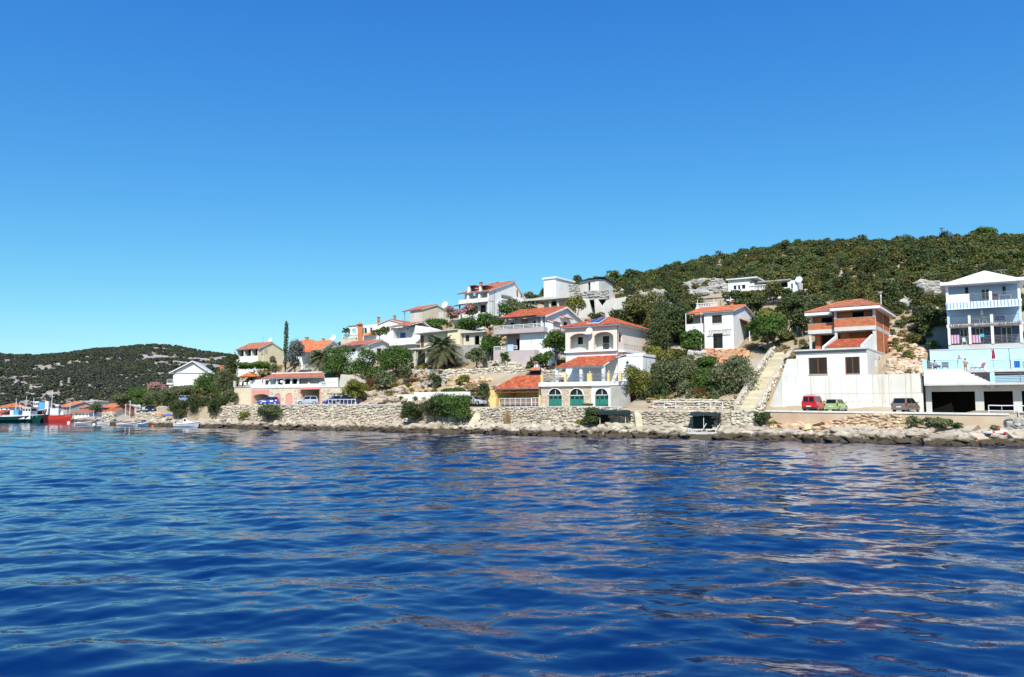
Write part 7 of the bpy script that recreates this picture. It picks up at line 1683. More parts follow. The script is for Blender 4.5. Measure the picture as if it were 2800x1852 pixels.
def palm(label, px, py, t, cpx, cpy, R_px, seed, dead=True):
    base = at_t(px, py, t); m_ = mpp(base); H = (py - cpy) * m_; R = R_px * m_; o = thing('date_palm', label, 'palm', base, 0, 'date palms'); rng = random.Random(seed)
    m = MB(); n = 14; m.tube([(0, 0, -.4), (0, 0, H * .5), (0, 0, H)], [R * .11, R * .10, R * .13], 10)
    for k in range(46): a = k * 2.4; z = H * k / 46; m.tube([(math.cos(a) * R * .1, math.sin(a) * R * .1, z), (math.cos(a) * R * .15, math.sin(a) * R * .15, z + .22)], [.07, .03], 4)
    m.build('trunk', BARK, o)
    def frond(az, el, L, mat, droop):
        d = Vector((math.cos(az) * math.cos(el), math.sin(az) * math.cos(el), math.sin(el))); f = MB(); q = Vector((0, 0, H)); pts = []
        hz = Vector((math.cos(az), math.sin(az), 0)); sd = Vector((-math.sin(az), math.cos(az), 0)); k = 9
        for i in range(k + 1):
            s_ = i / k; pts.append(q + d * (L * s_) - Vector((0, 0, droop * L * s_ * s_)))
        f.tube(pts, [.05 * (1 - .8 * i / k) for i in range(k + 1)], 4)
        nl = 30
        for i in range(3, nl):
            s_ = i / nl; j = min(int(s_ * k), k - 1); c = pts[j].lerp(pts[j + 1], s_ * k - j); tg = (pts[j + 1] - pts[j]).normalized(); ll = L * .24 * math.sin(math.pi * min(1, .12 + s_ * .88)) ** .6 + .05
            for g in (-1, 1):
                e = c + sd * g * ll * .8 + tg * ll * .55 - Vector((0, 0, ll * .25)); w_ = tg * .055
                f.add([tuple(c - w_), tuple(c + w_), tuple(c.lerp(e, .6) + w_ * .8), tuple(e)], [(0, 1, 2, 3)])
        f.build('frond', mat, o)
    for i in range(78):
        el = math.asin(min(.97, -.25 + 1.2 * (i / 78) ** 1.0)); frond(i * 2.39996 + rng.uniform(-.2, .2), el, R * rng.uniform(.92, 1.1), LEAF['palm'], .30 + .25 * math.cos(el))
    if dead:
        for i in range(20): frond(i * 2.39996, -.35 - .4 * rng.random(), R * rng.uniform(.7, .9), LEAF['dry_palm'], .42)
palm('large date palm with a wide crown above the long terrace wall', 1207, 1008, 18.6, 1207, 950, 64, 1)
palm('smaller date palm behind the arcade building roof', 876, 1038, 19, 874, 984, 52, 2, False)
# grasses at the wall tops and the pink rubble slope right of the brick house
def slope_rubble():
    rng = random.Random(12); pts = []
    for i in range(800):
        px = rng.uniform(2432, 2528); t = rng.uniform(12.5, 32); p = at_t(px, 1000, t); pts.append((p.x, p.y, ground(p.x, p.y) + .05))
    rubble('rubble_slope', 'loose pink and ochre rubble slope right of the brick house', pts, .55, M('pink_rubble', (.56, .40, .28), (.62, .50, .38), .7, .95, .4, 5, island=.25), 5, limit=160, kind='structure')
    pts = []
    for i in range(420):
        px = rng.uniform(1905, 2045); t = rng.uniform(22.5, 28.5); p = at_t(px, 1000, t); pts.append((p.x, p.y, ground(p.x, p.y) + .1))
    rubble('rubble_bank', 'red ochre rubble bank below the white shuttered house', pts, .7, M('red_rubble', (.50, .24, .12), (.55, .34, .20), .7, .95, .4, 5, island=.3), 6, limit=160, kind='structure')
    pts = []
    for i in range(330):
        px = rng.uniform(985, 1110); t = rng.uniform(7, 14); p = at_t(px, 1000, t); pts.append((p.x, p.y, ground(p.x, p.y) + .05))
    rubble('rocky_bank', 'grey and ochre boulders on the bank behind the pickup', pts, 1.05, M('mixed_boulder', (.46, .34, .23), (.42, .38, .33), .5, .95, .5, 4, island=.3), 7, limit=160, kind='structure')
    pts = []
    for i in range(260):
        px = rng.uniform(1120, 1345); t = rng.uniform(9, 16); p = at_t(px, 1000, t); pts.append((p.x, p.y, ground(p.x, p.y)))
    rubble('stony_bank', 'stony ochre bank between the white wall and the terrace wall', pts, .7, STONEO, 8, limit=120, kind='structure')
    for lab, x0, x1, t0, t1, seed, lim in (('grey limestone outcrops beside the bungalow', 1860, 1990, 66, 82, 9, 120), ('grey limestone outcrops above the roofless ruin', 1660, 1840, 50, 70, 10, 150), ('grey limestone outcrops left of the blue house', 2440, 2600, 48, 66, 11, 120), ('white rock outcrop near the hill ridge', 1960, 2150, 128, 146, 13, 120)):
        pts = []
        for i in range(170):
            px = rng.uniform(x0, x1); t = rng.uniform(t0, t1); p = at_t(px, 900, t); pts.append((p.x, p.y, ground(p.x, p.y) + .3))
        rubble('rock_outcrop', lab, pts, 1.25 if t0 < 100 else 2.0, M('weathered_rock', (.34, .33, .31), (.46, .44, .40), .9, .95, .6, 4, island=.35), seed, limit=lim, kind='structure')
slope_rubble()
def dry_grass():                          # tufts of dry grass scattered on open ground
    rng = np.random.default_rng(21); n = 5200; S = rng.uniform(-120, 90, n); T = rng.uniform(7, 48, n)
    X = P0[0] + S * D2[0] + T * N2[0]; Y = P0[1] + S * D2[1] + T * N2[1]; PX = CX + FPX * X / Y
    ok = (PX > 380) & (PX < 2560) & (fbm(S * .12, T * .12, 3, 50) > .40)
    for x0, x1, t1 in LEVEL: ok &= ~((PX > x0) & (PX < x1) & (T < t1 + .6))
    ok &= ~((PX > 2030) & (PX < 2150) & (T < 27))
    for o_, U_, V_, a, c, d, e, zc in CARVE:
        uu = (X - o_.x) * U_.x + (Y - o_.y) * U_.y; vv = (X - o_.x) * V_.x + (Y - o_.y) * V_.y; ok &= ~((uu > a - .6) & (uu < c + .6) & (vv > d - .8) & (vv < e + .8))
    S, T, X, Y = S[ok], T[ok], X[ok], Y[ok]; G = bpy.data.collections.new('ground_plant_kinds')
    for i, k in enumerate(('tawny', 'tawny', 'olive', 'lime', 'maquis')): G.objects.link(bpy.data.objects.new('ground_plant_%d' % i, crown_mesh(k, .55, .5 if i < 2 else .7, 700 + i, .085, .6, 5, 0, .6, .5)))
    scatter('ground_plants', 'dry grass and low weeds on the open slope', np.stack([X, Y, zsurf(S, T) - .06], -1), rng.uniform(.6, 1.5, len(S)), rng.uniform(0, 6.28, len(S)), rng.choice(5, len(S), p=[.3, .2, .2, .15, .15]), G)
dry_grass()
# ================================================================ cars
RUB = M('tyre_rubber', (.02, .02, .02), None, 3, .8); RIM = M('alloy_rim', (.55, .55, .56), None, 3, .35, metal=.6); PLASTIC = M('black_plastic', (.03, .03, .032), None, 3, .6)
REDL = M('red_tail_light', (.45, .01, .01), None, 3, .2, spec=.6); CLEARL = M('clear_lamp', (.75, .75, .72), None, 3, .15, spec=.6); PLATE = M('number_plate', (.75, .76, .78), None, 3, .5); CARGL = glassm('car_glass', (.012, .015, .018), .04)
def paint(name, c): return M(name, c, tuple(x * .92 for x in c), 2, .22, spec=.6)
def car(label, name, px, py, t, heading, kind, col, L=4.0, W=1.7, H=1.5, group='parked cars', Y=None, z=None):
    p = at_y(px, py, Y) if Y else at_t(px, py, t)
    if z is None: p.z = ground(p.x, p.y) + .06
    o = thing(name, label, 'car', p, heading, group); w_ = W / 2; gc = .2
    prof = {'hatch': (.60 * H, .50 * H, (-.49, -.40, .04, .25)), 'van': (.56 * H, .54 * H, (-.495, -.47, .10, .25)), 'mpv': (.58 * H, .52 * H, (-.49, -.39, .06, .32)), 'pickup': (.55 * H, .55 * H, (-.08, -.04, .12, .26)), 'sedan': (.62 * H, .55 * H, (-.36, -.22, .06, .24))}[kind]
    zb, zh, (rb, rt, ft, fb) = prof; body = MB(); nst = [(-.5, .32, zb * .86, .90), (-.485, gc + .05, zb * .97, .97), (-.36, gc, zb, 1), (0, gc, zb, 1), (fb, gc, zb, 1), (.40, gc, zh * .98, .98), (.48, gc + .05, zh * .86, .92), (.5, .36, zh * .72, .84)]
    ring = []
    for x, z0, z1, k in nst:
        ring.append([(x * L, -w_ * k * .93, z0), (x * L, -w_ * k, z0 + .18), (x * L, -w_ * k, z1 - .16), (x * L, -w_ * k * .94, z1), (x * L, w_ * k * .94, z1), (x * L, w_ * k, z1 - .16), (x * L, w_ * k, z0 + .18), (x * L, w_ * k * .93, z0)])
    vs = [q for r in ring for q in r]; n = 8; fs = [(i * n + j, (i + 1) * n + j, (i + 1) * n + (j + 1) % n, i * n + (j + 1) % n) for i in range(len(ring) - 1) for j in range(n)] + [tuple(range(n)), tuple(range(len(ring) * n - 1, (len(ring) - 1) * n - 1, -1))]
    body.add(vs, fs); bd = body.build('body', col, o)
    # cabin
    xb, xt, xf, xg = rb * L, rt * L, ft * L, fb * L; a, c = w_ * .92, w_ * .78; zt = H
    cab = [(xb, -a, zb - .02), (xg, -a, zb - .02), (xg, a, zb - .02), (xb, a, zb - .02), (xt, -c, zt), (xf, -c, zt), (xf, c, zt), (xt, c, zt)]
    MB().add(cab, [(0,3,2,1),(4,5,6,7),(0,1,5,4),(1,2,6,5),(2,3,7,6),(3,0,4,7)]).build('cabin', col, o)
    V = [Vector(q) for q in cab]
    def quad(i, j, k, l, e0=.07, e1=.07, f0=.12, f1=.12, name='window', off=.012, s0=0, s1=1):
        A, B_, C_, D_ = V[i], V[j], V[k], V[l]; f_ = lambda s_, t_: A.lerp(B_, s_).lerp(D_.lerp(C_, s_), t_); nr = (B_ - A).cross(D_ - A).normalized() * off
        q = [f_(e0, f0), f_(1 - e1, f0), f_(1 - e1, 1 - f1), f_(e0, 1 - f1)]; MB().add([tuple(x) for x in q] + [tuple(x + nr) for x in q], [(0,3,2,1),(4,5,6,7),(0,1,5,4),(1,2,6,5),(2,3,7,6),(3,0,4,7)]).build(name, CARGL, o)
    quad(1, 2, 6, 5, name='windscreen'); quad(3, 0, 4, 7, .1, .1, .14, .12, 'rear_window')
    for s0, s1 in ((.06, .46), (.51, .93)):
        quad(0, 1, 5, 4, s0, 1 - s1, .14, .12); quad(2, 3, 7, 6, 1 - s1, s0, .14, .12)
    if kind == 'van': MB().box(-L * .49 - .02, -L * .465, -.05, .05, zb, H - .1).build('door_pillar', col, o)
    r_ = .31 if L < 4.4 else .34
    for x in (-.31, .31):
        for s_ in (-1, 1):
            y = s_ * (w_ - .09); wh = MB().bar((x * L, y - .1, r_), (x * L, y + .1, r_), r_, 16).build('wheel', RUB, o); MB().bar((x * L, y + s_ * .1, r_), (x * L, y + s_ * .115, r_), r_ * .66, 12).build('rim', RIM, wh); MB().bar((x * L, y - .05, r_ + .03), (x * L, y + s_ * .085, r_ + .03), r_ * 1.16, 16).build('wheel_arch', PLASTIC, o)
    MB().box(-L * .512, -L * .47, -w_ * .93, w_ * .93, .26, .48).build('bumper', PLASTIC if kind == 'van' else col, o); MB().box(L * .47, L * .512, -w_ * .86, w_ * .86, .26, .46).build('bumper', PLASTIC if kind == 'van' else col, o)
    hi = kind in ('van', 'hatch', 'mpv')
    for s_ in (-1, 1):
        MB().box(-L * .507, -L * .47, s_ * w_ * .9 - .1, s_ * w_ * .9 + .06, zb * .72 if hi else zb * .7, zb * 1.1 if hi else zb * .92).build('tail_light', REDL, o); MB().box(L * .478, L * .503, s_ * w_ * .68 - .17, s_ * w_ * .68 + .12, zh * .62, zh * .82).build('headlight', CLEARL, o); MB().box(xf + .35, xf + .55, s_ * (w_ + .02), s_ * (w_ + .2), zb + .05, zb + .2).build('mirror', col if kind != 'van' else PLASTIC, o)
    MB().box(-L * .513, -L * .505, -.26, .26, .52, .64).build('number_plate', PLATE, o)
    if kind == 'van':
        m = MB()
        for y in (-c * .8, c * .8): m.bar((xt + .1, y, H + .1), (xf - .1, y, H + .1), .025)
        for x in (xt + .3, xf - .4): m.bar((x, -c, H + .12), (x, c, H + .12), .03)
        m.build('roof_rack', RIM, o)
    if kind == 'pickup': MB().box(-L * .49, rb * L - .05, -w_ * .9, -w_ * .82, zb, zb + .02).build('bed_rail', PLASTIC, o); MB().box(-L * .46, rb * L - .1, -w_ * .8, w_ * .8, zb - .05, zb + .012).build('bed', PLASTIC, o)
    return o
HN = math.pi / 2 - rad(34)
car('red high roofed van with roof rack at the retaining wall', 'parked_van', 2226, 1127, 7.4, HN - .06, 'van', paint('red_paint_car', (.50, .012, .015)), 4.1, 1.72, 1.82)
car('small light green hatchback beside the red van', 'parked_car', 2287, 1127, 7.2, HN - .12, 'hatch', paint('light_green_paint', (.30, .42, .16)), 3.8, 1.65, 1.45)
car('grey brown people carrier near the concrete garage', 'parked_car', 2478, 1128, 6.8, HN - .22, 'mpv', paint('grey_brown_paint', (.19, .15, .125)), 4.2, 1.75, 1.58)
car('silver blue hatchback before the large rose pink bay', 'parked_car', 839, 1107, 6.6, rad(200), 'mpv', paint('silver_blue_paint', (.38, .43, .50)), 4.0, 1.75, 1.6)
car('bright blue car with white markings before the arches', 'parked_car', 733, 1107, 7.0, rad(196), 'hatch', paint('bright_blue_paint', (.02, .05, .38)), 4.1, 1.75, 1.5)
car('dark blue hatchback behind the white shore railing', 'parked_car', 914, 1108, 6.6, rad(215), 'hatch', paint('dark_blue_paint', (.01, .03, .22)), 3.9, 1.7, 1.6)
car('dark navy pickup truck next to the blue hatchback', 'parked_pickup', 946, 1108, 6.4, rad(200), 'pickup', paint('navy_paint', (.012, .016, .06)), 4.9, 1.8, 1.8)
car('silver grey car half hidden behind the shore bushes', 'parked_car', 1292, 1112, 5.6, rad(-28), 'sedan', paint('silver_grey_paint', (.42, .43, .45)), 4.3, 1.72, 1.45)
car('dark car parked on the low wall at the far left', 'parked_car', 412, 1128, 5.2, rad(-70), 'sedan', paint('black_blue_paint', (.015, .018, .03)), 4.3, 1.75, 1.5)
car('pale blue grey car on the track under the olive trees', 'parked_car', 511, 1098, 8.4, rad(-40), 'hatch', paint('pale_blue_paint', (.30, .36, .48)), 4.2, 1.75, 1.55)
bm_ = bpy.data.objects['parked_car.002'] if 'parked_car.002' in bpy.data.objects else None
# white sticker panels on the bright blue car
def stickers():
    for o in bpy.data.objects:
        if o.get('label', '').startswith('bright blue car'):
            for x, y0, y1, z0, z1 in ((.9, 0, 0, 0, 0),):
                MB().box(.4, 1.2, .878, .884, .5, .72).box(-.9, -.3, .878, .884, .55, .8).box(-1.6, -1.3, .858, .868, .75, .95).box(.3, .9, -.884, -.878, .5, .72).box(1.1, 1.7, -.4, .4, .742, .748).build('white_markings', WPAINT, o); break
stickers()
# ================================================================ boats
def hull(L, Bm, D, mat, parent, z0=-.3, sheer=.5, name='hull', band=None):
    n = 9; m = MB(); rows = []
    for i in range(n):
        s_ = i / (n - 1); x = -L / 2 + L * s_; b = Bm / 2 * (1 - max(0, (s_ - .55) / .45) ** 2.2) * (.86 + .14 * min(1, s_ / .3)); zt = D + sheer * (s_ - .3) ** 2 * 2; f_ = .25 * max(0, (s_ - .6) / .4)
        rows.append([(x - f_ * 0, -b, zt), (x - L * .04 * s_, -b * .82, zt * .4), (x - L * .08 * s_, -b * .35, z0), (x - L * .08 * s_, b * .35, z0), (x - L * .04 * s_, b * .82, zt * .4), (x, b, zt)])
    vs = [q for r in rows for q in r]; k = 6; fs = [(i * k + j, i * k + j + 1, (i + 1) * k + j + 1, (i + 1) * k + j) for i in range(n - 1) for j in range(k - 1)] + [tuple(range(k - 1, -1, -1))]
    m.add(vs, fs); h = m.build(name, mat, parent)
    d = MB(); d.add([(r[0][0], r[0][1] * .92, r[0][2] - .18) for r in rows] + [(r[5][0], r[5][1] * .92, r[5][2] - .18) for r in rows], [(i, i + 1, n + i + 1, n + i) for i in range(n - 1)]); d.build('deck', M('deck_white', (.62, .6, .56)), parent)
    g = MB()
    for e in (0, 5): g.tube([Vector(r[e]) for r in rows], [.07] * n, 5)
    g.build('gunwale', band or WPAINT, parent); return h
def trawler(label, xs, xb, yb, yd, Y, hm, sup, masts, seed, band=None):
    a, c = at_y(xs, yb, Y), at_y(xb, yb, Y); L = c.x - a.x; o = thing('fishing_boat', label, 'fishing boat', ((a.x + c.x) / 2, Y, 0), 0, 'moored fishing boats'); D = (yb - yd) * Y / FPX
    hull(L, L * .3, D * .92, hm, o, -.5, D * .32, band=band)
    zc = D * .75
    for x0, x1, y_, h, mat, nm in sup:
        u0, u1 = at_y(x0, yb, Y).x - o.location.x, at_y(x1, yb, Y).x - o.location.x; w_ = MB().box(u0, u1, -L * .1 * y_, L * .1 * y_, zc - .4, zc + h).build(nm, mat, o)
        if nm == 'wheelhouse':
            MB().box(u0 - .2, u1 + .2, -L * .11 * y_, L * .11 * y_, zc + h, zc + h + .15).build('roof', WPAINT, w_); k = 3
            for i in range(k): MB().box(u0 + (u1 - u0) * (i + .15) / k, u0 + (u1 - u0) * (i + .85) / k, -L * .1 * y_ - .03, -L * .1 * y_ - .005, zc + h - .85, zc + h - .3).build('window', GLASS, w_)
            MB().box(u1 + .005, u1 + .03, -L * .07 * y_, L * .07 * y_, zc + h - .85, zc + h - .3).build('window', GLASS, w_)
    for px, py, tilt in masts:
        q = at_y(px, py, Y); u = q.x - o.location.x; ms = MB().bar((u, 0, zc - .3), (u + tilt, 0, q.z), .09, 6, .05).build('mast', WPAINT, o); MB().bar((u - .7, 0, q.z * .75 + zc * .25), (u + .7, 0, q.z * .75 + zc * .25), .04).build('crosstree', WPAINT, ms)
        r_ = MB()
        for e in (-L * .42, L * .42): r_.bar((u + tilt, 0, q.z - .1), (e, 0, zc + .1), .015, 3)
        r_.build('rigging', DMETAL, ms)
    m = MB(); rng = random.Random(seed)
    for i in range(14): m.bar((-L * .45 + L * .9 * i / 13, -L * .12, zc), (-L * .45 + L * .9 * i / 13, -L * .12, zc + .7), .025, 4)
    m.bar((-L * .45, -L * .12, zc + .7), (L * .45, -L * .12, zc + .72), .025, 4); m.build('deck_rail', WPAINT, o)
    return o
HG, HR, HB = paint('dark_green_hull', (.012, .09, .06)), paint('red_hull', (.55, .05, .03)), paint('dark_brown_hull', (.07, .02, .02)); BLUET = M('blue_tarpaulin', (.10, .36, .68)); WB = paint('white_boat', (.72, .72, .72))
trawler('dark brown hulled fishing boat with blue tarpaulin behind the green one', 62, 142, 1153, 1122, 214, HB, [(96, 108, 1.0, 3.0, WB, 'wheelhouse'), (107, 124, 1.0, 2.9, BLUET, 'tarpaulin'), (124, 134, .8, 3.2, WB, 'cabin')], [(93, 1088, 0), (72, 1084, .1)], 1)
trawler('green hulled fishing boat with white superstructure in front', -40, 119, 1153, 1137, 210, HG, [(16, 78, 1.2, .55, WB, 'bulwark'), (70, 92, 1.0, 2.6, WB, 'wheelhouse'), (44, 58, .9, 1.9, BLUET, 'tarpaulin'), (34, 44, .8, 1.9, WB, 'cabin'), (-20, 12, .9, 1.2, paint('faded_red', (.5, .06, .04)), 'winch_housing')], [(45, 1090, 0), (60, 1100, -.6)], 2)
trawler('red hulled fishing boat with white cabin and tall mast', 136, 198, 1153, 1134, 208, HR, [(139, 152, 1.1, 2.2, WB, 'cabin'), (152, 162, 1.0, 3.1, WB, 'wheelhouse'), (166, 174, .5, 1.3, WB, 'hatch')], [(143, 1067, .1)], 3, HR)
def small_boat(label, px, py, Lpx, kind, col, t, rz=0.0, name='motor_boat', group=None):
    p = at_t(px, py, t); p.z = 0; L = Lpx * mpp(p); o = thing(name, label, 'boat', p, rz, group); D = .55 if kind != 'cabin' else .75
    hull(L, L * .36, D, col, o, -.2, .35, band=WPAINT)
    if kind == 'cabin':
        MB().prism([(-L * .12, D - .1), (L * .3, D - .1), (L * .22, D + .45), (L * .1, D + .5), (-L * .02, D + .95), (-L * .12, D + .95)], -L * .12, L * .12).build('cabin', col, o)
        for s_ in (-1, 1): MB().prism([(-L * .09, D + .45), (L * .0, D + .45), (-L * .02, D + .85), (-L * .09, D + .85)], s_ * L * .122 - .01, s_ * L * .122 + .01).build('window', GLASS, o)
        MB().box(-L * .47, -L * .43, -.15, .15, .1, D + .4).build('outboard_motor', DMETAL, o); MB().bar((L * .3, -.5, D), (L * .46, 0, D + .75), .02).bar((L * .46, 0, D + .75), (L * .3, .5, D), .02).build('pulpit_rail', WPAINT, o)
    else:
        for x in (-.2, .1): MB().box(L * x, L * x + .25, -L * .14, L * .14, D - .2, D - .14).build('thwart', M('boat_wood', (.35, .22, .12)), o)
        MB().box(-L * .53, -L * .48, -.12, .12, .0, D + .35).build('outboard_motor', DMETAL, o)
small_boat('small white cabin cruiser moored at the low quay', 511, 1169, 68, 'cabin', WB, -1.6, .05)
small_boat('long low white open boat moored left of the cabin cruiser', 352, 1165, 60, 'open', WB, -2.0, .08)
small_boat('blue open boat tied beside the long white boat', 392, 1166, 30, 'open', paint('blue_grey_boat', (.10, .18, .32)), -2.0, -.2)
small_boat('small white and dark boat near the far quay', 230, 1157, 44, 'open', paint('white_dark_boat', (.45, .46, .48)), -3.0, .0)
small_boat('tiny white rowing boat behind the far quay', 285, 1152, 34, 'open', WB, 2.0, .1)
def rib():
    p = at_t(2722, 1196, 1.2); p.z = .75; L = 52 * mpp(p); o = thing('inflatable_dinghy', 'white inflatable dinghy with red patches pulled up on the rocks', 'inflatable boat', p, -.25); r_ = L * .1
    pts = []
    for k in range(15):
        a = math.pi * k / 14 - math.pi / 2; pts.append((L * .18 + math.cos(a) * L * .3, math.sin(a) * L * .2, .55 + .1 * math.cos(a)))
    pts = [(-L * .5, -L * .2, .5)] + pts + [(-L * .5, L * .2, .5)]; GW = M('white_rubber', (.70, .68, .70), None, 2, .5); MB().tube(pts, [r_ * .6] + [r_] * 15 + [r_ * .6], 10).build('tube', GW, o, smooth=True)
    MB().box(-L * .45, L * .3, -L * .17, L * .17, .3, .45).build('floor', DMETAL, o); MB().prism([(-L * .45, -.55), (L * .2, -.55), (L * .42, .45), (-L * .48, .45)], -L * .16, L * .16).build('keel', PLASTIC, o)
    RD = MATS['red_paint']; 
    for x in (-.2, .3): MB().bar((L * x, -L * .2, .5), (L * (x + .1), -L * .2, .5), r_ * 1.05, 10).build('red_patch', RD, o)
    MB().box(L * .05, L * .2, -.2, .2, .5, .95).build('red_seat', RD, o)
rib()
def buoys():
    OR = M('orange_buoy', (.75, .10, .02), None, 3, .4); prof = [(.02, -.3), (.22, -.2), (.32, 0), (.22, .2), (.06, .3), (.05, .42)]
    for lab, px, py, mat, s_ in (('white mooring buoy in front of the red fishing boat', 188, 1157, WPAINT, .9), ('white mooring buoy left of the small dark boat', 228, 1160, WPAINT, .8), ('white mooring buoy near the far quay end', 257, 1162, WPAINT, .8), ('orange buoy off the long white boat', 371, 1165, OR, .8), ('orange buoy between the blue boat and the cabin cruiser', 418, 1167, OR, .7), ('orange buoy off the stone wall below the carport', 1457, 1189, OR, .7), ('bright orange buoy off the concrete garage', 2670, 1218, OR, 1.1), ('bright orange buoy at the right edge of the picture', 2796, 1219, OR, 1.1), ('small white buoy off the red fishing boat bow', 206, 1158, WPAINT, .5)):
        p = at_z(px, py, 0.0); o = thing('mooring_buoy', lab, 'buoy', p, 0, 'mooring buoys'); k = .42 * s_ / .32 * 1.1
        MB().lathe([(r_ * k, z * k) for r_, z in prof], n=10).build('float', mat, o, smooth=True); MB().lathe([(.03, .3 * k), (.1, .36 * k), (.1, .44 * k), (.03, .5 * k)], n=8).build('ring', DMETAL, o)
buoys()
# ================================================================ shore furniture
def shelters():
    CL = M('dark_green_shade_cloth', (.010, .024, .026), (.014, .03, .032), 1.5, .8)
    b = B('sun_shelter', 'dark green cloth sun shelter draped over white posts', 'sun shelter', 1640, 1171, 1.9, yaw=20)
    c = [b.f(1634, 1128, 0), b.f(1722, 1128, 0)]; u0, u1 = c[0][0], c[1][0]; z = c[0][1]; r = b.root; n = 8
    vs = []
    for i in range(n + 1):
        for j, v in enumerate((-.45, .5, 1.3)): vs.append((u0 + (u1 - u0) * i / n, v, z + .35 * math.sin(j * 1.2) - .12 * math.sin(i * math.pi / n) * (j == 0) + .05 * math.sin(i * 2.1)))
    m = MB().add(vs, [(i * 3 + j, (i + 1) * 3 + j, (i + 1) * 3 + j + 1, i * 3 + j + 1) for i in range(n) for j in range(2)]); cn = m.build('canopy', CL, r); md = cn.modifiers.new('thickness', 'SOLIDIFY'); md.thickness = .03
    b.box('side_cloth', CL, u1 - .02, u1 + .03, -.2, 1.3, z - 1.0, z + .2); b.box('side_cloth', CL, u0 + .3, u0 + .34, .3, 1.3, -.1, z + .2); b.box('back_shade_sheet', CL, u0 + .35, u1, 1.25, 1.3, -.2, z + .2); b.box('front_flap', CL, u0 + .1, u1, -.49, -.46, z - .3, z + .05)  # dark back and long side sheets also stand in for the canopy's shadow
    for px in (1641, 1711): u = b.f(px, 1150)[0]; MB().bar((u, -.1, -.3), (u, -.1, z + .05), .035).build('post', WPAINT, r)
    b.box('platform', STONEP, u0, u1 + .5, -.5, 1.3, -.9, -.05)
    d = B('sun_shelter', 'dark green shade canopy on a pole over the two loungers', 'sun shelter', 1880, 1180, 1.4, yaw=24)
    u0, u1 = d.f(1873, 1135)[0], d.f(1966, 1135)[0]; z0 = d.f(1920, 1137)[1]; q = d.root; vs = []
    for i in range(n + 1):
        for j, v in enumerate((-.5, .5, 1.5)): vs.append((u0 + (u1 - u0) * i / n + (.5 if j else 0) * (1 - i / n), v, z0 + .42 * j * .5 + .06 * math.sin(i * 1.6)))
    cn = MB().add(vs, [(i * 3 + j, (i + 1) * 3 + j, (i + 1) * 3 + j + 1, i * 3 + j + 1) for i in range(n) for j in range(2)]).build('canopy', CL, q); cn.modifiers.new('thickness', 'SOLIDIFY').thickness = .03
    d.box('side_cloth', CL, u1 - .05, u1, .2, 1.5, .2, z0 + .4); d.box('back_shade_sheet', CL, u0 + .7, u1 - .06, 1.45, 1.5, .0, z0 + .4)  # dark sheets added to stand in for the canopy's shadow on the wall
    for px in (1925,): u = d.f(px, 1160)[0]; MB().bar((u, -.2, -.2), (u, -.2, z0 + .1), .035).build('post', WPAINT, q)
    MB().bar((u1 - .1, 1.4, -.2), (u1 - .1, 1.4, z0 + .4), .035).build('post', WPAINT, q)
    d.box('platform', CONC, d.f(1872, 1181)[0], d.f(1972, 1181)[0], -.9, 1.5, -.3, -.02)
    lg = None
    for k, (px, lab) in enumerate(((1915, 'left white plastic sun lounger under the shade canopy'), (1952, 'right white plastic sun lounger with raised back'))):
        u = d.f(px, 1178, -.5)[0]; o = thing('sun_lounger', lab, 'sun lounger', d.w(u, -.5 + .2 * k, -.02), -rad(24) + .1, 'white sun loungers'); P_ = WPAINT
        MB().box(-.95, .3, -.3, .3, .28, .34).build('bed', P_, o); bk = MB().box(0, .85, -.3, .3, -.03, .03).build('backrest', P_, o); bk.location = (.3, 0, .31); bk.rotation_euler = (0, -rad(58), 0)
        for i in range(5): MB().box(.1 + i * .15, .13 + i * .15, -.29, .29, .031, .036).build('slat', SHUTG, bk)
        for x in (-.85, .2):
            for y in (-.26, .26): MB().bar((x, y, 0), (x, y, .3), .035).build('leg', P_, o)
    o = thing('plastic_stool', 'small white plastic stool beside the loungers', 'stool', d.w(d.f(1887, 1178)[0], -.4, -.02)); MB().box(-.2, .2, -.2, .2, .36, .42).build('seat', WPAINT, o)
    for x in (-.16, .16):
        for y in (-.16, .16): MB().bar((x, y, 0), (x, y, .37), .03).build('leg', WPAINT, o)
shelters()
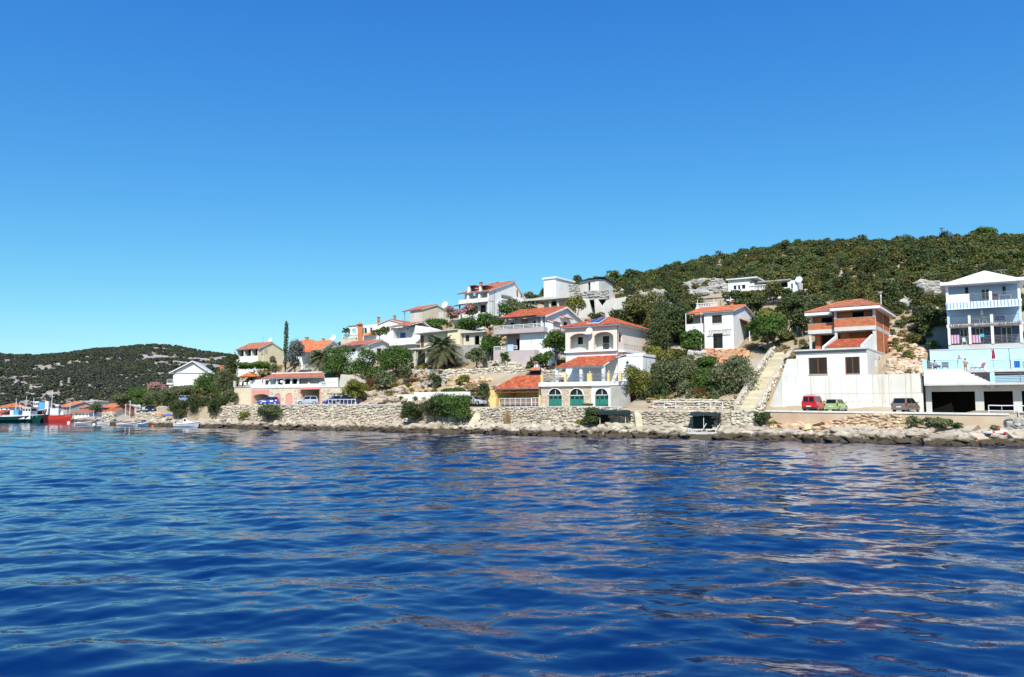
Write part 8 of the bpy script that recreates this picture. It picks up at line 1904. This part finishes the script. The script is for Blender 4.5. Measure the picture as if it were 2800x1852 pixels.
def fences():
    def fence(label, pts, t, h, bars, post, name='railing', r=.035):
        q = [at_t(px, py, t) for px, py in pts]; o = thing(name, label, 'railing', q[0]); L0 = o.location.copy()
        class F: root = o
        for a, c in zip(q, q[1:]): rail(F, a - L0, c - L0, h, bars, post, WPAINT, r, o, 'rail_section')
    fence('white metal railing along the walkway behind the sun shelters', [(1786, 1120), (1880, 1120), (1976, 1121)], TW + .2, 1.0, 1, 1.6)
    fence('white metal railing on the road edge before the garages', [(2704, 1131), (2740, 1132), (2774, 1132)], TW + .2, .85, 1, 1.5)
    fence('white metal railing at the far right road edge', [(2786, 1137), (2840, 1137)], TW - .1, 1.0, 1, 1.6)
    fence('white tubular railing in front of the blue hatchback and pickup', [(898, 1107), (972, 1108)], TW + .2, .95, 0, .9)
    fence('thin grey railing beside the dark parked car', [(430, 1126), (470, 1124)], 6, 1.0, 1, 1.2)
    b = B('white_wall', 'plain white garden wall behind the big shore bushes', 'wall', 1086, 1110, 7.2, yaw=33)
    r = b.root; z1 = b.f(1110, 1079)[1]; u1, u2, u3 = b.f(1132, 1090)[0], b.f(1270, 1090)[0], b.f(1284, 1090)[0]; z2 = b.f(1200, 1072)[1]
    b.box('panel', WHITE, 0, u1, 0, .25, -1, z1); b.box('panel', WHITE, u1 + .003, u2, 0, .25, -1, z2); b.box('panel', WHITE, u2 + .003, u3, .03, .25, -1, z2 - .02)
    s_ = thing('shore_steps', 'small tan stone steps right of the big shore bushes', 'steps', at_t(1290, 1168, 1.8)); lo = at_t(1285, 1168, 1.6); hi = at_t(1318, 1118, 4.4)
    for i in range(9):
        q = lo.lerp(hi, i / 9) - s_.location; MB().box(q.x - .5, q.x + .5, q.y - .3, q.y + .5, q.z - .5, q.z + .28).build('step', MATS['pale_stair_stone'], s_)
    s2 = thing('shore_steps', 'short stone steps beside the first sun shelter', 'steps', at_t(1745, 1165, 2.2)); lo = at_t(1748, 1170, 1.8); hi = at_t(1742, 1122, 3.9)
    for i in range(8):
        q = lo.lerp(hi, i / 8) - s2.location; MB().box(q.x - .45, q.x + .45, q.y - .3, q.y + .5, q.z - .5, q.z + .25).build('step', MATS['pale_stair_stone'], s2)
fences()
def parasols():
    def umb(label, p, R, H, mat, n=8, closed=False, tilt=0.0):
        o = thing('parasol', label, 'parasol', p, 0); MB().bar((0, 0, 0), (tilt * H, 0, H), .03).build('pole', GREYMET, o); m = MB()
        if closed:
            m.lathe([(.03, H * .98), (.12, H * .85), (.2, H * .6), (.16, H * .52)], n=8); c = m.build('folded_canopy', mat, o); return o
        for i in range(n):
            a, b_ = 2 * math.pi * i / n, 2 * math.pi * (i + 1) / n; f_ = lambda an, rr, z: (math.cos(an) * rr, math.sin(an) * rr, z)
            m.add([f_(a, R, H - R * .28), f_(b_, R, H - R * .28), (0, 0, H), f_(a, R, H - R * .28 - .15), f_(b_, R, H - R * .28 - .15)], [(0, 1, 2), (3, 4, 1, 0)])
        m.build('canopy', mat, o); MB().lathe([(.3, 0), (.3, .08), (.05, .12)], n=10).build('base', CONC, o); return o
    ORG = M('orange_canvas', (.66, .16, .035), (.6, .13, .03), 2, .85)
    p = at_t(683, 1058, 11.0); H = (1058 - 1021) * mpp(p); umb('large orange parasol on the left stone terrace', p, 29 * mpp(p), H, ORG)
    p = at_t(459, 1152, 1.8); umb('blue beach parasol on the shore below the dark car', p, 13 * mpp(p), 20 * mpp(p), M('blue_canvas', (.03, .14, .55)))
    p = at_t(437, 1150, 2.6); umb('faded salmon parasol beside the blue beach parasol', p, 12 * mpp(p), 20 * mpp(p), M('salmon_canvas', (.55, .26, .16)))
    q = GB.w(*(lambda a: (a[0], 4.0, GZF))(GB.f(2718, 1000, 4.0))); umb('closed dark red parasol on the pool terrace', q, 1, 2.6, M('dark_red_canvas', (.42, .01, .05)), closed=True, tilt=-.08)
    q = GB.w(*(lambda a: (a[0], 4.0, GZF))(GB.f(2763, 1000, 4.0))); t = thing('pole', 'thin dark pole on the pool terrace near the blue towel', 'pole', q); MB().bar((0, 0, 0), (-.1, 0, 2.5), .035).build('shaft', DMETAL, t); MB().lathe([(.25, 0), (.25, .1)], n=8).build('foot', CONC, t)
    q = BH.w(BH.f(2685, 870, .6)[0], .6, BF[1]); umb('closed white parasol on the middle balcony of the blue house', q, 1, 1.9, WPAINT, closed=True)
parasols()
def chair(label, p, rz, mat, name='plastic_chair', cat='chair', group=None, s_=1.0):
    o = thing(name, label, cat, p, rz, group); o.scale = (s_,) * 3
    MB().box(-.25, .25, -.25, .25, .4, .46).build('seat', mat, o); MB().box(-.25, .25, .2, .26, .46, .95).build('backrest', mat, o)
    for x in (-.22, .22):
        for y in (-.22, .22): MB().bar((x, y, 0), (x, y, .41), .035).build('leg', mat, o)
        MB().box(x - .03, x + .03, -.22, .2, .62, .67).build('armrest', mat, o)
    return o
def table(label, p, rz, mat, w_=.9, d=.8):
    o = thing('table', label, 'table', p, rz); MB().box(-w_ / 2, w_ / 2, -d / 2, d / 2, .68, .73).build('table_top', mat, o)
    for x in (-w_ / 2 + .08, w_ / 2 - .08):
        for y in (-d / 2 + .08, d / 2 - .08): MB().bar((x, y, 0), (x, y, .69), .035).build('leg', mat, o)
def terrace_things():
    RDC = M('red_plastic', (.55, .06, .07), None, 2, .5); at = lambda b, px, py, v, z: b.w(b.f(px, py, v)[0], v, z)
    yw = -rad(30)
    chair('red plastic chair on the top balcony of the blue house', at(BH, 2721, 810, .7, BF[2]), yw, RDC); table('white table on the top balcony of the blue house', at(BH, 2748, 812, .8, BF[2]), yw, WPAINT, 1.4)
    chair('white plastic chair below the folded white parasol', at(BH, 2692, 872, .8, BF[1]), yw, WPAINT); table('white table on the middle balcony left of the folded parasol', at(BH, 2664, 872, .8, BF[1]), yw, WPAINT, 1.3)
    chair('blue deck chair on the middle balcony, left of two', at(BH, 2727, 872, .8, BF[1]), yw, M('blue_plastic', (.03, .16, .5))); chair('blue deck chair on the middle balcony, right of two', at(BH, 2741, 872, .8, BF[1]), yw, MATS['blue_plastic'])
    chair('white plastic chair behind the striped towel', at(BH, 2637, 930, .5, BF[0]), yw, WPAINT); table('dark low table on the bottom balcony of the blue house', at(BH, 2730, 935, .8, BF[0]), yw, M('dark_red_cloth', (.25, .02, .06)), 1.4)
    STP = [M('towel_pink', (.62, .16, .28)), M('towel_white', (.72, .68, .66)), M('towel_violet', (.34, .22, .42))]
    def towel(label, b, x0, x1, y0, y1, v, mats, horiz=False):
        q = b.R(x0, y0, x1, y1, v); o = thing('towel', label, 'towel', b.w(q[0], v, q[2]), -b.yaw, 'towels hung on railings'); n = 9; W_, H_ = q[1] - q[0], q[3] - q[2]
        for i in range(n): MB().box(W_ * i / n, W_ * (i + 1) / n - .002, -.06 - .01 * (i % 2), -.03, 0, H_).build('stripe', mats[i % len(mats)], o)
        MB().box(0, W_, -.06, .12, H_ + .001, H_ + .03).build('fold', mats[0], o)
    towel('pink and white striped towel on the left bottom balcony rail', BH, 2600, 2624, 917, 940, -.08, STP); towel('pink and violet striped towel on the middle bottom balcony rail', BH, 2657, 2681, 917, 938, -.08, [STP[0], STP[2], STP[1]])
    towel('small turquoise towel on the middle bottom balcony rail', BH, 2680, 2691, 914, 922, -.1, [M('turquoise_cloth', (.08, .5, .6))]); towel('blue towel with white motif on the pool terrace rail', GB, 2773, 2789, 988, 1006, 1.0, [M('royal_blue_cloth', (.01, .10, .48)), MATS['royal_blue_cloth'], M('royal_blue_cloth2', (.02, .2, .6))]); towel('yellow towel at the right edge of the pool terrace rail', GB, 2797, 2812, 988, 1004, 1.0, [M('yellow_cloth', (.7, .5, .1))])
    def lounger(label, px, mat, v, w_=1.0, back=50, rz=yw):
        o = thing('sun_lounger', label, 'sun lounger', at(GB, px, 1000, v, GZF - .02), rz); DK = mat
        for i in range(7): MB().box(-.35, .35, -.9 + i * .18, -.75 + i * .18, .3, .34).build('slat', DK, o)
        bk = MB()
        for i in range(4): bk.box(-.35, .35, .0, .03, .02 + i * .17, .15 + i * .17)
        k = bk.build('backrest', DK, o); k.location = (0, .35, .32); k.rotation_euler = (-rad(90 - back), 0, 0)
        for x in (-.3, .3):
            MB().box(x - .03, x + .03, -.92, .4, .26, .3).build('side_rail', DK, o)
            for y in (-.8, .3): MB().bar((x, y, 0), (x, y, .3), .03).build('leg', DK, o)
    DK = M('dark_grey_mesh', (.06, .07, .08)); lounger('dark grey lounger at the left end of the pool terrace', 2538, DK, -.3, back=70); lounger('dark grey lounger beside the dark haired sitter', 2562, DK, -.3, back=25); lounger('dark grey lounger with upright back right of the sitter', 2584, DK, -.3, back=72); lounger('red striped deck chair in the middle of the pool terrace', 2677, RDC, 3.0, back=65, rz=yw - 1.0)
    o = thing('striped_cloth', 'red beach towel hung over the terrace post', 'towel', at(GB, 2626, 985, -1.2, GZF)); MB().box(-.12, .16, -.07, .07, .5, 1.25).build('cloth', M('red_cloth', (.5, .03, .05)), o)
    for px, lab in ((657, 'white plastic chair at the left of the stone terrace'), (670, 'white plastic chair in the middle of the stone terrace'), (681, 'white plastic chair nearest the parasol pole')): chair(lab, AB.w(AB.f(px, 1055, 1.6)[0], 1.6, AZL + .18), .4 * (px % 3), WPAINT)
    chair('white garden chair on the low terrace by the cedar', gpt(836, 26) + Vector((0, 0, .05)), 1.0, WPAINT)
terrace_things()
# ================================================================ people on the pool terrace
SKIN = M('skin', (.50, .28, .18), (.46, .25, .16), 3, .55)
def person(label, p, rz, pose, hair, cloth, s_=1.0, skin=SKIN):
    o = thing('person', label, 'person', p, rz); o.scale = (s_,) * 3
    if pose == 'sit':
        J = {'pel': (0, 0, .55), 'chest': (0, .05, .98), 'neck': (0, .03, 1.12), 'head': (0, 0, 1.22), 'top': (0, -.01, 1.38), 'hl': (-.1, -.02, .53), 'hr': (.1, -.02, .53), 'kl': (-.13, -.42, .55), 'kr': (.13, -.42, .55), 'al': (-.13, -.45, .1), 'ar': (.13, -.45, .1), 'tl': (-.13, -.62, .05), 'tr': (.13, -.62, .05), 'sl': (-.19, .04, 1.04), 'sr': (.19, .04, 1.04), 'el': (-.3, -.02, .8), 'er': (.3, -.02, .8), 'wl': (-.22, -.25, .68), 'wr': (.22, -.25, .68), 'fl': (-.19, -.33, .65), 'fr': (.19, -.33, .65)}
    else:
        b_ = .18 if pose == 'bend' else 0
        J = {'pel': (0, 0, .95), 'chest': (0, -b_, 1.36), 'neck': (0, -b_ * 1.3, 1.5), 'head': (0, -b_ * 1.5 - .01, 1.6), 'top': (0, -b_ * 1.6, 1.76), 'hl': (-.1, 0, .92), 'hr': (.1, 0, .92), 'kl': (-.12, -.04, .5), 'kr': (.11, -.02, .5), 'al': (-.13, .02, .08), 'ar': (.12, .02, .08), 'tl': (-.14, -.15, .04), 'tr': (.13, -.15, .04), 'sl': (-.2, -b_, 1.43), 'sr': (.2, -b_, 1.43), 'el': (-.27, -b_ - .02, 1.14), 'er': (.3, -b_ - .1, 1.16), 'wl': (-.27, -b_ - .14, .92), 'wr': (.22, -b_ - .3, 1.2), 'fl': (-.26, -b_ - .2, .83), 'fr': (.16, -b_ - .38, 1.26)}
    E = [('pel', 'chest'), ('chest', 'neck'), ('neck', 'head'), ('head', 'top'), ('pel', 'hl'), ('pel', 'hr'), ('hl', 'kl'), ('hr', 'kr'), ('kl', 'al'), ('kr', 'ar'), ('al', 'tl'), ('ar', 'tr'), ('chest', 'sl'), ('chest', 'sr'), ('sl', 'el'), ('sr', 'er'), ('el', 'wl'), ('er', 'wr'), ('wl', 'fl'), ('wr', 'fr')]
    Rr = {'pel': .14, 'chest': .14, 'neck': .055, 'head': .085, 'top': .075, 'hl': .09, 'hr': .09, 'kl': .06, 'kr': .06, 'al': .04, 'ar': .04, 'tl': .035, 'tr': .035, 'sl': .06, 'sr': .06, 'el': .042, 'er': .042, 'wl': .03, 'wr': .03, 'fl': .03, 'fr': .03}
    for h in 'lr':                                     # five fingers on each hand
        f0 = Vector(J['f' + h]); w0 = Vector(J['w' + h]); d = (f0 - w0).normalized(); sd = d.cross(Vector((0, 0, 1))); sd = sd.normalized() if sd.length > .1 else Vector((1, 0, 0))
        for k, (off, ln) in enumerate(((-.03, .06), (-.01, .075), (.01, .07), (.03, .055))):
            n1, n2 = 'g%s%d' % (h, k), 'k%s%d' % (h, k); J[n1] = tuple(f0 + sd * off + d * .03); J[n2] = tuple(f0 + sd * off * 1.2 + d * (.03 + ln) + Vector((0, -.01, 0))); Rr[n1] = Rr[n2] = .009; E += [('f' + h, n1), (n1, n2)]
        J['t' + h + 'h'] = tuple(w0.lerp(f0, .5) + sd * -.06); Rr['t' + h + 'h'] = .01; E.append(('w' + h, 't' + h + 'h'))
    ks = list(J); me = bpy.data.meshes.new('body'); me.from_pydata([J[k] for k in ks], [(ks.index(a), ks.index(c)) for a, c in E], []); ob = link('body', me, o); me.materials.append(skin)
    sk = ob.modifiers.new('skin', 'SKIN'); me.skin_vertices.new() if not me.skin_vertices else None
    for i, k in enumerate(ks): me.skin_vertices[0].data[i].radius = (Rr[k], Rr[k] * (.75 if k in ('pel', 'chest') else 1))
    me.skin_vertices[0].data[ks.index('pel')].use_root = True; ob.modifiers.new('smooth', 'SUBSURF').render_levels = 1; ob.modifiers['smooth'].levels = 1
    hd, tp = Vector(J['head']), Vector(J['top']); c = hd.lerp(tp, .55)
    MB().lathe([(.02, .12), (.08, .09), (.105, .03), (.1, -.02), (.09, -.08)], (c.x, c.y + .025, c.z), 10).build('hair', hair, o, smooth=True)
    fc = MB(); fy = c.y - .085
    for x in (-.03, .03): fc.box(c.x + x - .012, c.x + x + .012, fy - .01, fy + .01, c.z - .02, c.z - .005)
    fc.box(c.x - .025, c.x + .025, fy - .008, fy + .012, c.z - .085, c.z - .075); fc.build('eyes_and_mouth', M('dark_features', (.08, .03, .025)), o)
    MB().prism([(c.x - .014, c.z - .055), (c.x + .014, c.z - .055), (c.x, c.z - .01)], fy - .03, fy).build('nose', skin, o)
    pl = Vector(J['pel']); MB().lathe([(.15, -.12), (.175, -.04), (.165, .08), (.15, .12)], (pl.x, pl.y, pl.z), 12).build('shorts', cloth[0], o, smooth=True)
    if cloth[1]:
        ch = Vector(J['chest']); MB().lathe([(.155, -.32), (.165, -.15), (.185, .0), (.15, .08), (.07, .14)], (ch.x, ch.y, ch.z), 12).build('top', cloth[1], o, smooth=True)
    return o
def crowd():
    HD = M('dark_hair', (.02, .015, .012)); HBR = M('grey_brown_hair', (.16, .12, .09)); at = lambda px, v, z: GB.w(GB.f(px, 1000, v)[0], v, z)
    person('person with dark hair in a checked shirt sitting on the pool terrace', at(2556, -.4, GZF - .25), rad(150), 'sit', HD, (M('grey_shorts', (.15, .15, .17)), M('checked_shirt', (.62, .58, .62), (.2, .16, .24), 9, .8)))
    person('person in a yellow top standing on the terrace stairs', at(2640, -.6, GZF - .55), rad(-40), 'stand', HBR, (M('ochre_skirt', (.55, .33, .10)), M('yellow_top', (.70, .42, .14))))
    person('person in a red towel standing left of the yellow top', at(2624, .2, GZF - .1), rad(60), 'stand', M('blond_hair', (.50, .34, .10)), (M('red_wrap', (.48, .02, .04)), MATS['red_wrap']))
crowd()
# ================================================================ far village behind the fishing boats
def village():
    def far_house(label, x0, x1, ye, yb, yr, Y, roof, wall=WHITE, depth=7, yaw=10, rows=1, cols=2, gable='u', roof_kind='gable', shut=None):
        b = B('village_house', label, 'house', x0, yb, 0, yaw=yaw, Y=Y, group='far village houses'); u1 = b.f(x1, ye)[0]; ze = b.f((x0 + x1) / 2, ye)[1]; zr = b.f((x0 + x1) / 2, yr, depth / 2)[1]; hl = []
        for r in range(rows):
            for c in range(cols):
                a = u1 * (c + .32) / cols; zz = ze * (r + .38) / rows; hl.append((a, a + u1 / cols * .32, zz, min(zz + 1.15, ze - .2)))
        shell(b, wall, 0, u1, 0, depth, -2.5, ze, hl, th=.3)
        for h in hl: window(b, h, 0, frame=WPAINT, mull=1)
        if roof_kind == 'flat': b.box('roof', CONC, -.3, u1 + .3, -.3, depth + .3, ze + .002, ze + .3)
        elif roof_kind == 'hip': hip_roof(b, 0, u1, 0, depth, ze, zr, roof, .5)
        elif gable == 'v': gable_front(b, wall, 0, u1, ze, zr, 0); gable_roof(b, 0, u1, 0, depth, ze, zr, roof, .5, 'v')
        else: gable_wall(b, wall, 0, depth, ze, zr, u1); gable_roof(b, 0, u1, 0, depth, ze, zr, roof, .5)
        if rows > 1: b.box('balcony', WPAINT, .2, u1 * .8, -.9, -.02, ze * .5 - .2, ze * .5 + .55)
        return b
    GW = M('grey_plaster', (.42, .40, .38))
    far_house('white two storey village house with hipped orange roof behind the green boat', -4, 26, 1114, 1140, 1104, 262, TILEO, rows=2, roof_kind='hip')
    far_house('orange roofed village house behind the blue tarpaulin', 94, 122, 1116, 1140, 1104, 258, TILEO, SHUTG, yaw=20)
    far_house('grey gabled village house with orange roof right of the red boat', 158, 184, 1112, 1150, 1099, 225, TILEO, GW, 9, 34, rows=2)
    far_house('low orange roofed house beside the grey gabled village house', 208, 228, 1114, 1148, 1107, 226, TILEO, GW, yaw=24, rows=2)
    far_house('small white house with a row of dark windows at the far quay', 203, 244, 1128, 1149, 1120, 212, TILED, WHITE, 6, 10, cols=4)
    far_house('white flat roofed block behind the small white village house', 224, 258, 1099, 1148, 1097, 240, TILEO, WHITE2, 7, 24, rows=2, roof_kind='flat')
    far_house('orange roofed house with red gable among the trees', 280, 312, 1113, 1136, 1103, 228, TILEO, M('dull_red_wall', (.35, .12, .08)), 7, 24)
    far_house('low orange roofed white house above the far quay', 278, 304, 1128, 1146, 1117, 206, TILE, WHITE, 6, 20)
    far_house('tiny white house with orange roof up the far slope', 338, 356, 1094, 1104, 1088, 330, TILEO, WHITE, 7, 30)
    far_house('white cottage left of the tiny far slope house', 320, 334, 1102, 1112, 1097, 300, TILED, WHITE, 6, 30)
    far_house('orange roofed village house half hidden at the left edge', -14, 8, 1128, 1148, 1122, 240, TILE, M('faded_red_wall', (.45, .16, .1)), 6, 5)
    for lab, px, yt, yb, Y in (('pale concrete lamp post by the far quay', 255, 1118, 1150, 200), ('pale pole in front of the grey gabled village house', 190, 1098, 1150, 212), ('pale pole on the shore by the stone sea wall', 343, 1108, 1140, 178), ('tan ruined gate post on the shore', 355, 1098, 1132, 178)):
        a, c = at_y(px, yb, Y), at_y(px, yt, Y); o = thing('post', lab, 'post', a); MB().bar((0, 0, -1), (0, 0, c.z - a.z), .12, 8, .08).build('shaft', CONC, o); MB().box(-.3, .15, -.08, .08, c.z - a.z, c.z - a.z + .12).build('head', CONC, o)
village()
def ridge_pole():
    a, c = at_t(2577, 672, 160), at_t(2574, 622, 160); o = thing('power_pole', 'thin lattice power pole on the hill ridge', 'power pole', a); H = c.z - a.z
    for dx in (-.25, .25): MB().bar((dx, 0, -1), (dx * .5, 0, H), .09, 5, .06).build('leg', DMETAL, o)
    m = MB()
    for i in range(7): m.bar((-.23, 0, H * i / 7), (.2, 0, H * (i + 1) / 7), .05, 4)
    m.build('bracing', DMETAL, o); MB().bar((-.8, 0, H - .3), (.8, 0, H - .3), .07).build('crossarm', DMETAL, o); MB().bar((-.7, 0, H - .7), (.9, 0, H - 1.2), .05).build('crossarm', DMETAL, o)
    q = at_t(2410, 846, 27); t = thing('mast', 'thin white mast behind the brick house roof', 'mast', q - Vector((0, 0, 2))); z = at_t(2409, 812, 27).z - q.z + 2; MB().bar((0, 0, 0), (0, 0, z), .06).build('shaft', WPAINT, t); MB().lathe([(.1, z), (.1, z + .25), (.02, z + .3)], n=6).build('tip', WPAINT, t)
ridge_pole()
